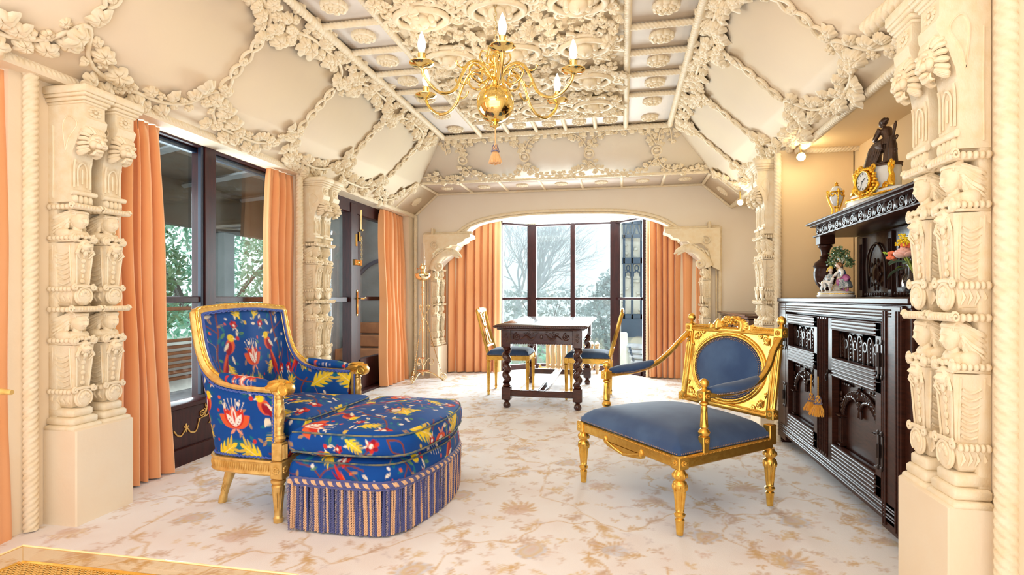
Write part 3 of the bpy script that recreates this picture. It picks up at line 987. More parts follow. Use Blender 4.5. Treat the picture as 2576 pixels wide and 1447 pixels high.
# ---- the dense relief in the middle of the ceiling
def relief_field():
    nx, ny = 150, 330
    xs = np.linspace(IL + .02, IR - .02, nx); ys = np.linspace(1.6, IY - .02, ny)
    X, Y = np.meshgrid(xs, ys, indexing='ij')
    R = random.Random(5); Z = np.zeros_like(X)
    for _ in range(520):
        cx, cy = R.uniform(IL, IR), R.uniform(1.6, IY); r = R.uniform(.02, .055); h = R.uniform(.008, .030)
        d = np.hypot(X - cx, Y - cy) / r
        Z = np.maximum(Z, h * np.sqrt(np.clip(1 - d * d, 0, 1)) + .35 * Z)
    Z = np.minimum(Z, .05)
    mb = MB(); mb.add(np.stack([X, Y, ZT - .004 - Z], -1).reshape(-1, 3), grid_faces(nx, ny))
    o = mb.obj('relief_ground', M['relief'], flat); o['kind'] = 'stuff'
    # cartouches: ovals with a face, framed by scrolls
    cart = []
    for iy in range(6):
        for ix in range(3):
            cart.append((IL + .27 + ix * .455 + (.0 if iy % 2 else .0), 1.95 + iy * .56))
    mc = MB()
    th = np.linspace(0, 2 * PI, 41)[:-1]
    mc.tube([(.115 * math.cos(a), .085 * math.sin(a), -.045) for a in th], .016, 8, closed=True)
    mc.tube([(.145 * math.cos(a), .108 * math.sin(a), -.03) for a in th], .012, 8, closed=True)
    mc.ell((0, 0, -.025), (.10, .075, .03), 16, 10)
    mc.ell((0, 0, -.055), (.042, .055, .034), 14, 10)           # face
    mc.ell((0, -.012, -.088), (.008, .018, .010), 8, 6)
    for sx in (-1, 1):
        mc.ell((sx * .016, .006, -.082), (.009, .006, .006), 8, 5)
        mc.ell((sx * .045, .03, -.05), (.02, .03, .02), 8, 6)
        mc.ell((sx * .05, -.01, -.048), (.016, .03, .02), 8, 6)
    mc.ell((0, .058, -.055), (.05, .02, .025), 10, 6)
    for k in range(8):
        a = k * PI / 4 + .4
        mc.tube([(p[0], p[1], -.035) for p in spiral((.165 * math.cos(a), .125 * math.sin(a), 0), .032, .006, 1.4, 18, a, 'xy')], [.010 * (1 - .5 * i / 17) for i in range(18)], 6)
    cm = mc.mesh('cartouche', sharp=50); cm.materials.append(M['relief'])
    for (cx, cy) in cart:
        link('cartouche', cm, flat, mw=T(cx, cy, ZT - .01) @ rotm('Z', rnd.uniform(-.15, .15)) @ Sc(1.3, 1.3, 1.25))
    # leaves between
    R = random.Random(8); n = 0
    cand = [(IL + .05 + (IR - IL - .1) * R.random(), 2.1 + (IY - 2.15) * R.random()) for _ in range(1400)]
    stuff = MB(); base = [np.array([v.co[:] for v in me.vertices]) for me in LEAF + SMALL + [BLOS, GRAPE]]
    polys = [[list(p.vertices) for p in me.polygons] for me in LEAF + SMALL + [BLOS, GRAPE]]
    for (cx, cy) in cand:
        if any(((cx - a) / .15) ** 2 + ((cy - b) / .12) ** 2 < 1 for a, b in cart): continue
        m = T(cx, cy, ZT - .02 - R.uniform(0, .03)) @ rotm('X', PI) @ rotm('Z', R.uniform(0, 6.3)) @ rotm('Y', R.uniform(-.6, .1)) @ rotm('X', R.uniform(-.4, .4)) @ Sc(R.uniform(.6, 1.05))
        j = R.choice([3, 4, 3, 4, 5, 5, 6, 6, 0])
        if n < 240:
            link('blossom' if j == 5 else 'grapes' if j == 6 else 'leaf', (LEAF + SMALL + [BLOS, GRAPE])[j], flat, mw=m)
            n += 1
        else:
            stuff.add(base[j], None, polys[j], m=m)
    o = stuff.obj('relief_foliage', M['relief'], flat, sharp=28); o['kind'] = 'stuff'


relief_field()

# ================================================================== WINDOWS AND DOOR, LEFT
def empty_struct(name, loc=(0, 0, 0)):
    o = bpy.data.objects.new(name, None); C.objects.link(o); o.location = loc; o['kind'] = 'structure'
    return o


def part_box(name, c, d, m, parent, b=0.004):
    mb = MB(); mb.bbox(c, d, b)
    return mb.obj(name, M[m], parent)


w1 = empty_struct('window_1')
part_box('head_rail', (WX, 3.33, 2.075), (.09, 1.7, .05), 'frame', w1)
part_box('head_liner', (WX - .035, 3.33, 2.035), (.05, 1.7, .03), 'frame_blue', w1)
part_box('mullion', (WX, 3.29, 1.22), (.11, .10, 1.70), 'frame', w1)
for y in (2.56, 4.11): part_box('jamb', (WX, y, 1.22), (.10, .10, 1.70), 'frame', w1)
for y0, y1 in ((2.61, 3.24), (3.34, 4.06)):
    part_box('transom', (WX, (y0 + y1) / 2, 1.040), (.07, y1 - y0, .040), 'frame', w1)
    for z0, z1 in ((.40, 1.02), (1.06, 2.05)):
        part_box('pane', (WX - .01, (y0 + y1) / 2, (z0 + z1) / 2), (.006, y1 - y0 - .01, z1 - z0), 'glass', w1, .001)
part_box('glazing_bead', (WX + .03, 3.225, 1.24), (.03, .022, 1.66), 'frame_blue', w1)
part_box('sill', (WX + .035, 3.33, .375), (.13, .86, .03), 'frame', w1)
part_box('lower_panel', (WX + .03, 3.33, .19), (.10, 1.66, .37), 'frame', w1)
part_box('skirting', (WX + .085, 3.33, .06), (.03, .86, .11), 'frame', w1)
# gilded ornament on the lower panel: swags, fleurs-de-lis, crown, cypher
g = MB(); gx = WX + .0835


def gcur(pts, r=.0035):
    P = smooth_path([(gx, p[0], p[1]) for p in pts], max(8, len(pts) * 6)); g.tube(P, r, 5)


for sg, y0 in ((1, 3.02), (1, 3.14)):
    pass
for a, b in ((2.94, 3.035), (3.045, 3.15)):
    gcur([(a, .235), (a + .03, .20), ((a + b) / 2 + .01, .192), (b - .02, .205), (b, .225 if a < 3 else .26)])
    gcur([(a, .228), (a + .03, .195), ((a + b) / 2 + .01, .187), (b - .02, .20), (b, .22 if a < 3 else .255)], .002)
g.ell((gx, 3.04, .243), (.003, .006, .018), 8, 6)
for s_ in (-1, 1): gcur([(3.04, .225), (3.04 + s_ * .010, .236), (3.04 + s_ * .017, .243), (3.04 + s_ * .018, .234)], .0028)
gcur([(3.028, .224), (3.052, .224)], .003); gcur([(3.04, .222), (3.04, .205)], .003)
g.ell((gx, 3.152, .262), (.004, .009, .009), 8, 6)
for c_, r_, t_ in (((3.175, .295), .022, 1.3), ((3.20, .318), .018, -1.2), ((3.222, .345), .022, 1.4), ((3.20, .285), .013, 1.2)):
    g.tube(spiral((gx, c_[0], c_[1]), r_, r_ * .15, t_, 22, 1.0, 'yz'), [.0045 * (1 - .6 * i / 21) for i in range(22)], 5)
gcur([(3.15, .265), (3.18, .272), (3.21, .273), (3.235, .29)], .0035)
gcur([(3.205, .30), (3.22, .335), (3.228, .37), (3.238, .375)], .006)
# the cypher 20
gcur([(3.238, .262), (3.246, .273), (3.258, .268), (3.257, .250), (3.246, .232), (3.236, .222), (3.250, .226), (3.264, .222)], .003)
gcur([(3.282, .268), (3.270, .258), (3.270, .235), (3.282, .224), (3.296, .236), (3.296, .258), (3.282, .268)], .003)
gcur([(3.25, .345), (3.27, .372), (3.29, .345), (3.27, .318), (3.25, .345)], .004)
gcur([(3.262, .345), (3.27, .356), (3.278, .345), (3.27, .333), (3.262, .345)], .004)
gcur([(3.245, .382), (3.247, .400), (3.258, .390), (3.268, .405), (3.279, .390), (3.290, .400), (3.292, .382), (3.245, .382)], .0028)
for q in range(3):
    g.tube(spiral((gx, 3.32 + .035 * q, .325 - .015 * q), .022, .004, 1.3, 20, 2 + q, 'yz'), .004, 5)
gcur([(3.40, .25), (3.43, .21), (3.47, .195), (3.51, .21), (3.53, .235)])
g.obj('gilded_ornament', M['gold_pale'], w1)

# ---- french door with its fixed side light
d1 = empty_struct('door_1')
part_box('head_rail', (WX, 5.58, 2.0), (.10, 1.86, .14), 'frame', d1)
part_box('jamb', (WX, 4.73, 1.05), (.10, .12, 2.1), 'frame', d1)
part_box('stile', (WX + .01, 5.33, 1.03), (.10, .14, 2.0), 'frame', d1)
part_box('side_transom', (WX, 5.02, 1.035), (.06, .50, .05), 'frame', d1)
part_box('side_pane', (WX - .01, 5.02, 1.15), (.006, .5, 1.6), 'glass', d1, .001)
part_box('side_sill', (WX, 5.02, .20), (.08, .5, .34), 'frame', d1)
part_box('door_leaf_stile', (WX + .005, 5.47, 1.03), (.06, .10, 1.92), 'frame', d1)
part_box('door_leaf_stile', (WX + .005, 6.42, 1.03), (.06, .12, 1.92), 'frame', d1)
part_box('door_bottom_rail', (WX + .005, 5.95, .24), (.06, .94, .32), 'frame', d1)
part_box('door_transom', (WX + .005, 5.95, 1.045), (.045, .86, .045), 'frame', d1)
for z0, z1 in ((.40, 1.02), (1.07, 1.93)):
    part_box('door_pane', (WX - .005, 5.94, (z0 + z1) / 2), (.006, .84, z1 - z0), 'glass', d1, .001)
part_box('threshold', (WX + .05, 5.6, .055), (.14, 1.86, .05), 'frame', d1)
hx = WX + .055


def hw(name, build, m='brass'):
    mb = MB(); build(mb); return mb.obj(name, M[m], d1)


hw('door_handle', lambda b: (b.bbox((hx + .008, 5.385, 1.0), (.012, .036, .24), .006), b.tube([(hx + .01, 5.385, 1.045), (hx + .05, 5.385, 1.045), (hx + .055, 5.44, 1.04), (hx + .05, 5.49, 1.055), (hx + .05, 5.51, 1.05)], .008, 8),
                             b.ell((hx + .008, 5.385, 1.12), (.006, .018, .02), 8, 6), b.ell((hx + .008, 5.385, .88), (.006, .018, .02), 8, 6)))
hw('rim_lock', lambda b: (b.bbox((hx + .012, 5.36, 1.42), (.024, .10, .062), .004), b.bbox((hx + .012, 5.44, 1.42), (.03, .045, .062), .004), b.ell((hx + .03, 5.37, 1.42), (.012, .014, .014), 10, 6)))
hw('letter_plate', lambda b: b.bbox((hx + .006, 5.37, 1.655), (.010, .034, .13), .004))
hw('chain_plate', lambda b: b.bbox((WX + .045, 5.475, 1.70), (.012, .03, .10), .004))


def chain_links(b):
    for i in range(11):
        z = 1.69 - i * .025
        b.tube([(WX + .055 + (.008 * math.cos(a) if i % 2 else 0), 5.50 + (0 if i % 2 else .010 * math.cos(a)), z + .016 * math.sin(a)) for a in np.linspace(0, 2 * PI, 11)[:-1]], .003, 5, closed=True)


hw('door_chain', chain_links, 'brass_pale')
hw('bolt', lambda b: (b.tube([(WX + .05, 5.50, 1.99), (WX + .05, 5.50, 1.78)], .007, 8), b.bbox((WX + .044, 5.50, 1.96), (.012, .03, .07), .003), b.ell((WX + .055, 5.515, 1.775), .014, 10, 6)))
hw('bottom_bolt', lambda b: (b.ell((WX + .06, 5.50, .33), .012, 8, 6), b.tube([(WX + .04, 5.50, .33), (WX + .07, 5.50, .33)], .005, 6)))

# ================================================================== BAY WINDOW
w2 = empty_struct('window_2')
TOPB, BOT = 2.045, .30


def bay_bar(name, p, q, z0, z1, w, d, m='frame'):
    mb = MB(); p = Vector(p); q = Vector(q); e = (q - p); L = e.length; a = math.atan2(e.y, e.x)
    mb.t = T((p.x + q.x) / 2, (p.y + q.y) / 2, (z0 + z1) / 2) @ rotm('Z', a)
    mb.bbox((0, 0, 0), (L, d, z1 - z0), .004)
    return mb.obj(name, M[m], w2)


B = [Vector((x, y)) for x, y in BAY]
for i, (wd, rot) in enumerate(((.07, 0), (.12, 0), (.13, 0), (.05, 0))):
    mb = MB(); mb.bbox((B[i].x, B[i].y, 1.06), (wd, .11, 2.03), .006)
    mb.obj('corner_post', M['frame'], w2)
mid = (B[1] + B[2]) / 2
mb = MB(); mb.bbox((mid.x, mid.y, 1.06), (.062, .08, 2.0), .006); mb.obj('mullion', M['frame'], w2)
for a, b in ((B[0], B[1]), (B[1], mid), (mid, B[2]), (B[2], B[3])):
    e = (b - a).normalized(); a2, b2 = a + e * .03, b - e * .03
    bay_bar('transom', a2, b2, 1.025, 1.06, 0, .06)
    bay_bar('head_rail', a2, b2, 2.035, 2.06, 0, .07)
    bay_bar('bottom_rail', a2, b2, .07, .15, 0, .08)
    for z0, z1 in ((.15, 1.025), (1.06, 2.035)):
        bay_bar('pane', a2, b2, z0, z1, 0, .006, 'glass')


# ================================================================== CURTAINS
def curtain(name, label, bot, top, z0, z1, folds, amp=.045, seed=0, group=None, hang=None, nh=.07):
    """bot/top: plan paths [(x,y)..] of the hem and the heading; z1 may be a function of s"""
    R = random.Random(seed)
    nu, nz = folds * 22, 34
    s = np.linspace(0, 1, nu)
    def path(p):
        P = smooth_path([(a, b, 0) for a, b in p], nu)
        return P[:, :2]
    Pb, Pt = path(bot), path(top)
    knots = np.sort(np.array([0] + [(i + R.uniform(-.30, .30)) / folds for i in range(1, folds)] + [1]))
    ph = np.interp(s, knots, np.arange(folds + 1))
    am = np.interp(s, knots, [R.uniform(.55, 1.15) for _ in range(folds + 1)])
    wave = -(2.1 * np.abs(np.sin(PI * (ph + .06 * np.sin(2 * PI * ph * .7)))) ** .75 - 1.1) * am + .12 * np.sin(4 * PI * ph + R.uniform(0, 6)) + .10 * np.sin(2 * PI * ph * .37 + 1)
    hw_ = np.sign(np.sin(2 * PI * ph * 2)) * np.abs(np.sin(2 * PI * ph * 2)) ** .6
    tz = np.linspace(0, 1, nz)
    tz = 1 - (1 - tz) ** 1.0
    V = np.zeros((nu, nz, 3))
    for j, t in enumerate(tz):
        w = t ** .9 if hang is None else hang(t)
        P = Pb * (1 - w) + Pt * w
        tan = np.gradient(P, axis=0); tan /= np.linalg.norm(tan, axis=1)[:, None] + 1e-9
        nrm = np.stack([-tan[:, 1], tan[:, 0]], -1)
        zt = z1(s) if callable(z1) else np.full(nu, z1)
        z = z0 + (zt - z0) * t
        head = np.clip((zt - z) / nh, 0, 1)
        a = amp * (1.0 - .35 * t) * (.28 + .72 * head)
        off = a * wave + (1 - head) * .010 * hw_ + .008 * np.sin(3 * t * PI + 5 * s)
        sh = .20 * amp * np.cos(2 * PI * ph) * head
        P2 = P + nrm * off[:, None] + tan * sh[:, None]
        V[:, j, 0], V[:, j, 1], V[:, j, 2] = P2[:, 0], P2[:, 1], z
    mb = MB(); mb.add(V.reshape(-1, 3), grid_faces(nu, nz))
    o = mb.obj(name, M['curtain'], sharp=70)
    tag(o, label, 'curtain', group)
    return o


curtain('curtain', 'peach curtain at the extreme left edge, left of the nearest carved pillars', [(-2.66, 1.45), (-2.66, 1.985)], [(-2.68, 1.45), (-2.68, 1.985)], -.01, 2.055, 4, .038, 1)
curtain('curtain', 'wide peach curtain between the nearest left pillars and the dark veranda window', [(-2.66, 2.46), (-2.66, 2.905)], [(-2.68, 2.46), (-2.68, 2.83)], .015, 2.055, 5, .050, 2)
curtain('curtain', 'peach curtain right of the veranda window, behind the patterned armchair', [(-2.66, 3.72), (-2.66, 4.34)], [(-2.68, 3.83), (-2.68, 4.32)], .02, 2.055, 6, .048, 3)
curtain('curtain', 'peach curtain hanging over the right side of the glazed door, left of the brass lamp', [(-2.60, 5.78), (-2.60, 6.50)], [(-2.67, 5.86), (-2.67, 6.52)], .065, 2.055, 6, .050, 4)
zl = lambda s: np.interp(s, [0, .3, .6, 1], [2.06, 2.06, 2.06, 2.06])
curtain('curtain', 'peach curtain at the left of the bay window, behind the left side chair', [(-2.40, 6.97), (-1.95, 7.05), (-1.57, 7.12)], [(-2.40, 6.98), (-1.95, 7.08), (-1.57, 7.17)], .085, zl, 8, .050, 5)
curtain('curtain', 'peach curtain at the right of the bay window, behind the gilt open armchair', [(.31, 7.0), (.62, 6.99), (1.06, 6.97)], [(.30, 7.0), (.62, 6.99), (1.06, 6.98)], .085, zl, 8, .050, 6)


# ================================================================== OUTSIDE
# bay side: garden, bare trees, evergreen, tracery screen of the house wing
gr = MB()
gx_, gy_ = np.linspace(-40, 30, 30), np.linspace(8.2, 80, 30)
GX, GY = np.meshgrid(gx_, gy_, indexing='ij')
gr.add(np.stack([GX, GY, -.6 - (GY - 8.2) * .045 + .12 * np.sin(GX) * np.cos(GY * .7)], -1).reshape(-1, 3), grid_faces(30, 30))
struct(gr.obj('ground', M['grass']))


M['haze_bark'] = mat('misty_bark', (0.40, 0.43, 0.47), 0.95, noise=(2, 0.3, 0.7), col2=(0.50, 0.53, 0.57))  # mist paleness mixed into these bark and leaf colours
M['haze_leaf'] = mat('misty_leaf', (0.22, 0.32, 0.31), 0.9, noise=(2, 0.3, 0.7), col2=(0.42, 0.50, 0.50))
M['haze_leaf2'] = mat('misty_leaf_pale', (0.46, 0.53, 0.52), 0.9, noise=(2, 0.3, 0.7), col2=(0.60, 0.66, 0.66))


def bare_tree(name, label, loc, H, lean, seed, spread=.5, levels=6):
    R = random.Random(seed); trunk = MB(); twigs = MB()

    def grow(p, d, L, r, lv):
        pts = [p]; q = Vector(p); dd = Vector(d).normalized()
        nseg = 4
        for i in range(nseg):
            dd = (dd + Vector((R.uniform(-.22, .22), R.uniform(-.22, .22), R.uniform(-.08, .16)))).normalized()
            q = q + dd * L / nseg; pts.append(tuple(q))
        (trunk if lv < 2 else twigs).tube(pts, [r * (1 - .4 * i / nseg) for i in range(nseg + 1)], 6 if lv < 3 else 3, cap=False)
        if lv >= levels: return
        nchild = 3 if lv < 3 else R.choice([2, 3, 3])
        for c in range(nchild):
            k = R.choice([2, 3, 4]) if c else 4
            a = R.uniform(.25, .75) * (1 if c else .4)
            ax = Vector((R.uniform(-1, 1), R.uniform(-1, 1), R.uniform(-.3, .3))).cross(dd)
            if ax.length < .05: ax = Vector((1, 0, 0))
            nd = Matrix.Rotation(a, 3, ax.normalized()) @ dd
            nd = (nd + Vector(lean) * .12).normalized()
            grow(pts[k], nd, L * R.uniform(.66, .86), r * .58, lv + 1)
    grow((0, 0, 0), (lean[0], lean[1], 1), H * .27, H * .022, 0)
    o = thing(name, label, 'tree', loc)
    trunk.obj('trunk', M['haze_bark'], o)
    t = twigs.obj('branches', M['haze_bark'], o); t['kind'] = 'stuff'
    return o


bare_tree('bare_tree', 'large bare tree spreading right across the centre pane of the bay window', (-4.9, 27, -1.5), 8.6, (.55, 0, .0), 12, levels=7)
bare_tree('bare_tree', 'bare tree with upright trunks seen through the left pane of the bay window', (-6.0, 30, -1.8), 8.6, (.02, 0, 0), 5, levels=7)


def bush(name, label, loc, size, n, m, seed, leaf=.16, cat='shrub', trunk=True, cone=False, mats=None):
    R = np.random.RandomState(seed)
    d = R.normal(size=(n, 3)); d /= np.linalg.norm(d, axis=1)[:, None]
    rad = R.uniform(.45, 1, n)[:, None] ** .5
    bump = 1 + .22 * np.sin(d[:, :1] * 7 + seed) * np.cos(d[:, 1:2] * 5 + 1) + .15 * np.sin(d[:, 2:3] * 11)
    P = d * rad * bump
    if cone: P[:, :2] *= np.clip(1.15 - .9 * (P[:, 2:3] + 1) / 2, .12, 1)
    P = P * np.array(size)[None] / 2 + np.array([0, 0, size[2] / 2])
    a = R.normal(size=(n, 3)); a /= np.linalg.norm(a, axis=1)[:, None]
    b = np.cross(a, R.normal(size=(n, 3))); b /= np.linalg.norm(b, axis=1)[:, None]
    s = leaf * R.uniform(.5, 1.2, (n, 1))
    V = np.stack([P - a * s * .5, P + b * s * .22, P + a * s * .5, P - b * s * .22], 1).reshape(-1, 3)
    o = thing(name, label, cat, loc)
    mb = MB(); mb.add(V, np.arange(4 * n).reshape(n, 4))
    f = mb.obj('foliage', M[m], o, smooth=False); f['kind'] = 'stuff'
    if trunk:
        mb = MB()
        for k in range(5):
            aa = k * 1.3
            mb.tube([(0, 0, 0), (.1 * size[0] * math.cos(aa), .1 * size[1] * math.sin(aa), size[2] * .4), (.25 * size[0] * math.cos(aa), .25 * size[1] * math.sin(aa), size[2] * .75)], [size[2] * .02, size[2] * .014, size[2] * .005], 5)
        mb.obj('stems', M['bark'], o)
    return o


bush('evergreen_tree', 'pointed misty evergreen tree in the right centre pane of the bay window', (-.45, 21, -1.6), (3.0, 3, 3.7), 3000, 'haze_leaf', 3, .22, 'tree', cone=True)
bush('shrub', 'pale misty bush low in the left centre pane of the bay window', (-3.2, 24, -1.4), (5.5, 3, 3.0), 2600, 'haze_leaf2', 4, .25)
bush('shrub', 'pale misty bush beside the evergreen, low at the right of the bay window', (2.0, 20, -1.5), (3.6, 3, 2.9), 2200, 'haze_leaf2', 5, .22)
bush('shrub', 'tangled green plants just outside the bay window behind the radiator', (-1.2, 9.6, -.9), (2.2, 1.0, 1.15), 1500, 'leaf_teal', 6, .09)


hz = MB(); hz.box((-6, 31, 4.0), (40, 38, 12))
M['mist'] = bpy.data.materials.new('mist'); M['mist'].use_nodes = True
_n = M['mist'].node_tree; _n.nodes.remove(_n.nodes['Principled BSDF'])
_v = _n.nodes.new('ShaderNodeVolumeScatter'); _v.inputs['Density'].default_value = .032; _v.inputs['Color'].default_value = (.97, .98, 1, 1)
_n.links.new(_v.outputs[0], _n.nodes['Material Output'].inputs['Volume'])
mist = hz.obj('mist', M['mist'], smooth=False); mist['kind'] = 'stuff'; tag(mist, 'pale winter mist over the garden beyond the bay window', 'mist')


def tracery():
    Y = 9.3; x0, x1 = .0, .50
    o = thing('tracery_screen', 'slate-blue timber tracery screen over stone, seen through the right pane of the bay window', 'screen', (0, 0, 0))
    mb = MB()
    mb.box((.27, Y + .12, 1.2), (.70, .10, 2.9)); mb.obj('rubble_backing', M['stone'], o)
    R = random.Random(2)
    for i in range(46):
        b = MB(); w, h = R.uniform(.06, .11), R.uniform(.035, .06)
        b.bbox((0, 0, 0), (w, .05, h), .012)
        q = b.obj('stone', M['stone'], o); q.location = (.0 + R.random() * .5, Y + .06, .80 + (i % 23) * .066); q.rotation_euler = (R.uniform(-.2, .2), R.uniform(-.3, .3), R.uniform(-.3, .3))
    f = MB(); t = .05
    xs = (.035, .165, .305)
    for x in (.025, .155, .300): f.bbox((x, Y, 1.50), (.038, t, 1.75), .004)
    for z, h in ((2.30, .10), (2.06, .06), (1.66, .10), (.74, .10)): f.bbox((.20, Y, z), (.42, t, h), .004)
    for a, b in ((.044, .136), (.174, .281)):
        c = (a + b) / 2; w = (b - a) / 2
        for s_ in (-1, 1):
            f.tube([(c, Y, 2.27), (c + s_ * w * .8, Y, 2.09)], .016, 6)
        # ogee head with a quatrefoil
        f.tube([(c + w * .52 * math.cos(q), Y, 1.54 + .045 * math.sin(q)) for q in np.linspace(0, 2 * PI, 17)[:-1]], .010, 6, closed=True)
        for s_ in (-1, 1):
            f.tube(smooth_path([(c + s_ * w, Y, 1.40), (c + s_ * w * .9, Y, 1.47), (c + s_ * w * .35, Y, 1.475), (c + s_ * w * .3, Y, 1.50)], 10), .012, 6)
    f.obj('frame', M['tracery'], o)
    b = MB(); b.bbox((.2, Y - .02, .56), (.44, .08, .30), .006); b.obj('base_panel', M['tracery'], o)
    s = thing('garden_steps', 'pale weathered board steps outside, below the tracery screen', 'steps', (.14, 8.9, -.35))
    for i in range(9):
        b = MB(); b.bbox((.10, 0, 0), (.26, .10, .03), .004)
        q = b.obj('step_board', M['deck'], s); q.location = (.02 * (8 - i) - .04, .0 + i * .03, .08 * i); q.rotation_euler = (.5, .06, -.1)
    b = MB(); b.tube([(-.06, -.05, -.1), (.06, .1, .3), (-.03, .2, .62)], .02, 6); b.obj('rail', M['tracery'], s)
    w = MB(); w.bbox((.0, 9.15, .0), (.16, .1, 1.0), .02)
    tag(w.obj('stone_wall', M['stone']), 'low rubble stone wall left of the board steps outside the bay', 'wall')


tracery()

# veranda side
v = thing('veranda', 'brown boarded veranda ceiling and grey posts outside the left window', 'veranda', (0, 0, 0))
mb = MB(); mb.bbox((-4.6, 7.2, 2.44), (1.0, 9.6, .05)); mb.obj('ceiling_board', M['brown_ceiling'], v)
mb = MB(); mb.bbox((-5.1, 7.2, 2.18), (.14, 9.6, .56)); mb.obj('beam', M['brown_ceiling'], v)
for y in (6.4, 9.6):
    mb = MB(); mb.bbox((-5.1, y, .9), (.16, .20, 2.0), .01); mb.obj('post', M['render'], v)
for i in range(5):
    mb = MB(); mb.tube([(-2.95, 2.8 + i * 1.0, 2.33), (-5.0, 3.6 + i * 1.0, 2.36)], .035, 4); mb.obj('rafter', M['render'], v)
mb = MB(); mb.bbox((-5.2, 6.6, .15), (.3, 9.0, .75), .02); mb.obj('parapet', M['stone'], v)
mb = MB(); mb.bbox((-3.9, 5.8, -.03), (2.1, 7.5, .06), .01); mb.obj('paving', M['deck'], v)
mb = MB(); mb.bbox((-4.95, 6.5, .93), (.05, 9.0, .045), .01); mb.obj('handrail', M['orange_wood'], v)
mb = MB()
for i in range(7):
    mb.bbox((-4.85 + .0 * i, 5.6 + .0, .16 + .07 * i), (.08, 1.4, .03), .005)
mb.obj('bench_slats', M['orange_wood'], v)
M['teal_reflection'] = mat('teal_reflection', (0.07, 0.17, 0.20), 0.85)  # gathered sheet standing in for the indoor curtain's reflection in the glass
nu = 160; s = np.linspace(0, 1, nu)
V = np.stack([np.stack([-4.55 + .04 * np.sin(s * 75) * (1 - .3 * (z > 2)), 6.45 + s * 1.7, np.full(nu, z)], -1) for z in np.linspace(1.83, 2.40, 6)], 1)
mb = MB(); mb.add(V.reshape(-1, 3), grid_faces(nu, 6)); tag(mb.obj('curtain_reflection', M['teal_reflection']), 'teal gathered stand-in for the curtain reflection high in the right pane of the veranda window', 'curtain')
bush('hedge', 'dense leafy green hedge beyond the veranda, seen through the left window', (-6.6, 7.9, .1), (1.9, 8.6, 2.9), 17000, 'leaf_teal', 8, .115, 'hedge')
bush('hedge', 'darker green shrub behind the veranda rail, left pane of the left window', (-6.0, 5.6, .1), (1.0, 2.0, 2.4), 3500, 'leaf_green', 9, .12, 'hedge')
# porch beyond the glazed door
p = thing('porch', 'grey rendered porch with orange timber steps beyond the glazed door', 'porch', (0, 0, 0))
mb = MB(); mb.bbox((-3.72, 8.95, 1.2), (1.6, .12, 2.5), .01); mb.bbox((-4.45, 8.1, 1.2), (.1, 1.6, 2.5), .01); mb.obj('porch_wall', M['render'], p)
mb = MB(); mb.tube([(-3.95 + .65 * math.cos(a), 8.86, .95 + .75 * math.sin(a)) for a in np.linspace(0, PI, 18)], .035, 6); mb.obj('arch_band', M['tracery'], p)
for i in range(3):
    mb = MB(); mb.bbox((-3.75, 8.6 - .28 * i, .56 - .19 * i), (1.2, .32, .17), .01); mb.obj('step', M['orange_wood'], p)

# ================================================================== CARVED PILLARS
def face_grid(r=(.038, .034, .045), nu=72, nv=56, lion=False):
    """a sculpted head looking along +X"""
    ph = np.linspace(.02, PI - .02, nv); th = np.linspace(0, 2 * PI, nu, endpoint=False)
    P, Q = np.meshgrid(ph, th, indexing='ij')
    d = np.stack([np.sin(P) * np.cos(Q), np.sin(P) * np.sin(Q), np.cos(P)], -1)
    fwd = np.clip(d[..., 0], 0, 1) ** .5
    y, z = d[..., 1], d[..., 2]
    G = lambda y0, z0, sy, sz: np.exp(-((y - y0) / sy) ** 2 - ((z - z0) / sz) ** 2) * fwd
    V = d * np.array(r)
    if not lion:
        jaw = 1 - .30 * np.clip(-z - .1, 0, 1) * (1 - .2 * fwd)
        V[..., 1] *= jaw
        bump = .0095 * G(0, -.20, .12, .13) + .0060 * G(0, -.02, .085, .24) - .0065 * (G(.33, .06, .20, .13) + G(-.33, .06, .20, .13)) \
            + .0035 * (G(.33, .04, .13, .07) + G(-.33, .04, .13, .07)) + .004 * (G(.3, .24, .3, .06) + G(-.3, .24, .3, .06)) \
            + .005 * G(0, -.46, .20, .05) + .004 * G(0, -.58, .17, .05) - .003 * G(0, -.52, .22, .02) + .006 * G(0, -.85, .25, .14) \
            + .004 * (G(.45, -.25, .22, .2) + G(-.45, -.25, .22, .2))
    else:
        bump = .020 * G(0, -.25, .50, .34) + .005 * G(0, -.02, .18, .12) - .012 * (G(.36, .16, .16, .13) + G(-.36, .16, .16, .13)) \
            + .009 * (G(.34, .42, .24, .11) + G(-.34, .42, .24, .11)) - .012 * G(0, -.50, .30, .05) + .012 * G(0, -.68, .25, .12) \
            + .006 * (G(.2, -.3, .13, .12) + G(-.2, -.3, .13, .12))
    V[..., 0] += bump
    return V.reshape(-1, 3), grid_faces(nv, nu, wv=True)


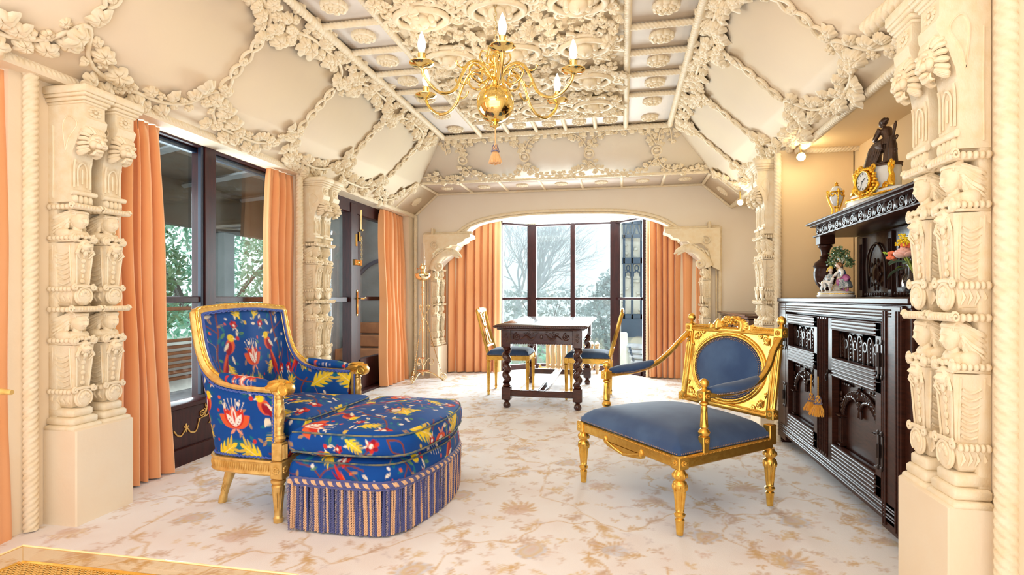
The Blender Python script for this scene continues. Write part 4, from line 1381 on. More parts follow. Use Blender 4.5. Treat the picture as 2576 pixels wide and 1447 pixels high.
def mk_meshes():
    D = {}
    mb = MB(); v, q = face_grid(); mb.add(v, q, m=T(.118, 0, .408) @ rotm('Y', .12))
    # fillet and swept-back hair
    mb.tube([(.112 + .036 * math.cos(a), .036 * math.sin(a), .438 + .003 * math.cos(a)) for a in np.linspace(-2.4, 2.4, 24)], .006, 6)
    R = random.Random(4)
    for s_ in (-1, 1):
        for k in range(7):
            z = .445 - k * .011
            pts = [(.122 - .007 * k, s_ * (.026 + .0014 * k), z), (.098, s_ * (.036 + .001 * k), z - .004), (.068, s_ * (.043 + .003 * math.sin(k)), z - .016 - .003 * k), (.040, s_ * (.050 + .003 * math.cos(k * 2)), z - .028 - .005 * k), (.014, s_ * .046, z - .036 - .006 * k)]
            mb.tube(smooth_path(pts, 12), [.006, .008, .009, .009, .009, .009, .0095, .009, .009, .008, .007, .005], 6)
    mb.ell((.075, 0, .41), (.05, .040, .046), 14, 10)
    mb.ell((.110, 0, .434), (.036, .037, .020), 20, 12)
    for k in range(9):
        y = -.032 + .008 * k
        mb.tube(smooth_path([(.142 - abs(y) * .35, y * .9, .428), (.128, y, .446), (.096, y * 1.05, .454)], 7), .0052, 6)
    mb.tube([(.10, 0, .335), (.106, 0, .385)], [.024, .018], 12)
    D['head'] = mb
    mb = MB()
    mb.ell((.080, 0, .338), (.056, .062, .028), 20, 12)
    for s_ in (-1, 1):
        mb.ell((.074, s_ * .044, .342), (.044, .022, .026), 12, 8)
        mb.ell((.118, s_ * .024, .326), (.024, .024, .022), 12, 8)
    mb.tube(smooth_path([(.10, -.055, .345), (.138, -.02, .330), (.142, 0, .326), (.138, .02, .330), (.10, .055, .345)], 14), .005, 6)
    D['bust'] = mb
    mb = MB()
    for s_ in (-1, 1):
        mb.tube(spiral((.148, s_ * .048, .318), .019, .004, 1.4, 20, PI / 2 if s_ > 0 else PI / 2, 'yz'), [.0075 * (1 - .4 * i / 19) for i in range(20)], 6)
        mb.ell((.146, s_ * .048, .318), (.016, .017, .017), 10, 6)
        for k in range(5):
            mb.tube([(.148, s_ * .012 * k * .5, .300 - .004 * k), (.152, s_ * (.018 + .006 * k), .292 - .011 * k), (.144, s_ * (.030 - .002 * k), .280 - .014 * k)], [.006, .0075, .003], 6)
    v, q = face_grid((.024, .026, .030), 28, 20, True); mb.add(v, q, m=T(.145, 0, .288))
    for k in range(5):
        mb.ell((.150, -.036 + .018 * k, .326 + .004 * (k % 2)), (.011, .010, .010), 8, 6)
    mb.ell((.150, 0, .250), (.011, .011, .015), 8, 6)
    mb.ell((.150, -.014, .262), .009, 7, 5); mb.ell((.150, .014, .262), .009, 7, 5)
    D['mask'] = mb
    # basket below the shaft with scrolled front
    mb = MB()
    mb.lathe([(.030, .0), (.040, .004), (.050, .02), (.062, .05), (.068, .075), (.060, .09), (.05, .092)], 4, m=T(.07, 0, 0) @ Sc(1.35, 1.05, 1) @ rotm('Z', PI / 4))
    for s_ in (-1, 1):
        for k in range(6):
            mb.ell((.012 + .022 * k, s_ * .054, .080), (.0125, .012, .013), 8, 6)
        for k in range(4):
            mb.tube([(.025 + .028 * k, s_ * .046, .066), (.018 + .028 * k, s_ * .049, .045), (.025 + .028 * k, s_ * .040, .022)], [.004, .008, .003], 5)
    mb.ell((.138, 0, .046), (.016, .044, .044), 20, 14)
    for s_ in (-1, 1): mb.tube(spiral((.148, s_ * .047, .088), .014, .003, 1.3, 18, PI / 2, 'yz'), .006, 6)
    mb.tube([(.140, -.045, .092), (.146, 0, .096), (.140, .045, .092)], .008, 7)
    mb.tube([(.148, .036 * math.cos(a), .048 + .038 * math.sin(a)) for a in np.linspace(-.9, PI + .9, 22)], .005, 6)
    for k in range(5):
        a = PI * (k + .5) / 5
        mb.ell((.150, .018 * math.cos(a), .048 + .02 * math.sin(a)), (.008, .009, .012), 8, 6)
    D['basket'] = mb
    # abacus
    mb = MB()
    mb.bbox((.078, 0, .462), (.150, .112, .012), .003)
    for s_ in (-1, 1):
        for k in range(6):
            mb.ell((.014 + .025 * k, s_ * .056, .466), (.014, .012, .013), 8, 6)
    mb.tube([(.155, -.066, .468), (.155, .066, .468)], .014, 10)
    for s_ in (-1, 1): mb.tube(spiral((.155, s_ * .070, .468), .017, .003, 1.5, 18, 0, 'xz'), .005, 5)
    for k in range(7): mb.ell((.168, -.045 + .015 * k, .468), (.005, .006, .009), 6, 5)
    mb.lathe([(.030, .474), (.045, .478), (.064, .495)], 4, m=T(.065, 0, 0) @ rotm('Z', PI / 4))
    D['abacus'] = mb
    # lion head of the bracket
    mb = MB(); A = T(.200, 0, 1.785) @ rotm('Y', .22); mb.t = A
    mb.ell((0, 0, .004), (.044, .040, .042), 22, 16)                                   # skull
    mb.ell((.022, 0, .018), (.024, .028, .018), 16, 10)                                # forehead
    for s_ in (-1, 1):
        mb.ell((.044, s_ * .012, -.012), (.018, .016, .014), 16, 11)                   # muzzle halves
        mb.ell((.030, s_ * .026, -.010), (.018, .016, .018), 14, 10)                   # cheeks
        mb.tube(smooth_path([(.040, s_ * .006, .016), (.044, s_ * .018, .024), (.034, s_ * .030, .018)], 8), [.005, .006, .007, .007, .007, .006, .005, .004], 7)
        mb.ell((.040, s_ * .017, .009), (.006, .008, .005), 10, 7)                     # eyes under the brow
        mb.ell((-.006, s_ * .036, .036), (.010, .010, .014), 10, 8)                    # ears
        for k in range(10):
            a = -1.9 + k * .42
            c, d_ = math.cos(a), math.sin(a)
            P = smooth_path([(.018, s_ * (.026 + .010 * abs(c)), .038 * d_), (.002, s_ * (.036 + .014 * abs(c)), .052 * d_ - .002), (-.020, s_ * (.040 + .016 * abs(c)), .060 * d_ - .008), (-.034, s_ * (.034 + .012 * abs(c)), .066 * d_ - .004)], 11)
            mb.tube(P, [.004, .006, .008, .009, .0095, .0095, .009, .008, .0065, .005, .003], 7)
    mb.tube(smooth_path([(.030, 0, .022), (.046, 0, .010), (.058, 0, -.004)], 8), [.008, .008, .008, .008, .009, .010, .010, .008], 9)   # bridge of the nose
    mb.ell((.060, 0, -.006), (.006, .011, .006), 12, 8)
    mb.ell((.038, 0, -.036), (.020, .017, .009), 14, 9)                                # lower jaw
    for k in range(5): mb.tube(smooth_path([(.040 - .004 * k, -.016 + .008 * k, -.038), (.030, -.018 + .009 * k, -.054), (.012, -.018 + .009 * k, -.060)], 7), [.004, .006, .007, .007, .006, .004, .002], 6)
    for k in range(5): mb.tube(smooth_path([(.026, -.020 + .010 * k, .034), (.008, -.024 + .012 * k, .054), (-.018, -.028 + .014 * k, .064)], 7), .0075, 6)
    D['lion_head'] = mb
    # bracket, block and capital
    mb = MB()
    side = [(.0, 1.50), (.135, 1.50), (.128, 1.56), (.128, 1.68), (.140, 1.74), (.165, 1.79), (.195, 1.83), (.215, 1.86), (.220, 1.885), (.205, 1.90), (.205, 1.955), (.0, 1.955)]
    mb.prism([(x, z) for x, z in side], -.052, .052, m=rotm('X', PI / 2))
    # raised panel edges on the front and cheeks
    fr = [(.131, 1.57), (.131, 1.66), (.138, 1.70)]
    for y in (-.040, .040): mb.tube(smooth_path([(x + .003, y, z) for x, z in fr], 10), .0045, 5)
    mb.tube(smooth_path([(.1345, -.022, 1.575), (.1345, -.022, 1.66), (.139, 0, 1.688), (.1345, .022, 1.66), (.1345, .022, 1.575)], 20), .0035, 5)
    mb.tube([(.134, 0, 1.59), (.134, 0, 1.66)], .004, 6)
    for s_ in (-1, 1):
        mb.tube(smooth_path([(.03, s_ * .054, 1.52), (.032, s_ * .054, 1.70), (.03, s_ * .054, 1.86)], 12), .0035, 5)
        mb.tube(smooth_path([(.10, s_ * .053, 1.74), (.12, s_ * .053, 1.80), (.165, s_ * .053, 1.86), (.12, s_ * .053, 1.90), (.085, s_ * .053, 1.86), (.10, s_ * .053, 1.74)], 30), .0035, 5)
    for s_ in (-1, 0, 1):
        for k in range(3): mb.ell((.132 + .004 * k, s_ * .022, 1.715 + .012 * k), (.004, .006, .004), 6, 5)
    mb.tube([(.142, -.062, 1.545), (.142, .062, 1.545)], .012, 10)
    for k in range(4): mb.ell((.132, -.036 + .024 * k, 1.515), (.016, .0125, .026), 8, 8)
    for k in range(8):
        a = k * PI / 4
        mb.ell((.207, .024 * math.cos(a), 1.925 + .018 * math.sin(a)), (.006, .011, .008), 7, 5)
    mb.ell((.210, 0, 1.925), (.007, .008, .008), 8, 6)
    for i, (e, z0, z1) in enumerate(((.010, 1.955, 1.968), (.020, 1.968, 1.985), (.032, 1.985, 2.0), (.038, 2.0, 2.035))):
        mb.bbox(((.205 + e) / 2, 0, (z0 + z1) / 2), (.205 + e, .104 + 2 * e * .8, z1 - z0), .004)
    D['bracket'] = mb
    # the herm shafts
    mb = MB()
    for z0 in (.53, 1.012):
        zz = z0 + .088
        mb.add([(.0, -.040, zz), (.128, -.036, zz), (.128, .036, zz), (.0, .040, zz), (.0, -.052, zz + .21), (.146, -.048, zz + .21), (.146, .048, zz + .21), (.0, .052, zz + .21)],
               [(0, 3, 2, 1), (4, 5, 6, 7), (0, 1, 5, 4), (1, 2, 6, 5), (2, 3, 7, 6), (3, 0, 4, 7)])
        for s_ in (-1, 1):
            for k in range(7):
                z = zz + .022 + .023 * k; yy = s_ * (.041 + .010 * (z - zz) / .21)
                mb.tube(smooth_path([(.035, yy, z + .006), (.055, yy, z - .003), (.075, yy, z - .007), (.095, yy, z - .002), (.110, yy, z + .006)], 9), .0045, 5)
            for x in (.022, .118):
                mb.tube([(x, s_ * .0405, zz + .01), (x, s_ * .0500, zz + .20)], .004, 5)
            mb.tube([(.135, s_ * .030, zz + .01), (.147, s_ * .040, zz + .16)], .004, 5)
        for k in range(6):
            z = zz + .03 + .024 * k
            mb.ell((.132 + .07 * (z - zz), 0, z), (.006, .012 - .006 * (k % 2), .012), 8, 6)
        mb.bbox((.078, 0, zz + .218), (.156, .112, .010), .003)
        for s_ in (-1, 1):
            for k in range(6): mb.ell((.014 + .024 * k, s_ * .055, zz + .232), (.013, .012, .012), 8, 6)
    # stepped base
    for i, (e, z0, z1) in enumerate(((.030, .43, .455), (.018, .455, .49), (.004, .49, .53))):
        mb.bbox(((.138 + e) / 2, 0, (z0 + z1) / 2), (.138 + e, .096 + 2 * e, z1 - z0), .008)
    mb.bbox((.02, 0, 1.25), (.05, .10, 1.6), .004)
    D['shaft'] = mb
    out = {}
    for k_, b in D.items():
        me = b.mesh(k_, sharp=46); me.materials.append(M['relief']); out[k_] = me
    return out


CM = mk_meshes()


def pillar_pair(label, wx, ys, right=False, depth=1.0, zoff=0.0, group=None, y0=None, y1=None, ped=.42, top='lion', zs=1.0):
    """two columns side by side on one pedestal; x measured out of the wall"""
    yc = (y0 + y1) / 2
    o = thing('pillar_pair', label, 'pillars', (wx, yc, zoff), PI if right else 0, group)
    o.scale = (depth, 1, zs)
    mb = MB(); mb.bbox((.092, 0, ped / 2 - .0), (.186, y1 - y0, ped + .04), .006)
    mb.obj('pedestal', M['plaster'], o)
    for y in ys:
        yy = (y - yc) * (-1 if right else 1)
        c = link('column', CM['shaft'], o, (0, yy, 0))
        for dz in (.53, 1.012):
            for nm, me in (('head', 'head'), ('bust', 'bust'), ('mask', 'mask'), ('basket', 'basket'), ('abacus', 'abacus')):
                link(nm, CM[me], c, (0, 0, dz))
        if top == 'lion':
            link('bracket', CM['bracket'], c); link('lion_head', CM['lion_head'], c)
    return o


pillar_pair('nearest left pair of cream plaster columns with carved women and lion heads on one pedestal', -2.65, (2.195, 2.355), y0=2.12, y1=2.43)
pillar_pair('farther left pair of cream carved columns between the veranda window and the glazed door', -2.65, (4.275, 4.435), y0=4.20, y1=4.51, zoff=.02)
pillar_pair('nearest right pair of large cream carved columns with lion heads, right of the dark cupboard', 1.065, (1.935, 2.095), right=True, depth=.66, y0=1.86, y1=2.17, zoff=-.005)
pillar_pair('farther right pair of cream carved columns behind the gilt open armchair', 1.10, (4.38, 4.53), right=True, depth=.66, y0=4.30, y1=4.61, zoff=.02)


def bay_jamb(label, xw, right):
    """carved jamb columns with a bird-headed corbel at either side of the bay"""
    o = pillar_pair(label, xw, (6.64, 6.84), right=right, depth=.55, y0=6.55, y1=6.92, ped=.40, top=None, zoff=.07, zs=.90)
    s_ = -1 if right else 1
    o.scale = (.55, 1, .90)
    c = thing('bird_corbel', label.replace('pair of cream carved columns', 'cream bird-headed corbel above the columns'), 'corbel', (xw, 6.60, 0), 0)
    if right: c.scale = (-1, 1, 1)
    # stepped console
    mb = MB()
    out = [(-.10, 1.84), (.50, 1.84), (.505, 1.80), (.44, 1.775), (.41, 1.74), (.35, 1.725), (.33, 1.70), (.25, 1.70), (.22, 1.675), (.10, 1.67), (.02, 1.60), (-.02, 1.40), (-.10, 1.36)]
    mb.prism(out, -.02, .24, m=rotm('X', PI / 2) @ T(0, 0, -.24 + .02))
    mb.obj('console', M['relief'], c)
    mb = MB()
    mb.tube(smooth_path([(.02, -.02, 1.40), (.05, -.02, 1.47), (.11, -.02, 1.55), (.19, -.03, 1.605), (.27, -.03, 1.61)], 16), [.05, .05, .05, .052, .054, .056, .056, .055, .054, .052, .050, .050, .052, .054, .05, .045], 12)
    mb.ell((.28, -.03, 1.615), (.060, .045, .045), 16, 10)
    mb.tube(smooth_path([(.31, -.03, 1.61), (.36, -.03, 1.585), (.40, -.03, 1.55)], 8), [.036, .034, .032, .028, .024, .018, .012, .006], 10)
    mb.tube(smooth_path([(.31, -.03, 1.585), (.34, -.03, 1.555), (.37, -.03, 1.54)], 6), [.024, .022, .018, .014, .010, .005], 8)
    mb.ell((.285, -.070, 1.63), (.014, .008, .014), 10, 6)
    mb.tube([(.285 + .02 * math.cos(a), -.068, 1.63 + .02 * math.sin(a)) for a in np.linspace(0, 2 * PI, 15)[:-1]], .004, 5, closed=True)
    for k_ in range(4):
        mb.tube(smooth_path([(.24 - .05 * k_, -.065, 1.64 - .02 * k_), (.20 - .05 * k_, -.075, 1.66 - .03 * k_), (.16 - .045 * k_, -.07, 1.62 - .035 * k_)], 8), [.003, .008, .010, .011, .010, .009, .007, .003], 6)
    mb.tube(spiral((.12, -.05, 1.44), .05, .01, 1.5, 24, 2.0), [.022 * (1 - .5 * i / 23) for i in range(24)], 8)
    mb.tube(spiral((.05, -.045, 1.70), .05, .01, 1.3, 20, 1.0), .008, 6)
    mb.obj('bird_head', M['relief'], c, sharp=60)
    mb = MB()
    mb.rope([(-.115, .085, .10), (-.115, .085, 1.86), (.50, .085, 1.86)], .022, .036, 2, 8, .25)
    mb.tube([(-.075, .088, .12), (-.075, .088, 1.82), (.44, .088, 1.82)], .012, 6)
    mb.obj('rope_frame', M['relief'], c, sharp=60)


bay_jamb('pair of cream carved columns left of the bay arch', -2.335, False)
bay_jamb('pair of cream carved columns right of the bay arch', 0.975, True)

# ================================================================== PATTERNED UPHOLSTERY
def bird_cloth():
    W, H = 0.66, 0.80
    P = Paint(W, H, 0.0018, srgb(6, 72, 150))
    R = random.Random(21)
    bro, tan_, cre = srgb(128, 62, 50), srgb(168, 130, 96), srgb(232, 218, 196)
    red, cri, ora, pnk = srgb(206, 48, 34), srgb(150, 16, 40), srgb(222, 92, 50), srgb(232, 150, 120)
    yel, yel2, teal, wht, grn = srgb(240, 204, 40), srgb(214, 178, 70), srgb(22, 112, 132), srgb(240, 228, 218), srgb(92, 138, 90)
    for _ in range(40): P.disc(R.uniform(0, W), R.uniform(0, H), R.uniform(.03, .08), srgb(8, 54, 122), a=.25, soft=16)
    cx = W / 2

    def both(fn):
        fn(1); fn(-1)

    def X(x, s): return cx + s * x

    def stem(pts, w0, w1, s, c=bro): P.stroke([(X(x, s), y) for x, y in pts], w0, c, w1)

    def lf(x, y, L, w, a, c, s, op=1.0, **k):
        P.leaf(X(x, s), y, L, w, a if s > 0 else PI - a, c, op, **k)

    # vines
    def vines(s):
        stem([(.0, .34), (.06, .33), (.13, .28), (.22, .30), (.28, .38), (.30, .46)], .008, .006, s)
        stem([(.16, .30), (.20, .24), (.19, .15), (.24, .08), (.30, .05)], .008, .004, s)
        stem([(.27, .38), (.25, .46), (.20, .56), (.17, .66), (.10, .73), (.02, .76)], .010, .005, s)
        stem([(.20, .56), (.26, .62), (.30, .70)], .006, .003, s)
        stem([(.0, .10), (.05, .14), (.10, .12), (.14, .17)], .006, .003, s)
        stem([(.0, .0), (.03, .05), (.0, .10)], .008, .006, s)
        for (x0, y0, x1, y1, x2, y2) in ((.28, .44, .24, .50, .28, .53), (.17, .66, .22, .70, .21, .76), (.10, .73, .08, .66, .04, .62), (.25, .10, .29, .14, .27, .19), (.13, .28, .10, .22, .12, .20)):
            P.stroke([(X(x0, s), y0), (X(x1, s), y1), (X(x2, s), y2)], .0032, tan_ if s > 0 else teal, .0022)
            for _ in range(2): P.disc(X(x2, s) + R.uniform(-.012, .012), y2 + R.uniform(-.01, .014), .0075, wht, a=.95)
        for _ in range(16):
            x, y = R.uniform(.02, .31), R.uniform(.02, .78); a = R.uniform(0, 6.3)
            lf(x, y, R.uniform(.05, .08), .016, a, srgb(10, 92, 130), s, op=.7, soft=6)
        for _ in range(58):
            x, y = R.uniform(.02, .31), R.uniform(.02, .78); a = R.uniform(0, 6.3)
            lf(x, y, R.uniform(.026, .052), .008, a, R.choice([cre, tan_, teal, teal, grn]), s, soft=1.2)
            if R.random() < .5: lf(x, y, .028, .0022, a, srgb(14, 66, 138), s, soft=1.0)
        for _ in range(18):
            x, y = R.uniform(.02, .31), R.uniform(.02, .78)
            P.disc(X(x, s), y, R.uniform(.007, .012), R.choice([red, ora, wht, yel2]), a=.95)
    both(vines)

    # yellow feathery leaves with green halo
    def feather(x, y, a, L, s):
        lf(x - .004, y, L * 1.12, L * .30, a, teal, s, op=.8, soft=8)
        lf(x, y, L, L * .15, a, yel, s, lobes=5)
        for k in (.15, .32, .5, .66):
            for sg in (-1, 1):
                lf(x + L * k * math.cos(a), y + L * k * math.sin(a), L * .42, L * .05, a + sg * .72, yel if k < .5 else yel2, s)
        lf(x, y, L * .9, .0025, a, cre, s)
    for (x, y, a, L) in ((.14, .255, 2.6, .16), (.27, .72, -.7, .15), (.10, .03, .5, .15), (.30, .20, 1.9, .13), (.05, .62, 1.2, .11), (.20, .42, -2.0, .09)):
        both(lambda s: feather(x, y, a, L, s))

    # birds facing one another
    def bird(s, bx=.155, by=.50):
        lf(bx + .012, by - .01, .20, .012, -1.05, red, s, curve=.06)
        lf(bx + .018, by - .01, .18, .009, -1.22, cri, s, curve=.08)
        lf(bx + .004, by, .17, .007, -.98, ora, s, curve=.04)
        P.disc(X(bx, s), by, .040, ora, .026, (-1.0 if s > 0 else 1.0 + PI))
        P.disc(X(bx + .012, s), by - .012, .036, cri, .018, (-1.0 if s > 0 else 1.0 + PI))
        lf(bx + .002, by + .018, .062, .009, -.75, cre, s)
        P.disc(X(bx - .016, s), by + .038, .021, yel, .019)
        lf(bx - .028, by + .036, .020, .005, 3.5, wht, s)
        P.disc(X(bx - .022, s), by + .042, .0028, srgb(20, 20, 30))
    both(bird)

    # central red tulip
    def tulip(x, y, q, dark=False):
        for k, (a, c) in enumerate(((PI / 2 + .95, ora), (PI / 2 - .95, ora), (PI / 2 + .5, red), (PI / 2 - .5, red), (PI / 2, ora))):
            P.leaf(x, y, .10 * q, .026 * q, a, c)
        for a in (PI / 2 + .62, PI / 2 - .62):
            P.leaf(x, y + .006 * q, .070 * q, .014 * q, a, wht)
            for t in (.3, .5, .7): P.disc(x + math.cos(a) * .07 * q * t, y + math.sin(a) * .07 * q * t, .0045 * q, cri)
        P.leaf(x, y + .012, .085 * q, .014 * q, PI / 2, wht); P.leaf(x, y + .02, .06 * q, .007 * q, PI / 2, red)
        for k in range(-3, 4):
            a = PI / 2 + k * .16
            P.stroke([(x + .085 * q * math.cos(a), y + .085 * q * math.sin(a)), (x + .125 * q * math.cos(a), y + .125 * q * math.sin(a))], .0022, cre)
            P.disc(x + .128 * q * math.cos(a), y + .128 * q * math.sin(a), .0042 * q, wht)
        for sg in (-1, 1): P.leaf(x, y, .045 * q, .008 * q, -PI / 2 + sg * .9, pnk)
    tulip(cx, .40, 1.0)
    tulip(0.01, .10, .85)

    # crimson blooms
    def bloom(x, y, r, s):
        for k in range(6):
            a = k * PI / 3 + .3
            P.disc(X(x, s) + r * .6 * math.cos(a), y + r * .6 * math.sin(a), r * .52, cri if k % 2 else red, r * .42, a)
        P.disc(X(x, s), y - r * .2, r * .45, wht, r * .35); P.disc(X(x, s), y + r * .1, r * .2, pnk)
        for sg in (-1, 1): P.leaf(X(x, s), y - r * .6, r * 1.1, r * .2, -PI / 2 + sg * .7, cre)
    both(lambda s: bloom(.05, .755, .030, s))
    both(lambda s: bloom(.22, .12, .026, s))
    both(lambda s: bloom(.06, .20, .020, s))
    both(lambda s: bloom(.29, .36, .024, s))
    both(lambda s: bloom(.10, .60, .020, s))
    # scaled pods
    def pod(x, y, q):
        P.disc(x, y, .050 * q, bro, .036 * q, .2); P.disc(x, y + .004, .040 * q, cre, .026 * q, .2)
        for i in range(-3, 4):
            for j in range(-2, 3):
                P.disc(x + i * .010 * q + (j % 2) * .005 * q, y + .004 + j * .008 * q, .0032 * q, cri)
        for k in range(9):
            a = k * 2 * PI / 9
            P.leaf(x + .042 * q * math.cos(a), y + .030 * q * math.sin(a), .028 * q, .007 * q, a, ora)
    pod(cx + .01, .16, .9); pod(.0, .62, .8)
    return P


CLOTH = bird_cloth()
M['cloth'] = vcol_mat('bird_embroidered_cloth', 0.75, 0.03, (700, 0.3), 0.2)


def cloth_obj(name, V, Q, U, Vv, parent, smooth=True):
    mb = MB(); mb.add(V, Q); o = mb.obj(name, M['cloth'], parent, sharp=70)
    set_cols(o.data, CLOTH.sample(.9 * np.asarray(U).ravel() + .033, .9 * np.asarray(Vv).ravel() + .04))
    return o


def cushion(name, outline, z0, z1, crown, parent, off=(0, 0), rot=0.0, ntheta=600, flat_bottom=True, edge=.045, top=True):
    """soft slab: outline closed plan path; cloth wraps over the edge"""
    P = resample(list(smooth_path([(x, y, 0) for x, y in outline], 400, closed=True)), 0.0032, closed=True)[:, :2]
    n = len(P); c = P.mean(0)
    d = P - c; dist = np.linalg.norm(d, axis=1)
    h = z1 - z0
    prof = [(q, z1 + crown * (1 - q ** 2.4)) for q in np.linspace(0, .90, 112)]
    # rounded edge in (inset metres, z)
    V = []; UU = []
    for q, z in prof:
        V.append(np.column_stack([c + d * q, np.full(n, z) - 0 * q])); UU.append(c + d * q)
    k = 0.9; R_ = dist.mean() * (1 - k)
    z_in = z1 + crown * (1 - .9 ** 2.4)
    for j, t in enumerate(np.linspace(0.05, 1, 34)):
        a = t * PI
        q = k + (1 - k) * math.sin(min(a, PI / 2)) if a < PI / 2 else 1.0 - (1 - k) * .55 * (1 - math.sin(a))
        z = (z_in + z0) / 2 + (z_in - z0) / 2 * math.cos(a)
        seam = 1 - .010 * math.exp(-((t - .24) / .03) ** 2) - .010 * math.exp(-((t - .80) / .03) ** 2)
        V.append(np.column_stack([c + d * q * seam, np.full(n, z)]))
        out = R_ * .5 + (z_in - z) * 1.0
        UU.append(c + d * (.93 + out / dist[:, None].mean()))
    for q in (.6, .02):
        V.append(np.column_stack([c + d * q, np.full(n, z0)])); UU.append(c + d * q)
    V = np.array(V); UU = np.array(UU)
    # gentle wobble of a stuffed cushion
    V[..., 2] += .004 * np.sin(V[..., 0] * 17 + 1) * np.sin(V[..., 1] * 13)
    ca, sa = math.cos(rot), math.sin(rot)
    u = UU[..., 0] * ca - UU[..., 1] * sa + off[0]; v = UU[..., 0] * sa + UU[..., 1] * ca + off[1]
    o = cloth_obj(name, V.reshape(-1, 3), grid_faces(len(V), n, wv=True), u, v, parent)
    for t, nm in ((.24, 'piping'), (.80, 'piping')):
        a = t * PI; q = (k + (1 - k) * math.sin(a)) if a < PI / 2 else 1.0 - (1 - k) * .55 * (1 - math.sin(a))
        z = (z_in + z0) / 2 + (z_in - z0) / 2 * math.cos(a)
        pts = np.column_stack([c + d * (q + .004), np.full(n, z)])[::3]
        mb = MB(); mb.tube(pts, .0045, 5, closed=True); mb.obj(nm, M['gimp_dark'], o)
    return o


M['gimp_dark'] = mat('dark_piping', (0.05, 0.11, 0.16), 0.8, noise=(30, .4, .6), col2=(.25, .22, .12))


# ================================================================== PATTERNED ARMCHAIR
def fluted(theta, n=12, d=.10): return 1 - d * abs(math.cos(n / 2 * theta)) ** 2


def turned(prof, n=24, flutes=None, m=None, mb=None, d=.10):
    mb = mb or MB()
    if flutes:
        z0, z1, k = flutes
        mb.lathe(prof, n, m=m, mod=lambda t, z: (fluted(t, k, d) if z0 <= z <= z1 else 1))
    else:
        mb.lathe(prof, n, m=m)
    return mb


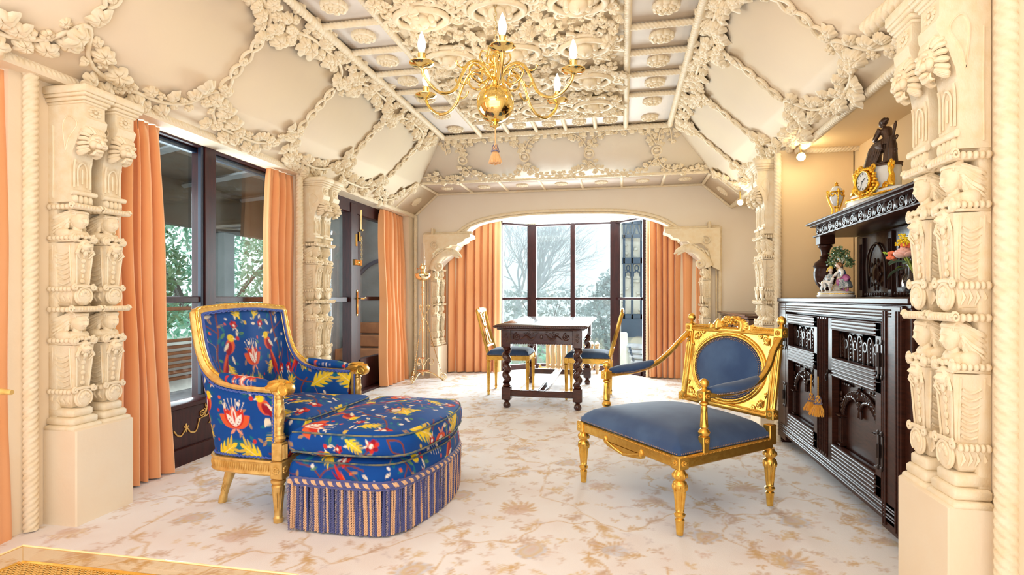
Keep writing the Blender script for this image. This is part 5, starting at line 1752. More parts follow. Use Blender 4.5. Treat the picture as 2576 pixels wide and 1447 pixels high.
def armchair():
    o = thing('armchair', 'gilt-framed armchair in blue cloth embroidered with birds and flowers, before the veranda window', 'armchair', (-1.775, 2.72, 0), math.radians(-2))
    top = [(.185, .365, .622), (.08, .362, .625), (-.05, .356, .636), (-.14, .350, .660), (-.205, .345, .715), (-.245, .340, .80), (-.268, .337, .90), (-.282, .335, .980)]
    T3 = top + [(-.290, .12, .995), (-.290, -.12, .995)] + [(x, -y, z) for x, y, z in top[::-1]]
    bot = [(.185, .318), (.10, .318), (.0, .316), (-.08, .310), (-.135, .300), (-.170, .275), (-.190, .235), (-.200, .180)]
    B3 = [(x, y, .36) for x, y in bot] + [(-.205, .07, .36), (-.205, -.07, .36)] + [(x, -y, .36) for x, y in bot[::-1]]

    def crv(P, n):
        P = np.array(P, float); k_ = len(P)
        # split into sides and top rail to keep sharp top corners
        a = smooth_path(P[:8], n); m_ = smooth_path(P[7:11], n // 2); c_ = smooth_path(P[10:], n)
        return np.vstack([a, m_[1:-1], c_])
    n = 190
    Tc, Bc = crv(T3, n), crv(B3, n)
    nt = 170
    t = np.linspace(0, 1, nt)[:, None, None]
    V = Bc[None] * (1 - t) + Tc[None] * t
    # padded swell
    cen = np.array([0.0, 0, 0])
    ins = np.zeros_like(V); ins[..., 0] = -V[..., 0] * .2 + .06; ins[..., 1] = -V[..., 1]
    nn = np.linalg.norm(ins, axis=-1, keepdims=True); ins /= nn
    V = V + ins * (.030 * np.sin(PI * t) ** .7 + .012)
    L = np.concatenate([[0], np.cumsum(np.linalg.norm(np.diff(Bc * .4 + Tc * .6, axis=0), axis=1))]); L -= L[-1] / 2
    U = np.broadcast_to(L[None], V.shape[:2]) * 1.0 + .33
    Vv = V[..., 2] - .36 + .075
    cloth_obj('inside_upholstery', V.reshape(-1, 3), grid_faces(*V.shape[:2]), U, Vv, o)
    # outside shell
    def outw(P, d, z=None):
        P = P.copy(); q = P[:, :2] - np.array([.05, 0]); nn = np.linalg.norm(q, axis=1, keepdims=True)
        P[:, :2] += q / nn * d
        return P
    To, Bo = outw(Tc, .020), outw(Bc, .038)
    Bo[:, 2] = .285
    Bo[:, 0] = np.where(Bo[:, 0] > .15, .20, Bo[:, 0])
    t = np.linspace(0, 1, 150)[:, None, None]
    V = Bo[None] * (1 - t) + To[None] * t
    cloth_obj('outside_upholstery', V.reshape(-1, 3), grid_faces(*V.shape[:2]), L[None] * 1.05 + .42 + 0 * V[..., 0], V[..., 2] - .285 + .26, o)
    # gilt top frame with twisted ribbon
    Fc = outw(Tc, .004)
    step = Fc[::3]
    up = np.zeros_like(step); up[:, 2] = 1
    # frame normal: outward in plan blended with up
    q = step[:, :2] - np.array([.05, 0]); q /= np.linalg.norm(q, axis=1, keepdims=True)
    tan = np.gradient(step, axis=0); tan /= np.linalg.norm(tan, axis=1)[:, None]
    side = np.column_stack([q, np.zeros(len(q))])
    upv = np.cross(side, tan); upv *= np.sign(upv[:, 2:3] + 1e-6 * 0 + np.where(abs(upv[:, 2:3]) < .05, 1, 0)); upv /= np.linalg.norm(upv, axis=1)[:, None]
    upv = np.where(upv[:, 2:3] < -.0, -upv, upv)
    mb = MB()
    prof = [(-.022, -.016), (.020, -.016), (.026, -.004), (.022, .010), (.010, .018), (-.006, .020), (-.020, .012), (-.026, 0)]
    mb.mold(prof, step, up=upv)
    mb.obj('gilt_frame', M['gold_pale'], o)
    mb = MB()
    rp = step + upv * .019 - side * .004
    mb.rope(rp, .0085, .030, 2, 8, .35); mb.obj('ribbon_moulding', M['gold'], o, sharp=60)
    mb = MB(); mb.tube(outw(Tc, -.024)[::3] + np.array([0, 0, -.006]), .0065, 6)
    gp = outw(Tc, -.030)[::2] + np.array([0, 0, -.012])
    gp[:, 2] += .004 * np.sin(np.arange(len(gp)) * 2.2)
    mb.tube(gp, .0045, 5)
    gp = outw(To, .002)[::2] + np.array([0, 0, -.026]); gp[:, 2] += .003 * np.sin(np.arange(len(gp)) * 2.2)
    mb.tube(gp, .005, 5)
    gp = outw(Bo, .003)[::2] + np.array([0, 0, .008]); gp[:, 2] += .003 * np.sin(np.arange(len(gp)) * 2.2)
    mb.tube(gp, .005, 5)
    for s_ in (-1, 1):
        mb.tube([(.206, s_ * .338, z + .0) for z in np.linspace(.30, .60, 40)], .005, 5)
        mb.tube([(.192, s_ * .385 + .003 * math.sin(z * 400), z + .0) for z in np.linspace(.30, .60, 60)], .005, 5)
    mb.obj('braid', M['gimp'], o)
    for s_ in (-1, 1):
        # arm pad
        P = smooth_path([(.165, s_ * .366, .640), (.08, s_ * .362, .650), (-.04, s_ * .356, .658), (-.12, s_ * .350, .676)], 60)
        r = .034 * np.clip(np.sin(np.linspace(.12, PI - .12, 60)), 0, 1) ** .35
        th = np.linspace(0, 2 * PI, 40, endpoint=False)
        V = P[:, None, :] + np.stack([0 * th[None] * r[:, None], np.cos(th)[None] * r[:, None] * 1.15, np.sin(th)[None] * r[:, None] * .72], -1)
        pad = cloth_obj('arm_pad', V.reshape(-1, 3), grid_faces(60, 40, wv=True), P[:, None, 0] + .30 + 0 * V[..., 0], V[..., 1] * s_ + .10 + .12 * (s_ > 0), o)
        # scroll handle
        mb = MB()
        mb.tube(smooth_path([(.13, s_ * .366, .622), (.17, s_ * .366, .628), (.21, s_ * .366, .640), (.245, s_ * .366, .640)], 12), [.020, .024, .026, .028, .029, .030, .031, .031, .031, .030, .029, .028], 12)
        for y in (-.026, .026):
            mb.tube(spiral((.248, s_ * .366 + y, .622), .030, .004, 1.6, 26, 1.2), [.0075 * (1 - .5 * i / 25) for i in range(26)], 6)
        mb.lathe([(.001, -.030), (.026, -.030), (.030, -.022), (.030, .022), (.026, .030), (.001, .030)], 18, m=T(.248, s_ * .366, .622) @ rotm('X', PI / 2))
        for k in range(5):
            a = -1 + k * .5
            mb.tube(smooth_path([(.150, s_ * .366 + .006 * (k - 2), .645), (.19, s_ * .366 + .011 * (k - 2), .660), (.225, s_ * .366 + .012 * (k - 2), .662)], 7), [.003, .006, .008, .008, .008, .006, .003], 6)
        mb.obj('arm_scroll', M['gold'], o)
        # twisted front post on a fluted block
        mb = MB()
        mb.lathe([(.018, .595), (.030, .600), (.030, .612), (.022, .616)], 16, m=T(.212, s_ * .366, 0))
        pr = [(.015, .405), (.022, .41), (.017, .42), (.019, .435)] + [(.019 + .0045 * math.sin(PI * q), .44 + .13 * q) for q in np.linspace(0, 1, 22)] + [(.017, .575), (.023, .583), (.017, .592), (.017, .60)]
        mb.lathe(pr, 20, m=T(.212, s_ * .366, 0), mod=lambda t_, z: 1 - .16 * abs(math.cos(3 * (t_ - z * 26))) if .44 < z < .57 else 1)
        mb.lathe([(.016, .375), (.026, .385), (.028, .395), (.018, .408)], 18, m=T(.212, s_ * .366, 0))
        mb.bbox((.212, s_ * .366, .333), (.054, .054, .085), .004)
        for k in range(5): mb.tube([(.240, s_ * .366 - .016 + .008 * k, .298), (.240, s_ * .366 - .016 + .008 * k, .365)], .003, 5)
        mb.obj('arm_post', M['gold_pale'], o)
        mb = MB(); mb.bbox((.19, s_ * .360, .45), (.020, .050, .33), .004); mb.obj('stile', M['gold_pale'], o)
        # front leg, fluted and tapered
        mb = MB()
        turned([(.014, -.005), (.022, .0), (.023, .022), (.019, .026), (.018, .034)] + [(.018 + .013 * q, .036 + .135 * q) for q in np.linspace(0, 1, 8)] + [(.031, .172), (.026, .178), (.034, .188), (.034, .198), (.026, .204)], 36, (.037, .170, 12), m=T(.205, s_ * .366, 0), mb=mb, d=.16)
        mb.obj('leg', M['gold_pale'], o)
        # rear leg, splayed
        mb = MB()
        P = smooth_path([(-.235, s_ * .215, -.005), (-.220, s_ * .205, .08), (-.200, s_ * .195, .16), (-.190, s_ * .19, .21)], 12)
        mb.tube(P, [.019, .021, .018, .019, .020, .022, .024, .026, .027, .029, .030, .030], 14)
        for a in (-1, 0, 1): mb.tube(P[3:-1] + np.array([-.0, s_ * .020 * 1, .0]) + np.array([.008 * a, 0, 0]), .003, 5)
        mb.obj('leg', M['gold_pale'], o)
        mb = MB(); mb.bbox((.212, s_ * .366, .247), (.062, .062, .084), .005)
        for k in range(8):
            a = k * PI / 4
            for (dx, dy) in ((.032, 0),):
                mb.ell((.212 + dx, s_ * .366 + .013 * math.cos(a), .248 + .013 * math.sin(a)), (.005, .008, .006), 7, 5)
            mb.ell((.212 + .013 * math.cos(a), s_ * (.366 + .032), .248 + .013 * math.sin(a)), (.008, .005, .006), 7, 5)
        mb.obj('rosette_block', M['gold_pale'], o)
    # seat rail with flutes
    ring = np.vstack([np.array([(.215, y, 0) for y in np.linspace(.35, -.35, 30)]) + [0, 0, .247]])
    Rl = Bo.copy(); Rl[:, 2] = .247
    mb = MB(); mb.mold([(-.016, -.036), (.014, -.036), (.020, -.028), (.016, -.020), (.016, .020), (.022, .028), (.018, .036), (-.016, .036)], Rl[::5])
    mb.mold([(-.016, -.036), (.014, -.036), (.020, -.028), (.016, -.020), (.016, .020), (.022, .028), (.018, .036), (-.016, .036)], ring)
    mb.obj('seat_rail', M['gold_pale'], o)
    mb = MB()
    rs = resample(outw(Rl, .017), .0135)
    for p in rs: mb.ell((p[0], p[1], .247), (.0045, .0045, .017), 6, 5)
    for y in np.arange(-.32, .321, .0135): mb.ell((.233, y, .247), (.004, .0045, .017), 6, 5)
    mb.obj('fluting', M['gold_pale'], o)['kind'] = 'stuff'
    # front apron band of cloth below the cushion
    ys = np.linspace(-.34, .34, 170); zs = np.linspace(.285, .365, 24)
    YY, ZZ = np.meshgrid(ys, zs)
    XX = .212 + .022 * np.sin(np.clip((ZZ - .285) / .08, 0, 1) * PI * .5) ** .6 - .10 * np.clip((ZZ - .345) / .02, 0, 1)
    cloth_obj('seat_front', np.stack([XX, YY, ZZ], -1).reshape(-1, 3), grid_faces(24, 170), YY + .4, ZZ * 1.0 + .1, o)
    mb = MB(); mb.box((.02, 0, .33), (.40, .62, .07)); mb.obj('seat_deck', M['gimp'], o)
    return o


AC = armchair()
ca = thing('seat_cushion', 'loose bird-patterned seat cushion in the gilt bergere armchair', 'cushion', (-1.775, 2.72, 0), math.radians(-2))
cushion('cushion', [(-.16, -.25), (-.10, -.29), (.20, -.295), (.215, -.305), (.30, -.315), (.325, -.29), (.33, 0), (.325, .29), (.30, .315), (.215, .305), (.20, .295), (-.10, .29), (-.16, .25), (-.175, 0)], .372, .478, .040, ca, off=(.15, .55), rot=PI / 2)

# ================================================================== OTTOMAN
ot = thing('ottoman', 'blue bird-patterned ottoman with a striped bullion fringe, in front of the embroidered armchair', 'ottoman', (-1.17, 2.73, 0), 0)
OUT = [(-.30, -.43), (-.28, -.455), (-.10, -.463), (.08, -.462), (.16, -.44), (.215, -.38), (.255, -.25), (.29, -.08), (.298, .05), (.285, .20), (.255, .33), (.20, .42), (.10, .455), (-.10, .46), (-.28, .455), (-.30, .43), (-.305, 0)]
cushion('padded_top', OUT, .20, .325, .035, ot, off=(.30, .20), rot=2.0)
orim = resample(list(smooth_path([(x, y, 0) for x, y in OUT], 400, closed=True)), 0.0098, closed=True)
inner = orim * np.array([.93, .95, 1])
mb = MB(); mb.prism([(p[0], p[1]) for p in inner[::4]], .02, .24); mb.obj('body', M['cord_blue'], ot)
hd = MB(); hd.plies([(p[0], p[1], .226) for p in orim], .0062, .0072, .042, 4, 6, closed=True, which=0); hd.plies([(p[0], p[1], .226) for p in orim], .0062, .0072, .042, 4, 6, closed=True, which=1); hd.obj('peach_braid', M['cord_peach'], ot)
hd = MB(); hd.plies([(p[0], p[1], .226) for p in orim], .0062, .0072, .042, 4, 6, closed=True, which=2); hd.plies([(p[0], p[1], .226) for p in orim], .0062, .0072, .042, 4, 6, closed=True, which=3); hd.obj('blue_braid', M['cord_blue'], ot)
hd = MB(); hd.rope([(p[0] * 1.004, p[1] * 1.004, .210) for p in orim], .0075, .035, 2, 7, .3, closed=True)
hd.rope([(p[0] * 1.0, p[1] * 1.0, .240) for p in orim], .006, .035, 2, 7, .3, closed=True); hd.obj('blue_braid', M['cord_blue'], ot, sharp=60)


def cord_mesh(m):
    b = MB()
    b.plies([(0, 0, .212), (.001, 0, .15), (-.001, 0, .08), (0, 0, .008)], .0027, .0034, .022, 2, 5, step=.0032)
    me = b.mesh('fringe_cord', sharp=70); me.materials.append(M[m]); return me


cords = [cord_mesh('cord_peach'), cord_mesh('cord_blue'), cord_mesh('cord_mix')]
R = random.Random(31)
for i, p in enumerate(orim):
    if p[0] < -.295 and abs(p[1]) < .42: continue
    k_ = (0, 0, 1, 1, 2, 1)[i % 6] if i % 5 else R.choice([0, 1, 2])
    d_ = Vector((p[0], p[1], 0)).normalized()
    o_ = link('fringe_cord', cords[k_], ot, (p[0] + d_.x * R.uniform(-.003, .004), p[1] + d_.y * R.uniform(-.003, .004), R.uniform(-.004, .004)))
    o_.rotation_euler = (R.uniform(-.03, .03), R.uniform(-.03, .03), R.uniform(0, 6))
oc = thing('ottoman_cushion', 'thick loose bird-patterned cushion lying on the fringed ottoman', 'cushion', (-1.15, 2.715, 0), 0)
cushion('cushion', [(-.31, -.43), (-.29, -.46), (-.05, -.475), (.10, -.47), (.18, -.44), (.235, -.37), (.275, -.22), (.298, .0), (.285, .20), (.255, .33), (.20, .42), (.08, .45), (-.12, .45), (-.28, .44), (-.30, .40), (-.305, 0)], .350, .455, .036, oc, off=(.62, .60), rot=1.75)


# ================================================================== GILT OPEN ARMCHAIR
def rosette_sq(mb, m, r=.018):
    for k in range(8):
        a = k * PI / 4
        mb.ell((0, r * .55 * math.cos(a), r * .55 * math.sin(a)), (.004, r * .36, r * .26), 7, 5, m=m)
    mb.ell((.002, 0, 0), (.005, r * .25, r * .25), 7, 5, m=m)


def studs(mb, pts, r=.0042, step=.0115):
    for p in resample(pts, step): mb.ell(tuple(p), r, 6, 4)


def acanthus(mb, m, L=.08, w=.03, n=5, h=.008, sp=.42):
    """small carved spray lying in local XY with relief in Z"""
    for k in range(-n // 2 + 1, n // 2 + 1):
        a = k * sp
        mb.tube(smooth_path([(0, 0, 0), (L * .5 * math.cos(a * .6), w * .9 * math.sin(a * .9), h), (L * (.95 - .06 * abs(k)) * math.cos(a), L * .75 * math.sin(a), h * .4)], 8), [w * .10, w * .20, w * .26, w * .28, w * .26, w * .22, w * .15, w * .05], 6, m=m)


def big_chair():
    o = thing('open_armchair', 'wide gilt open armchair with royal blue velvet seat and oval back pad', 'armchair', (.276, 3.047, .008), math.radians(-143.13))
    F, Bk, fx, bx = .385, .315, .325, -.325
    # legs
    def leg(x, y):
        mb = MB()
        pr = [(.010, 0), (.015, .002), (.019, .055), (.021, .068), (.015, .074), (.023, .084), (.025, .092), (.017, .100), (.019, .106)] + \
             [(.019 + .012 * q, .11 + .115 * q) for q in np.linspace(0, 1, 8)] + [(.030, .232), (.020, .242), (.022, .248), (.031, .258), (.032, .268), (.024, .280), (.020, .288), (.024, .292)]
        turned(pr, 36, (.11, .20, 10), m=T(x, y, 0), mb=mb, d=.18)
        for k in range(8):
            a = k * PI / 4
            mb.ell((x + .027 * math.cos(a), y + .027 * math.sin(a), .212), (.008, .008, .018), 6, 5)
            mb.ell((x + .029 * math.cos(a), y + .029 * math.sin(a), .262), (.006, .006, .012), 6, 5)
        mb.obj('leg', M['gold'], o)
    for x, y in ((fx, F), (fx, -F), (bx, Bk), (bx, -Bk)): leg(x, y)
    # rails
    mb = MB()
    def rail(p, q, z0=.292, z1=.348, w=.040):
        p, q = Vector(p), Vector(q); e = q - p; a = math.atan2(e.y, e.x)
        mb.bbox((0, 0, 0), (e.length, w, z1 - z0), .005, m=T((p.x + q.x) / 2, (p.y + q.y) / 2, (z0 + z1) / 2) @ rotm('Z', a))
    rail((fx, -F), (fx, F)); rail((bx, -Bk), (bx, Bk))
    for s_ in (-1, 1): rail((fx, s_ * F), (bx, s_ * Bk))
    # apron drop
    mb.prism([(-.15, .292), (-.14, .272), (-.08, .262), (0, .252), (.08, .262), (.14, .272), (.15, .292)], -.012, .012, m=T(fx + .006, 0, 0) @ rotm('Z', PI / 2) @ rotm('X', PI / 2))
    for s_ in (-1, 1):
        mb.tube(smooth_path([(fx + .02, 0, .262), (fx + .022, s_ * .06, .274), (fx + .022, s_ * .13, .295)], 12), .004, 6)
        mb.ell((fx + .02, s_ * .145, .300), (.012, .012, .022), 8, 6)
    mb.obj('seat_rail', M['gold'], o)
    mb = MB()
    for s_ in (-1, 1):
        studs(mb, [(fx - .01, s_ * (F + .020), .340), (bx + .02, s_ * (Bk + .020), .340)], .0045, .010)
    studs(mb, [(fx + .021, -F + .03, .340), (fx + .021, F - .03, .340)], .0045, .010)
    mb.obj('beading', M['gold'], o)['kind'] = 'stuff'
    for x, y in ((fx, F), (fx, -F)):
        mb = MB(); mb.bbox((x, y, .320), (.058, .058, .060), .005)
        rosette_sq(mb, T(x + .030, y, .320)); rosette_sq(mb, T(x, y + .030 * (1 if y > 0 else -1), .320) @ rotm('Z', PI / 2))
        mb.obj('corner_block', M['gold'], o)
    # seat: a domed velvet slab following the trapezoid
    nu, nv = 70, 70
    u = np.linspace(-1, 1, nu); v = np.linspace(-1, 1, nv); Uu, Vv = np.meshgrid(u, v, indexing='ij')
    def sq(a): return np.sign(a) * np.abs(a) ** .92
    X = bx + .02 + (fx + .012 - bx - .02) * (sq(Uu) + 1) / 2
    Wd = (Bk + (F - Bk) * (X - bx) / (fx - bx)) + .006
    Y = Wd * sq(Vv)
    edge = np.minimum(1 - np.abs(Uu), 1 - np.abs(Vv))
    Z = .352 + .070 * (1 - np.exp(-edge * 14)) + .050 * (1 - Uu ** 2) ** .8 * (1 - Vv ** 2) ** .8
    bul = .014 * np.exp(-((edge - .03) / .04) ** 2)
    X = X + np.sign(Uu) * bul * (np.abs(Uu) > np.abs(Vv)); Y = Y + np.sign(Vv) * bul * (np.abs(Vv) >= np.abs(Uu))
    mb = MB(); mb.add(np.stack([X, Y, Z], -1).reshape(-1, 3), grid_faces(nu, nv))
    per = [(fx + .012, -F), (fx + .012, F), (bx + .02, Bk), (bx + .02, -Bk)]
    st = mb.obj('seat', M['velvet'], o)
    mb = MB(); e = .018
    studs(mb, [(fx + e, -F, .357), (fx + e, F, .357)]); studs(mb, [(fx, F + .012, .357), (bx, Bk + .012, .357)]); studs(mb, [(fx, -F - .012, .357), (bx, -Bk - .012, .357)])
    mb.obj('studs', M['stud'], st)
    # arm posts
    ax = .175; aw = Bk + (F - Bk) * (ax - bx) / (fx - bx)
    rake = lambda z: bx - .085 * max(0, (z - .35)) / .55
    for s_ in (-1, 1):
        y = s_ * (aw + .008)
        mb = MB()
        mb.bbox((ax, y, .372), (.036, .034, .06), .003); rosette_sq(mb, T(ax, y + s_ * .017, .398) @ rotm('Z', PI / 2), .014)
        mb.bbox((ax, y, .40), (.042, .036, .035), .004)
        pr = [(.012, .415), (.024, .424), (.027, .435), (.020, .447), (.015, .452), (.019, .458)] + [(.019 - .004 * q, .46 + .09 * q) for q in np.linspace(0, 1, 6)] + [(.013, .555), (.021, .562), (.021, .568), (.014, .574)]
        turned(pr, 28, (.461, .548, 8), m=T(ax, y, 0), mb=mb, d=.2)
        mb.bbox((ax, y, .600), (.046, .046, .050), .004)
        rosette_sq(mb, T(ax + .024, y, .600), .016); rosette_sq(mb, T(ax, y + s_ * .024, .600) @ rotm('Z', PI / 2), .016)
        mb.lathe([(.020, .625), (.013, .630), (.010, .636), (.018, .643), (.022, .656), (.019, .668), (.008, .677), (.001, .679)], 16, m=T(ax, y, 0))
        mb.obj('arm_post', M['gold'], o)
        # arm: runs back, then sweeps up into the rear post
        P = smooth_path([(ax + .01, y, .602), (ax - .10, y + s_ * .012, .604), (ax - .22, y + s_ * .012, .612), (ax - .34, y, .640), (ax - .43, s_ * (Bk + .045), .700), (ax - .50, s_ * (Bk + .020), .775), (rake(.80) + .005, s_ * (Bk + .006), .835)], 50)
        mb = MB(); mb.tube(P, .0165, 12, mod=lambda t_, L_: 1 - .07 * np.abs(np.cos(3 * t_)))
        mb.obj('arm', M['gold'], o)
        Pp = P[3:25] + np.array([0, 0, .020])
        r = .032 * np.sin(np.linspace(.15, PI - .15, 22)) ** .4
        th = np.linspace(0, 2 * PI, 20, endpoint=False)
        V = Pp[:, None, :] + np.stack([0 * th[None] * r[:, None], np.cos(th)[None] * r[:, None] * 1.2, np.sin(th)[None] * r[:, None] * .85], -1)
        mb = MB(); mb.add(V.reshape(-1, 3), grid_faces(22, 20, wv=True), [list(range(20)), [420 + i for i in range(20)][::-1]]); pad = mb.obj('arm_pad', M['velvet'], o)
        mb = MB()
        for sg in (-1, 1): studs(mb, [(p[0], p[1] + sg * .033, p[2] - .014) for p in Pp[1:-1]], .0034, .009)
        mb.obj('studs', M['stud'], pad)
    # back posts
    for s_ in (-1, 1):
        mb = MB(); y = s_ * Bk
        p0, p1 = Vector((bx, y, .34)), Vector((rake(.90), y, .90)); d = (p1 - p0); A = T(*p0) @ align(d)
        mb.bbox((bx, y, .36), (.048, .044, .10), .004)
        mb.bbox((rake(.46), y, .455), (.044, .044, .05), .004); rosette_sq(mb, T(rake(.46) + .023, y, .455), .015); rosette_sq(mb, T(rake(.46), y + s_ * .023, .455) @ rotm('Z', PI / 2), .015)
        pr = [(.014, .12), (.021, .135), (.015, .147)] + [(.0165, .15 + .29 * q) for q in np.linspace(0, 1, 8)] + [(.015, .445), (.021, .452), (.015, .460), (.020, .468), (.013, .475), (.014, .50)]
        turned(pr, 28, (.15, .44, 8), m=A, mb=mb, d=.2)
        zt = .865
        mb.bbox((rake(zt), y, zt), (.050, .050, .052), .004); rosette_sq(mb, T(rake(zt) + .026, y, zt), .017); rosette_sq(mb, T(rake(zt), y + s_ * .026, zt) @ rotm('Z', PI / 2), .017)
        mb.lathe([(.020, .890), (.012, .896), (.009, .903), (.019, .911), (.024, .925), (.020, .940), (.008, .949), (.001, .951)], 16, m=T(rake(.9), y, 0), mod=lambda t_, z: 1 - .06 * abs(math.cos(4 * t_)))
        mb.obj('back_post', M['gold'], o)
    # back panel frame in its own raked plane: local X = width(y), local Y = up
    ang = math.atan2(.085, .55)
    PM = T(rake(.655), 0, .655) @ rotm('Y', -ang) @ Matrix(((0, 0, 1, 0), (1, 0, 0, 0), (0, 1, 0, 0), (0, 0, 0, 1)))
    hw_, hh = .292, .210
    mb = MB(); mb.t = PM
    n = 64; th = np.linspace(0, 2 * PI, n, endpoint=False)
    ra, rb = .238, .176
    # plate with oval opening
    inn = [(ra * math.cos(a), rb * math.sin(a)) for a in th]
    outp = []
    for a in th:
        c_, s2 = math.cos(a), math.sin(a); k_ = min(hw_ / max(abs(c_), 1e-6), hh / max(abs(s2), 1e-6)); outp.append((k_ * c_, k_ * s2))
    for z in (-.014, .006):
        mb.add([(x, y, z) for x, y in inn] + [(x, y, z) for x, y in outp], [(i, (i + 1) % n, n + (i + 1) % n, n + i) for i in range(n)])
    mb.obj('back_panel', M['gold'], o)
    mb = MB(); mb.t = PM
    for y0 in (-hh, hh):
        mb.bbox((0, y0, .0), (2 * hw_, .034, .034), .004)
        studs(mb, [(-hw_ + .01, y0 + .010, .018), (hw_ - .01, y0 + .010, .018)], .0048, .0115)
        mb.tube([(-hw_, y0 - .008, .017), (hw_, y0 - .008, .017)], .004, 6)
    for x0 in (-hw_, hw_): mb.bbox((x0, 0, 0), (.016, 2 * hh, .028), .003)
    mb.tube([((ra + .018) * math.cos(a), (rb + .018) * math.sin(a), .008) for a in th], .008, 8, closed=True)
    mb.rope([((ra + .004) * math.cos(a), (rb + .004) * math.sin(a), .010) for a in th], .009, .03, 2, 8, .3, closed=True)
    mb.obj('panel_moulding', M['gold'], o, sharp=60)
    for sx in (-1, 1):
        for sy in (-1, 1):
            mb = MB(); mb.t = PM
            A = T(sx * .262, sy * .178, .008) @ rotm('Z', math.atan2(-sy, -sx))
            acanthus(mb, A, .050, .020, 5, .006)
            for q_, r_ in ((0, .018), (1, .013)): mb.tube(spiral((sx * (.238 - .035 * q_), sy * (.172 + .014 * q_), .010), r_, .003, 1.5, 18, q_ + sx, 'xy'), [.005 * (1 - .4 * i / 17) for i in range(18)], 6)
            acanthus(mb, T(sx * .215, sy * .190, .006) @ rotm('Z', 0 if sx < 0 else PI), .034, .012, 3, .004)
            acanthus(mb, T(sx * .272, sy * .13, .006) @ rotm('Z', -sy * PI / 2), .034, .012, 3, .004)
            mb.obj('spandrel_carving', M['gold'], o)
    # oval pad
    mb = MB(); mb.t = PM
    V = []
    for q in np.linspace(0.001, 1, 14):
        V.append([(ra * q * math.cos(a), rb * q * math.sin(a), .006 + .026 * (1 - q ** 2.5)) for a in th])
    mb.add(np.array(V).reshape(-1, 3), grid_faces(14, n, wv=True)); pd = mb.obj('back_pad', M['velvet'], o)
    mb = MB(); mb.t = PM
    studs(mb, [((ra - .010) * math.cos(a), (rb - .010) * math.sin(a), .012) for a in list(th) + [0]], .0042, .0105)
    studs(mb, [((ra - .019) * math.cos(a), (rb - .019) * math.sin(a), .016) for a in list(th) + [0]], .0030, .0105)
    mb.obj('studs', M['stud'], pd)
    # crest: ribbon knot, horns and leaves
    mb = MB(); mb.t = PM @ T(0, hh + .016, .004)
    R = random.Random(6)
    for s_ in (-1, 1):
        mb.tube(spiral((s_ * .040, .030, .01), .026, .006, 1.3, 20, 0 if s_ > 0 else PI, 'xy'), [.012 * (1 - .5 * i / 19) for i in range(20)], 8)
        acanthus(mb, T(s_ * .045, .006, .006) @ rotm('Z', .12 if s_ > 0 else PI - .12), .085, .040, 7, .014, .20)
        acanthus(mb, T(s_ * .10, .000, .004) @ rotm('Z', 0 if s_ > 0 else PI), .075, .026, 5, .010, .18)
        acanthus(mb, T(s_ * .02, .028, .010) @ rotm('Z', .9 if s_ > 0 else PI - .9), .042, .030, 5, .012, .3)
        mb.tube(smooth_path([(0, .02, .012), (s_ * .03, .045, .022), (s_ * .062, .03, .012), (s_ * .075, .05, .006)], 12), [.012, .012, .012, .011, .010, .010, .009, .008, .007, .006, .005, .003], 8)
        mb.ell((s_ * .016, .050, .014), (.016, .013, .014), 10, 7)
    for k in range(7):
        a = k * PI * 2 / 7
        mb.ell((.016 * math.cos(a), .034 + .016 * math.sin(a), .024), (.010, .010, .008), 8, 6)
    mb.ell((0, .034, .028), .010, 8, 6)
    mb.tube([(-.285, .0, .0), (-.15, .004, .0), (-.05, .012, 0)], [.006, .008, .012], 8); mb.tube([(.285, .0, .0), (.15, .004, .0), (.05, .012, 0)], [.006, .008, .012], 8)
    mb.obj('crest', M['gold'], o)
    return o


big_chair()


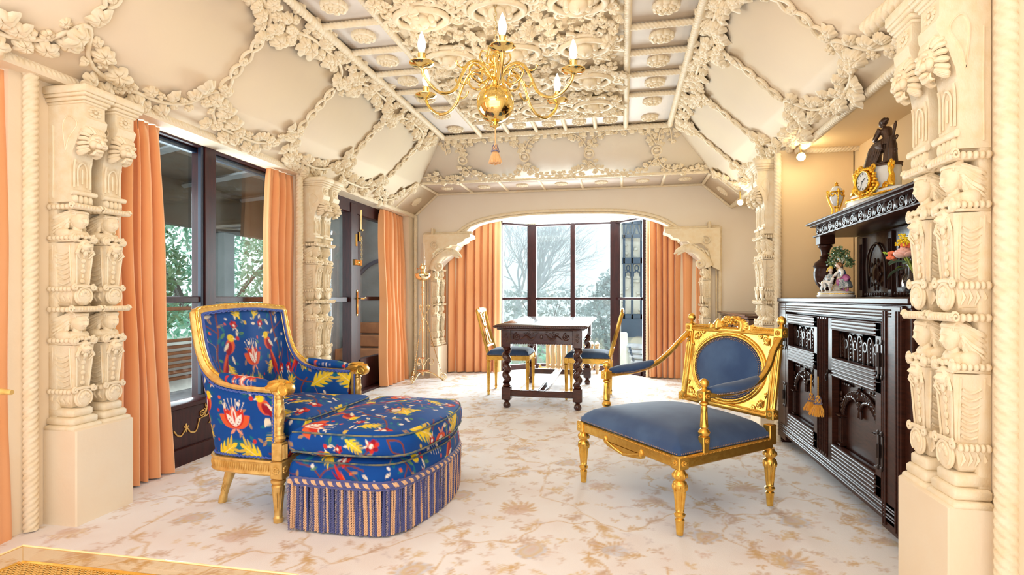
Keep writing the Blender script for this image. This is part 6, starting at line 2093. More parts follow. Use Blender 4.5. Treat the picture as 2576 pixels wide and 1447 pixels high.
# ================================================================== SIDE CHAIRS
def side_chair():
    o = thing('side_chair', 'gilt side chair with an openwork back and blue velvet seat, left of the carved table', 'chair', (0, 0, 0), 0)
    w, d = .205, .205
    for x, y in ((d, w), (d, -w), (-d, w * .92), (-d, -w * .92)):
        mb = MB()
        turned([(.010, 0), (.013, .004), (.012, .03), (.017, .036), (.013, .045)] + [(.013 + .008 * q, .05 + .29 * q) for q in np.linspace(0, 1, 6)] + [(.024, .345), (.018, .352), (.022, .36)], 24, (.05, .34, 8), m=T(x, y, 0), mb=mb, d=.2)
        mb.bbox((x, y, .385), (.042, .042, .056), .004)
        mb.obj('leg', M['gold'], o)
    mb = MB()
    for s_ in (-1, 1): mb.bbox((0, s_ * w * .97, .385), (2 * d, .030, .050), .004)
    mb.bbox((d, 0, .385), (.030, 2 * w, .050), .004); mb.bbox((-d, 0, .385), (.030, 2 * w * .92, .050), .004)
    mb.obj('seat_rail', M['gold'], o)
    nu = 40; u = np.linspace(-1, 1, nu); Uu, Vv = np.meshgrid(u, u, indexing='ij')
    e = np.minimum(1 - abs(Uu), 1 - abs(Vv))
    X = (d + .015) * np.sign(Uu) * abs(Uu) ** .9; Y = (w + .012) * np.sign(Vv) * abs(Vv) ** .9
    Z = .412 + .050 * (1 - np.exp(-e * 12)) + .022 * (1 - Uu ** 2) * (1 - Vv ** 2)
    mb = MB(); mb.add(np.stack([X, Y, Z], -1).reshape(-1, 3), grid_faces(nu, nu)); st = mb.obj('seat', M['velvet'], o)
    mb = MB(); a, b = d + .016, w + .013
    studs(mb, [(a, -b, .416), (a, b, .416), (-a, b, .416), (-a, -b, .416), (a, -b, .416)], .0035, .012); mb.obj('studs', M['stud'], st)
    rk = lambda z: -d - .13 * (z - .40) / .48
    mb = MB()
    for s_ in (-1, 1):
        mb.tube([(rk(z), s_ * (w * .90), z) for z in (.40, .55, .70, .86)], [.019, .016, .015, .014], 8)
        mb.lathe([(.014, 0), (.016, .008), (.008, .014), (.012, .022), (.002, .032)], 12, m=T(rk(.86), s_ * w * .90, .86))
    mb.bbox((rk(.86), 0, .862), (.026, 2 * w * .9, .030), .006); mb.bbox((rk(.86), 0, .885), (.022, .22, .022), .005)
    mb.bbox((rk(.50), 0, .50), (.022, 2 * w * .9, .022), .004)
    mb.obj('back_frame', M['gold'], o)
    mb = MB()
    # pierced splat: crossing ovals round a central medallion
    for c_, ry, rz in ((.76, .055, .085), (.60, .055, .085)):
        mb.tube([(rk(c_ + rz * math.sin(a)), ry * math.cos(a), c_ + rz * math.sin(a)) for a in np.linspace(0, 2 * PI, 25)[:-1]], .0075, 6, closed=True)
    for s_ in (-1, 1):
        mb.tube(smooth_path([(rk(.85), s_ * .10, .85), (rk(.77), s_ * .05, .77), (rk(.68), s_ * .012, .68), (rk(.59), s_ * .05, .59), (rk(.51), s_ * .10, .51)], 24), .008, 6)
    mb.ell((rk(.68), 0, .68), (.012, .026, .026), 12, 8)
    for k in range(8): mb.ell((rk(.68) + .008, .022 * math.cos(k * PI / 4), .68 + .022 * math.sin(k * PI / 4)), .007, 6, 5)
    mb.ell((rk(.77), 0, .77), (.010, .018, .030), 8, 6); mb.ell((rk(.60), 0, .60), (.010, .018, .030), 8, 6)
    mb.obj('back_splat', M['gold'], o)
    return o


def dup(root, loc, rotz, label=None, group=None):
    r = root.copy(); C.objects.link(r); r.location = loc; r.rotation_euler = (0, 0, rotz)
    if label: r['label'] = label
    if group: r['group'] = group
    for ch in list(root.children):
        c = ch.copy(); C.objects.link(c); c.parent = r
        for g_ in ch.children:
            d_ = g_.copy(); C.objects.link(d_); d_.parent = c
    return r


sc1 = side_chair(); sc1.location = (-1.155, 5.78, .052); sc1.rotation_euler = (0, 0, .02)
sc1['group'] = 'side chairs at the carved table'
dup(sc1, (-.33, 5.66, .052), PI - .03, 'gilt side chair seen from its flank, right of the carved table, facing left', 'side chairs at the carved table')


# ================================================================== CARVED TABLE
def table():
    tilt = math.atan(.016)
    o = thing('carved_table', 'dark carved refectory table with barley-twist legs in front of the bay window', 'table', (-.72, 5.72, fz(5.72)), 0, rot=(tilt, 0, 0))
    L, Wd, H = .70, .325, .765     # half length (y), half width (x)
    mb = MB()
    mb.bbox((0, 0, H - .014), (.84, 1.66, .028), .006); mb.bbox((0, 0, H - .036), (.79, 1.60, .018), .006)
    t_ = mb.obj('table_top', M['mahogany'], o)
    mb = MB()
    for s_ in (-1, 1):
        for i in range(46): mb.ell((-.405 + .018 * i, s_ * .832, H - .012), (.009, .005, .008), 6, 4)
        for i in range(92): mb.ell((s_ * .421, -.82 + .018 * i, H - .012), (.005, .009, .008), 6, 4)
    mb.obj('carved_edge', M['mahogany'], t_)
    for sx in (-1, 1):
        for sy in (-1, 1):
            mb = MB(); A = T(sx * Wd, sy * L, 0)
            mb.lathe([(.020, 0), (.030, .006), (.036, .022), (.030, .042), (.020, .055), (.028, .066), (.036, .075)], 18, m=A)
            mb.bbox((0, 0, .135), (.084, .084, .12), .005, m=A)
            mb.lathe([(.030, .195), (.040, .203), (.028, .215), (.034, .225)], 18, m=A)
            sg = sx
            zz = np.linspace(.222, .535, 60)
            pts = [(.013 * math.cos(sg * z * 2 * PI / .088), .013 * math.sin(sg * z * 2 * PI / .088), z) for z in zz]
            mb.tube(pts, [.030 + .003 * math.sin(z * 2 * PI / .088) for z in zz], 14, m=A)
            mb.lathe([(.034, .530), (.028, .540), (.040, .550), (.034, .560)], 18, m=A)
            mb.bbox((0, 0, .645), (.088, .088, .17), .004, m=A)
            for dx, dy, rz in ((0, -.045, 0), (0, .045, 0)):
                for k in range(5): mb.ell((0 + .012 * math.cos(k * 1.25), dy, .65 + .03 * math.sin(k * 1.25)), (.008, .004, .014), 6, 5, m=A)
            mb.obj('leg', M['mahogany'], o)
    for sy in (-1, 1):
        mb = MB(); y = sy * (L + .01)
        mb.bbox((0, sy * L, .655), (2 * Wd, .040, .13), .004)
        for i in range(26): mb.ell((-.275 + .022 * i, sy * (L + .018), .592), (.008, .006, .006), 6, 4)
        mb.tube([(-.28, sy * (L + .022), .715), (.28, sy * (L + .022), .715)], .005, 6)
        for s_ in (-1, 1):
            mb.tube(spiral((s_ * .225, sy * (L + .02), .655), .036, .006, 1.8, 30, PI / 2 if s_ > 0 else PI / 2), [.008 * (1 - .4 * i / 29) for i in range(30)], 6)
            mb.ell((s_ * .225, sy * (L + .022), .655), (.012, .006, .012), 8, 6)
            mb.tube(smooth_path([(s_ * .19, sy * (L + .02), .63), (s_ * .14, sy * (L + .024), .665), (s_ * .09, sy * (L + .022), .64), (s_ * .03, sy * (L + .024), .69)], 20), [.004 + .006 * math.sin(i / 19 * PI) for i in range(20)], 6)
            mb.tube(spiral((s_ * .115, sy * (L + .02), .675), .022, .004, 1.4, 20, 2.0), .005, 6)
            mb.tube(smooth_path([(s_ * .16, sy * (L + .02), .69), (s_ * .10, sy * (L + .024), .62), (s_ * .05, sy * (L + .022), .66)], 14), .005, 6)
            for k in range(4): mb.ell((s_ * (.05 + .03 * k), sy * (L + .022), .70 - .012 * (k % 2)), (.013, .005, .006), 6, 5)
        mb.ell((0, sy * (L + .022), .655), (.014, .008, .022), 8, 6)
        mb.obj('carved_apron', M['mahogany'], o)
        mb = MB(); mb.bbox((0, sy * L, .135), (2 * Wd - .06, .038, .058), .004); mb.obj('stretcher', M['mahogany'], o)
    for sx in (-1, 1):
        mb = MB(); mb.bbox((sx * Wd, 0, .655), (.034, 2 * L, .12), .004); mb.obj('apron', M['mahogany'], o)
    mb = MB(); mb.bbox((0, 0, .150), (.085, 2 * L - .02, .030), .004)
    for s_ in (-1, 1): mb.tube([(s_ * .025, -L, .166), (s_ * .025, L, .166)], .004, 5)
    mb.obj('stretcher', M['mahogany'], o)
    return o


table()


# ================================================================== RADIATOR
def radiator():
    o = thing('radiator', 'cream and gold column radiator below the bay window behind the table', 'radiator', (-.64, 7.28, fz(7.28)), -.03)
    n = 10
    for i in range(n):
        x = -.32 + .64 * i / (n - 1); mb = MB()
        for y in (-.045, .045):
            mb.tube([(x, y, .07), (x, y, .36)], .024, 10)
        for z in (.07, .365):
            mb.ell((x, 0, z), (.033, .085, .035), 12, 8)
        mb.ell((x, 0, .393), (.018, .05, .016), 8, 6)
        if i in (0, n - 1):
            for y in (-.05, .05): mb.lathe([(.016, -.06), (.022, -.055), (.016, .0), (.02, .06)], 10, m=T(x, y, .03))
        mb.obj('column', M['radiator'], o)
    mb = MB(); mb.lathe([(.012, 0), (.016, .03), (.024, .035), (.024, .06), (.010, .07), (.020, .085), (.018, .10)], 12, m=T(-.43, 0, -.01))
    mb.tube([(-.43, 0, .05), (-.35, 0, .055)], .012, 8); mb.obj('valve', M['brass'], o)
    return o


radiator()

# ================================================================== CARVED CUPBOARD
def cupboard():
    o = thing('court_cupboard', 'tall dark carved oak cupboard with two arched doors and a canopy, in the right alcove', 'cupboard', (1.11, 3.36, .016), PI)
    K = 'wood'
    def bx(name, c, d, m=K, parent=None, b=.004):
        mb = MB(); mb.bbox(c, d, b); return mb.obj(name, M[m], parent or o)
    H = .930
    bx('carcass', (-.245, 0, .56), (.44, 1.84, .90))
    for y in (-.915, .915): bx('foot', (-.03, y, .05), (.06, .07, .10))
    for y, w_ in ((-.822, .21), (.797, .165)):
        bx('stile', (.0, y, .53), (.045, w_, .94))
    bx('end_stile', (-.02, .905, .53), (.05, .06, .94))
    mb = MB(); mb.bbox((0, 0, .972), (.04, 1.78, .062), .003)
    for z in (.957, .969, .984): mb.tube([(.021, -.83, z), (.021, .80, z)], .004, 6)
    mb.obj('top_rail', M[K], o)
    mb = MB(); mb.bbox((0, 0, .135), (.045, 1.78, .085), .003)
    for z in (.115, .128, .148, .160): mb.tube([(.023, -.84, z), (.023, .84, z)], .0045, 6)
    mb.obj('bottom_rail', M[K], o)
    mb = MB(); mb.bbox((-.235, 0, 1.022), (.53, 1.92, .030), .006); mb.bbox((-.24, 0, 1.000), (.50, 1.88, .020), .004)
    mb.obj('top_board', M['wood'], o)
    for y in (.735, .755, .845, .868):
        mb = MB(); mb.tube([(.024, y, .08), (.024, y, .98)], .005, 6); mb.obj('stile_bead', M[K], o)
    for y in (-.058, -.02, .02, .058):
        mb = MB(); mb.bbox((.004, y, .55), (.046, .026, .76), .003)
        for q in (-.006, .006): mb.tube([(.028, y + q, .19), (.028, y + q, .92)], .003, 5)
        mb.obj('muntin', M[K], o)

    def door(y0, y1, hinge):
        yc = (y0 + y1) / 2; w = y1 - y0
        d = MB()
        d.bbox((.004, y0 + .03, .55), (.038, .06, .76), .004); d.bbox((.004, y1 - .03, .55), (.038, .06, .76), .004)
        for z0, z1 in ((.865, .93), (.620, .720), (.17, .265)):
            d.bbox((.004, yc, (z0 + z1) / 2), (.038, w, z1 - z0), .003)
            n = max(3, int((z1 - z0) / .016))
            for i in range(n):
                z = z0 + (i + .5) * (z1 - z0) / n
                d.tube([(.024, y0 + .062, z), (.024, y1 - .062, z)], .0042, 6)
        dr = d.obj('door', M[K], o)
        # upper carved panel: arches and open rings
        a, b = y0 + .06, y1 - .06
        p = MB(); p.bbox((-.035, yc, .792), (.02, b - a, .16), .003)
        p.obj('upper_panel', M['wood_carved'], dr)
        p = MB(); n = 9
        for i in range(n):
            y = a + (b - a) * (i + .5) / n; r = (b - a) / n * .52
            if i % 2 == 0:
                p.tube(smooth_path([(-.020, y - r, .722), (-.018, y - r, .80), (-.016, y - r * .6, .838), (-.016, y, .848), (-.016, y + r * .6, .838), (-.018, y + r, .80), (-.020, y + r, .722)], 18), .006, 6)
                for k in range(5): p.ell((-.020, y, .735 + .021 * k), (.007, r * .55, .009), 8, 5)
                for k in range(4):
                    for s_ in (-1, 1): p.ell((-.019, y + s_ * r * .45, .745 + .021 * k), (.006, .006, .010), 6, 4)
            else:
                p.tube([(-.018, y + r * .62 * math.cos(t), .800 + .022 * math.sin(t)) for t in np.linspace(0, 2 * PI, 17)[:-1]], .0065, 6, closed=True)
                p.ell((-.024, y, .800), (.005, r * .25, .012), 8, 6)
                p.tube([(-.020, y - r * .4, .725), (-.020, y - r * .4, .772)], .005, 5); p.tube([(-.020, y + r * .4, .725), (-.020, y + r * .4, .772)], .005, 5)
        p.obj('arcade_carving', M['wood_carved'], dr)
        # lower arched panel
        p = MB(); p.bbox((-.040, yc, .44), (.012, b - a, .36), .003); p.tube([(-.032, yc, .27), (-.032, yc, .56)], .002, 4); p.obj('arched_panel', M['wood_warm'], dr)
        p = MB()
        aw = (b - a) / 2 - .055
        # two-lobed arch
        arc = []
        for s_, cc in ((-1, yc - aw * .48), (1, yc + aw * .48)):
            pts = [(cc + aw * .52 * math.cos(t), .455 + .085 * math.sin(t)) for t in np.linspace(PI, 0, 16)]
            arc += pts
        arc = [(yc - aw, .43)] + arc + [(yc + aw, .43)]
        n_ = len(arc)
        # spandrel plate above the arch
        V = []
        for (y, z) in arc: V += [(-.022, y, z), (-.022, y, .605)]
        p.add(V, [(2 * i, 2 * i + 2, 2 * i + 3, 2 * i + 1) for i in range(n_ - 1)])
        p.box((-.026, (a + yc - aw) / 2, .52), (.010, yc - aw - a, .19)); p.box((-.026, (b + yc + aw) / 2, .52), (.010, yc - aw - a, .19))
        p.obj('spandrel', M['wood_carved'], dr)
        p = MB(); p.tube([(-.014, y, z) for y, z in arc], .0085, 8)
        big = [(yc + (aw + .030) * math.cos(t), .430 + .150 * math.sin(t)) for t in np.linspace(PI, 0, 30)]
        p.tube([(-.016, y, z) for y, z in big], .006, 6)
        for i, t in enumerate(np.linspace(PI * .97, PI * .03, 22)):
            y, z = yc + (aw + .008) * math.cos(t), .440 + .118 * math.sin(t); s_ = 1 if t < PI / 2 else -1
            q = T(-.012, y, z) @ rotm('X', t - PI / 2 + s_ * .5)
            p.ell((0, 0, 0), (.009, .0085, .024), 8, 6, m=q)
        for k in range(5): p.ell((-.010, yc, .50 + .022 * k), (.010, .012 + .004 * (k % 2), .012), 8, 6)
        for s_ in (-1, 1):
            for k in range(4):
                p.ell((-.014, yc + s_ * (aw + .035), .445 + .03 * k), (.008, .012, .014), 8, 6)
                p.ell((-.014, yc + s_ * (aw + .010 - .03 * k), .592), (.007, .014, .009), 8, 6)
        p.obj('leaf_carving', M['wood_carved'], dr)
        for s_ in (-1, 1):
            p = MB(); y = yc + s_ * (aw + .022)
            p.bbox((-.020, y, .345), (.030, .052, .15), .003)
            for q in (-.014, 0, .014): p.tube([(-.004, y + q, .285), (-.004, y + q, .41)], .0035, 5)
            p.bbox((-.012, y, .425), (.046, .074, .012), .003); p.bbox((-.014, y, .275), (.042, .066, .014), .003)
            p.obj('pilaster', M['wood_carved'], dr)
        # drop pull and lock
        ky = y0 + .02 if y0 > 0 else y1 - .02
        p = MB(); p.ell((.030, ky, .640), (.010, .008, .012), 8, 6)
        p.tube(smooth_path([(.034, ky, .635), (.040, ky + .010, .610), (.040, ky, .592), (.040, ky - .010, .610), (.034, ky, .635)], 16), .003, 5)
        p.obj('drop_pull', M['iron'], dr)
        hy = y1 - .0 if y0 > 0 else y0
        for z in (.77, .38):
            p = MB()
            for q in (-.016, .020):
                p.bbox((.028, hy + q, z), (.006, .018, .13), .003); p.ell((.030, hy + q, z + .075), (.005, .008, .012), 8, 6); p.ell((.030, hy + q, z - .075), (.005, .008, .012), 8, 6)
            p.tube([(.036, hy + .002, z - .03), (.036, hy + .002, z + .03)], .007, 8)
            p.obj('hinge', M['iron'], dr)
    door(-.715, -.085, -1); door(.085, .715, 1)
    # upper stage: bulbous posts, back panel, carved canopy
    for y in (-.440, .84):
        p = MB(); A = T(-.135, y, 0)
        p.lathe([(.030, 1.037), (.036, 1.045), (.022, 1.060), (.018, 1.075), (.030, 1.095), (.055, 1.125), (.067, 1.165), (.068, 1.195), (.060, 1.215), (.062, 1.222), (.068, 1.232), (.060, 1.255), (.034, 1.275), (.026, 1.285),
                 (.032, 1.292), (.022, 1.300), (.026, 1.33), (.032, 1.345), (.040, 1.352), (.040, 1.362), (.030, 1.368)], 32, m=A,
                mod=lambda t, z: 1 - .06 * abs(math.cos(6 * t)) if 1.10 < z < 1.20 or 1.235 < z < 1.265 else 1)
        p.bbox((-.135, y, 1.395), (.085, .085, .055), .003)
        p.obj('bulb_post', M['wood'], o)
    p = MB(); p.bbox((-.345, .215, 1.22), (.03, 1.40, .39), .003); p.obj('back_panel', M['wood_carved'], o)
    for yc in (-.20, .17, .54):
        p = MB(); x = -.325
        p.bbox((x, yc - .18, 1.22), (.02, .04, .36), .003)
        for q in (-.008, .008): p.tube([(x + .012, yc - .18 + q, 1.08), (x + .012, yc - .18 + q, 1.36)], .003, 5)
        p.tube(smooth_path([(x, yc - .11, 1.09), (x + .004, yc - .11, 1.24), (x + .004, yc - .07, 1.32), (x + .004, yc, 1.35), (x + .004, yc + .07, 1.32), (x + .004, yc + .11, 1.24), (x, yc + .11, 1.09)], 26), .006, 6)
        p.ell((x, yc, 1.17), (.008, .045, .06), 14, 10); p.ell((x + .004, yc, 1.17), (.008, .018, .035), 10, 8)
        for k in range(8):
            t = k * PI / 4; p.ell((x + .004, yc + .062 * math.cos(t), 1.17 + .08 * math.sin(t)), (.006, .014, .016), 8, 6)
        for k in range(9): p.ell((x + .004, yc - .13 + .032 * k, 1.055), (.006, .012, .012), 7, 5)
        p.obj('arch_carving', M['wood_carved'], o)
    p = MB(); p.bbox((-.235, .20, 1.462), (.265, 1.40, .070), .003); p.obj('canopy', M['wood_carved'], o)
    p = MB(); p.bbox((-.215, .195, 1.503), (.33, 1.47, .016), .004); p.bbox((-.220, .195, 1.491), (.30, 1.44, .012), .003); p.obj('cornice_board', M['wood'], o)
    p = MB(); p.bbox((-.225, .20, 1.424), (.285, 1.41, .012), .003); p.obj('lower_moulding', M['wood'], o)
    p = MB()
    for i in range(13):
        y = -.46 + .108 * i; s_ = 1 if i % 2 else -1
        p.tube(spiral((-.100, y, 1.460), .026, .004, 1.9, 30, PI if s_ > 0 else 0, 'yz'), [.0065 * (1 - .4 * q / 29) for q in range(30)], 6)
        for k in range(4):
            p.tube(smooth_path([(-.101, y + .034 + .010 * k, 1.436 + .002 * k), (-.098, y + .040 + .011 * k, 1.46), (-.101, y + .036 + .014 * k, 1.486)], 7), [.003, .005, .006, .006, .006, .005, .003], 6)
    p.obj('scroll_carving', M['wood_carved'], o)
    p = MB()
    for i in range(4):
        p.tube(spiral((-.17 - .05 * i, -.502, 1.46), .022, .004, 1.5, 20), .005, 5)
    p.obj('end_carving', M['wood_carved'], o)
    return o


cupboard()


def tassel(name, label, loc, h=.13, r=.032, cord=.06, m='tassel', mh='cord_mix', lean=0, cat='tassel'):
    """hanging tassel: origin at its suspension point"""
    o = thing(name, label, cat, loc, 0)
    mb = MB(); mb.rope([(0, 0, 0), (lean * .3, lean * .2, -cord)], .0035, .012, 2, 6, .3, step=.004)
    mb.obj('cord', M[m], o, sharp=60)
    mb = MB(); z = -cord
    mb.lathe([(.004, z + .004), (.010, z), (.012, z - .012), (.019, z - .034), (.020, z - .040), (.014, z - .044)], 18)
    mb.obj('tassel_head', M[m], o)
    mb = MB()
    for k in range(6):
        a = k * PI / 3
        for s_ in (-1, 1):
            mb.tube([((.0125 + .008 * q) * math.cos(a + s_ * q * 1.1), (.0125 + .008 * q) * math.sin(a + s_ * q * 1.1), z - .004 - .032 * q) for q in np.linspace(0, 1, 7)], .0016, 4)
    for k in range(16):
        a = k * PI / 8; mb.ell((.020 * math.cos(a), .020 * math.sin(a), z - .040), (.005, .005, .006), 6, 4)
    mb.obj('netting', M[mh], o)
    mb = MB(); R = random.Random(3)
    for k in range(70):
        a = R.uniform(0, 2 * PI); q = math.sqrt(R.random()) if k > 34 else 1
        r0, r1 = .013 * q, r * q
        mb.tube([(r0 * math.cos(a), r0 * math.sin(a), z - .042), ((r0 + r1) * .55 * math.cos(a), (r0 + r1) * .55 * math.sin(a), z - .042 - (h - .042) * .5), (r1 * math.cos(a + .05), r1 * math.sin(a), z - h + R.uniform(-.003, .003))], [.0022, .0032, .0036], 4)
    mb.lathe([(.012, z - .040), (.020, z - .06), (r * .86, z - h + .006), (.004, z - h + .008)], 16)
    s = mb.obj('strands', M[m], o); s['kind'] = 'stuff'
    return o


tassel('key_tassel', 'golden orange tassel on the far cupboard door, the left and slightly higher of two', (1.062, 3.465, .612), cord=.110, h=.095, r=.040, lean=-.01)
tassel('key_tassel', 'golden orange tassel on the near cupboard door, the right and slightly lower of two', (1.062, 3.352, .616), cord=.110, h=.105, r=.044)


# ================================================================== THINGS ON THE CUPBOARD
def remesh(o, v):
    m = o.modifiers.new('remesh', 'REMESH'); m.mode = 'VOXEL'; m.voxel_size = v; m.use_smooth_shade = True
    s = o.modifiers.new('smooth', 'SMOOTH'); s.iterations = 3; s.factor = .5
    return o


def clock():
    o = thing('mantel_clock', 'white marble and gilt mantel clock with round dial on the cupboard canopy', 'clock', (1.36, 3.30, 1.528), math.radians(180 + 14))
    # local +x faces into the room, +y towards the camera
    mb = MB()
    mb.prism([(-.09, -.24), (.06, -.24), (.10, -.17), (.10, .17), (.06, .24), (-.09, .24)], 0, .030)
    mb.obj('plinth', M['marble'], o)
    mb = MB(); mb.prism([(-.08, -.22), (.05, -.22), (.085, -.155), (.085, .155), (.05, .22), (-.08, .22)], .030, .060); mb.obj('base', M['marble'], o)
    mb = MB(); P = [(-.082, -.222, .062), (.052, -.222, .062), (.088, -.156, .062), (.088, .156, .062), (.052, .222, .062), (-.082, .222, .062)]
    mb.tube(P, .006, 6); studs(mb, [(p[0] + .003, p[1], .068) for p in P[1:5]], .0035, .010); mb.obj('gilt_band', M['ormolu'], o)
    mb = MB(); mb.prism([(-.075, -.20), (.04, -.20), (.07, -.14), (.07, .14), (.04, .20), (-.075, .20)], .066, .088); mb.obj('upper_base', M['marble'], o)
    mb = MB(); mb.lathe([(.085, .088), (.085, .212)], 40, m=Sc(.85, 1.25, 1)); mb.obj('drum', M['marble'], o)
    mb = MB(); mb.lathe([(.090, .212), (.090, .222)], 40, m=Sc(.85, 1.25, 1)); mb.obj('bronze_plate', M['bronze'], o)
    D = T(.072, -.01, .145) @ rotm('Y', PI / 2)
    mb = MB(); mb.lathe([(.052, -.01), (.056, .020), (.058, .030), (.054, .036), (.050, .034), (.050, .030)], 40, m=D, cap=False); dl = mb.obj('bezel', M['ormolu'], o)
    mb = MB(); mb.lathe([(.050, .026), (.001, .028)], 40, m=D); mb.obj('dial', M['dial'], o)
    mb = MB()
    for k in range(12):
        a = k * PI / 6; A = D @ rotm('Z', a); mb.box((.040, 0, .0288), (.010, .0022 if k % 3 else .004, .0012), m=A)
    mb.box((0, 0, 0), (.028, .004, .001), m=D @ rotm('Z', 2.2) @ T(.012, 0, .031)); mb.box((0, 0, 0), (.036, .003, .001), m=D @ rotm('Z', -.35) @ T(.016, 0, .032))
    mb.lathe([(.004, .030), (.004, .033)], 10, m=D); mb.obj('hands_and_hours', M['ink'], o)
    mb = MB(); R = random.Random(5)
    for k in range(26):
        a = k * 2 * PI / 26
        mb.ell((.080 + .006 * (k % 2), -.01 + .066 * math.cos(a), .145 + .066 * math.sin(a)), (.012, .011, .011), 8, 6)
    for s_ in (-1, 1):
        mb.tube(spiral((.080, -.01 + s_ * .050, .215), .020, .005, 1.2, 18, 0 if s_ < 0 else PI, 'yz'), [.008 * (1 - .5 * i / 17) for i in range(18)], 6)
        mb.tube(smooth_path([(.08, -.01 + s_ * .03, .075), (.085, -.01 + s_ * .065, .085), (.080, -.01 + s_ * .085, .11), (.078, -.01 + s_ * .075, .13)], 10), .008, 6)
    mb.obj('gilt_surround', M['ormolu'], o)
    for s_ in (-1, 1):
        mb = MB(); y = s_ * .135
        mb.tube(smooth_path([(.045, y, .205), (.055, y, .18), (.050, y, .15), (.055, y + s_ * .004, .115), (.06, y + s_ * .03, .098)], 16), [.010, .012, .014, .014, .013, .012, .012, .013, .014, .016, .018, .018, .016, .014, .010, .006], 8)
        for k in (-1, 0, 1): mb.ell((.052, y + k * .016, .208 + (.014 if k == 0 else 0)), (.007, .009, .014), 8, 6)
        mb.tube(spiral((.060, y - s_ * .03, .100), .022, .004, 1.2, 16, 0, 'yz'), .006, 6)
        for k in range(4): mb.ell((.06, y - s_ * (.03 + .012 * k), .094), (.007, .014, .006), 8, 5)
        mb.obj('gilt_bracket', M['ormolu'], o)
    # seated woman in bronze, thoughtful, on a rock; faces the far end
    f = thing('bronze_figure', 'brown bronze statuette of a seated robed woman resting chin on hand on the clock', 'statuette', (1.36, 3.30, 1.751), math.radians(180 + 14))
    b = MB()
    b.bbox((0, 0, .006), (.10, .17, .012), .004)
    b.tube([(-.01, .045, .0), (-.01, .045, .06), (-.01, .05, .10)], [.034, .030, .026], 12)           # seat
    # skirt
    b.tube(smooth_path([(0, .035, .100), (.0, -.005, .098), (.0, -.045, .085), (.0, -.062, .045), (.0, -.070, .008)], 14), [.034, .034, .034, .033, .032, .032, .033, .034, .035, .036, .038, .040, .042, .044], 16)
    for k in range(7):
        yy = -.085 + .012 * k
        b.tube(smooth_path([(.020 - .004 * abs(k - 3), -.01 - .004 * k, .118), (.030 - .003 * abs(k - 3), yy + .03, .075), (.028, yy, .01)], 8), .005, 6)
    # torso
    b.tube(smooth_path([(0, .038, .098), (0, .040, .130), (0, .030, .160), (0, .022, .178)], 10), [.026, .025, .023, .022, .023, .025, .027, .027, .022, .012], 14)
    b.tube([(0, .020, .176), (0, .012, .192)], [.011, .009], 10)
    b.ell((0, .002, .205), (.016, .019, .021), 14, 10); b.ell((0, .016, .211), (.018, .018, .019), 12, 8); b.ell((0, .034, .215), .010, 8, 6)
    b.ell((0, -.017, .201), (.004, .005, .006), 6, 5)
    b.tube(smooth_path([(.026, .026, .168), (.030, .0, .135), (.022, -.030, .128)], 8), [.012, .011, .010, .009, .009, .009, .008, .008], 10)
    b.tube(smooth_path([(.022, -.030, .128), (.012, -.030, .160), (.004, -.018, .188)], 7), [.008, .008, .007, .006, .006, .006, .007], 8)
    b.tube(smooth_path([(-.026, .028, .168), (-.032, .006, .130), (-.010, -.028, .122)], 8), .009, 8)
    # rock, anchor, anvil-like attributes behind
    b.tube([(0, .072, .0), (0, .074, .07), (0, .070, .13)], [.022, .020, .012], 8)
    b.tube([(0, .075, .12), (0, .092, .18)], [.006, .008], 6); b.ell((0, .094, .184), (.006, .006, .010), 6, 5)
    b.tube(spiral((0, .098, .115), .012, .004, 1.1, 12, 0, 'yz'), .004, 5); b.tube(spiral((0, .096, .06), .012, .004, 1.1, 12, 2, 'yz'), .004, 5)
    b.tube([(0, -.055, .105), (0, -.068, .122)], .005, 6)
    remesh(b.obj('figure', M['bronze'], f), .0022)
    f.scale = (1.05, 1.05, 1.12)


clock()


def urn():
    o = thing('gilt_urn', 'small white and gilt lidded urn at the far end of the cupboard canopy', 'urn', (1.285, 3.73, 1.528), 0)
    mb = MB(); mb.lathe([(.034, 0), (.036, .006), (.030, .012), (.012, .014)], 20); mb.lathe([(.010, .012), (.008, .03), (.013, .04), (.008, .05), (.008, .07)], 14); mb.obj('foot', M['ormolu'], o)
    mb = MB(); mb.lathe([(.010, .085), (.022, .098), (.034, .125), (.038, .150), (.036, .165), (.030, .170)], 24); mb.lathe([(.036, .170), (.032, .185), (.022, .200), (.010, .207)], 24); mb.obj('bowl', M['marble'], o)
    mb = MB()
    mb.lathe([(.008, .07), (.014, .078), (.010, .088)], 12); mb.lathe([(.010, .205), (.014, .210), (.006, .215), (.010, .222), (.002, .232)], 12)
    mb.tube([(.039 * math.cos(a), .039 * math.sin(a), .168) for a in np.linspace(0, 2 * PI, 25)[:-1]], .005, 6, closed=True)
    for k in range(9):
        a = k * 2 * PI / 9
        mb.tube(smooth_path([(.038 * math.cos(a), .038 * math.sin(a), .162), (.042 * math.cos(a + .35), .042 * math.sin(a + .35), .142), (.038 * math.cos(a + .7), .038 * math.sin(a + .7), .162)], 7), .004, 5)
    mb.obj('mounts', M['ormolu'], o)
    for k in range(3):
        a = k * 2 * PI / 3 + .4; c, s_ = math.cos(a), math.sin(a)
        mb = MB(); mb.tube(smooth_path([(.046 * c, .046 * s_, .172), (.052 * c, .052 * s_, .15), (.036 * c, .036 * s_, .10), (.022 * c, .022 * s_, .06), (.034 * c, .034 * s_, .012)], 16), .0045, 6)
        mb.ell((.050 * c, .050 * s_, .176), (.008, .008, .012), 8, 6); mb.obj('leg', M['ormolu'], o)


urn()

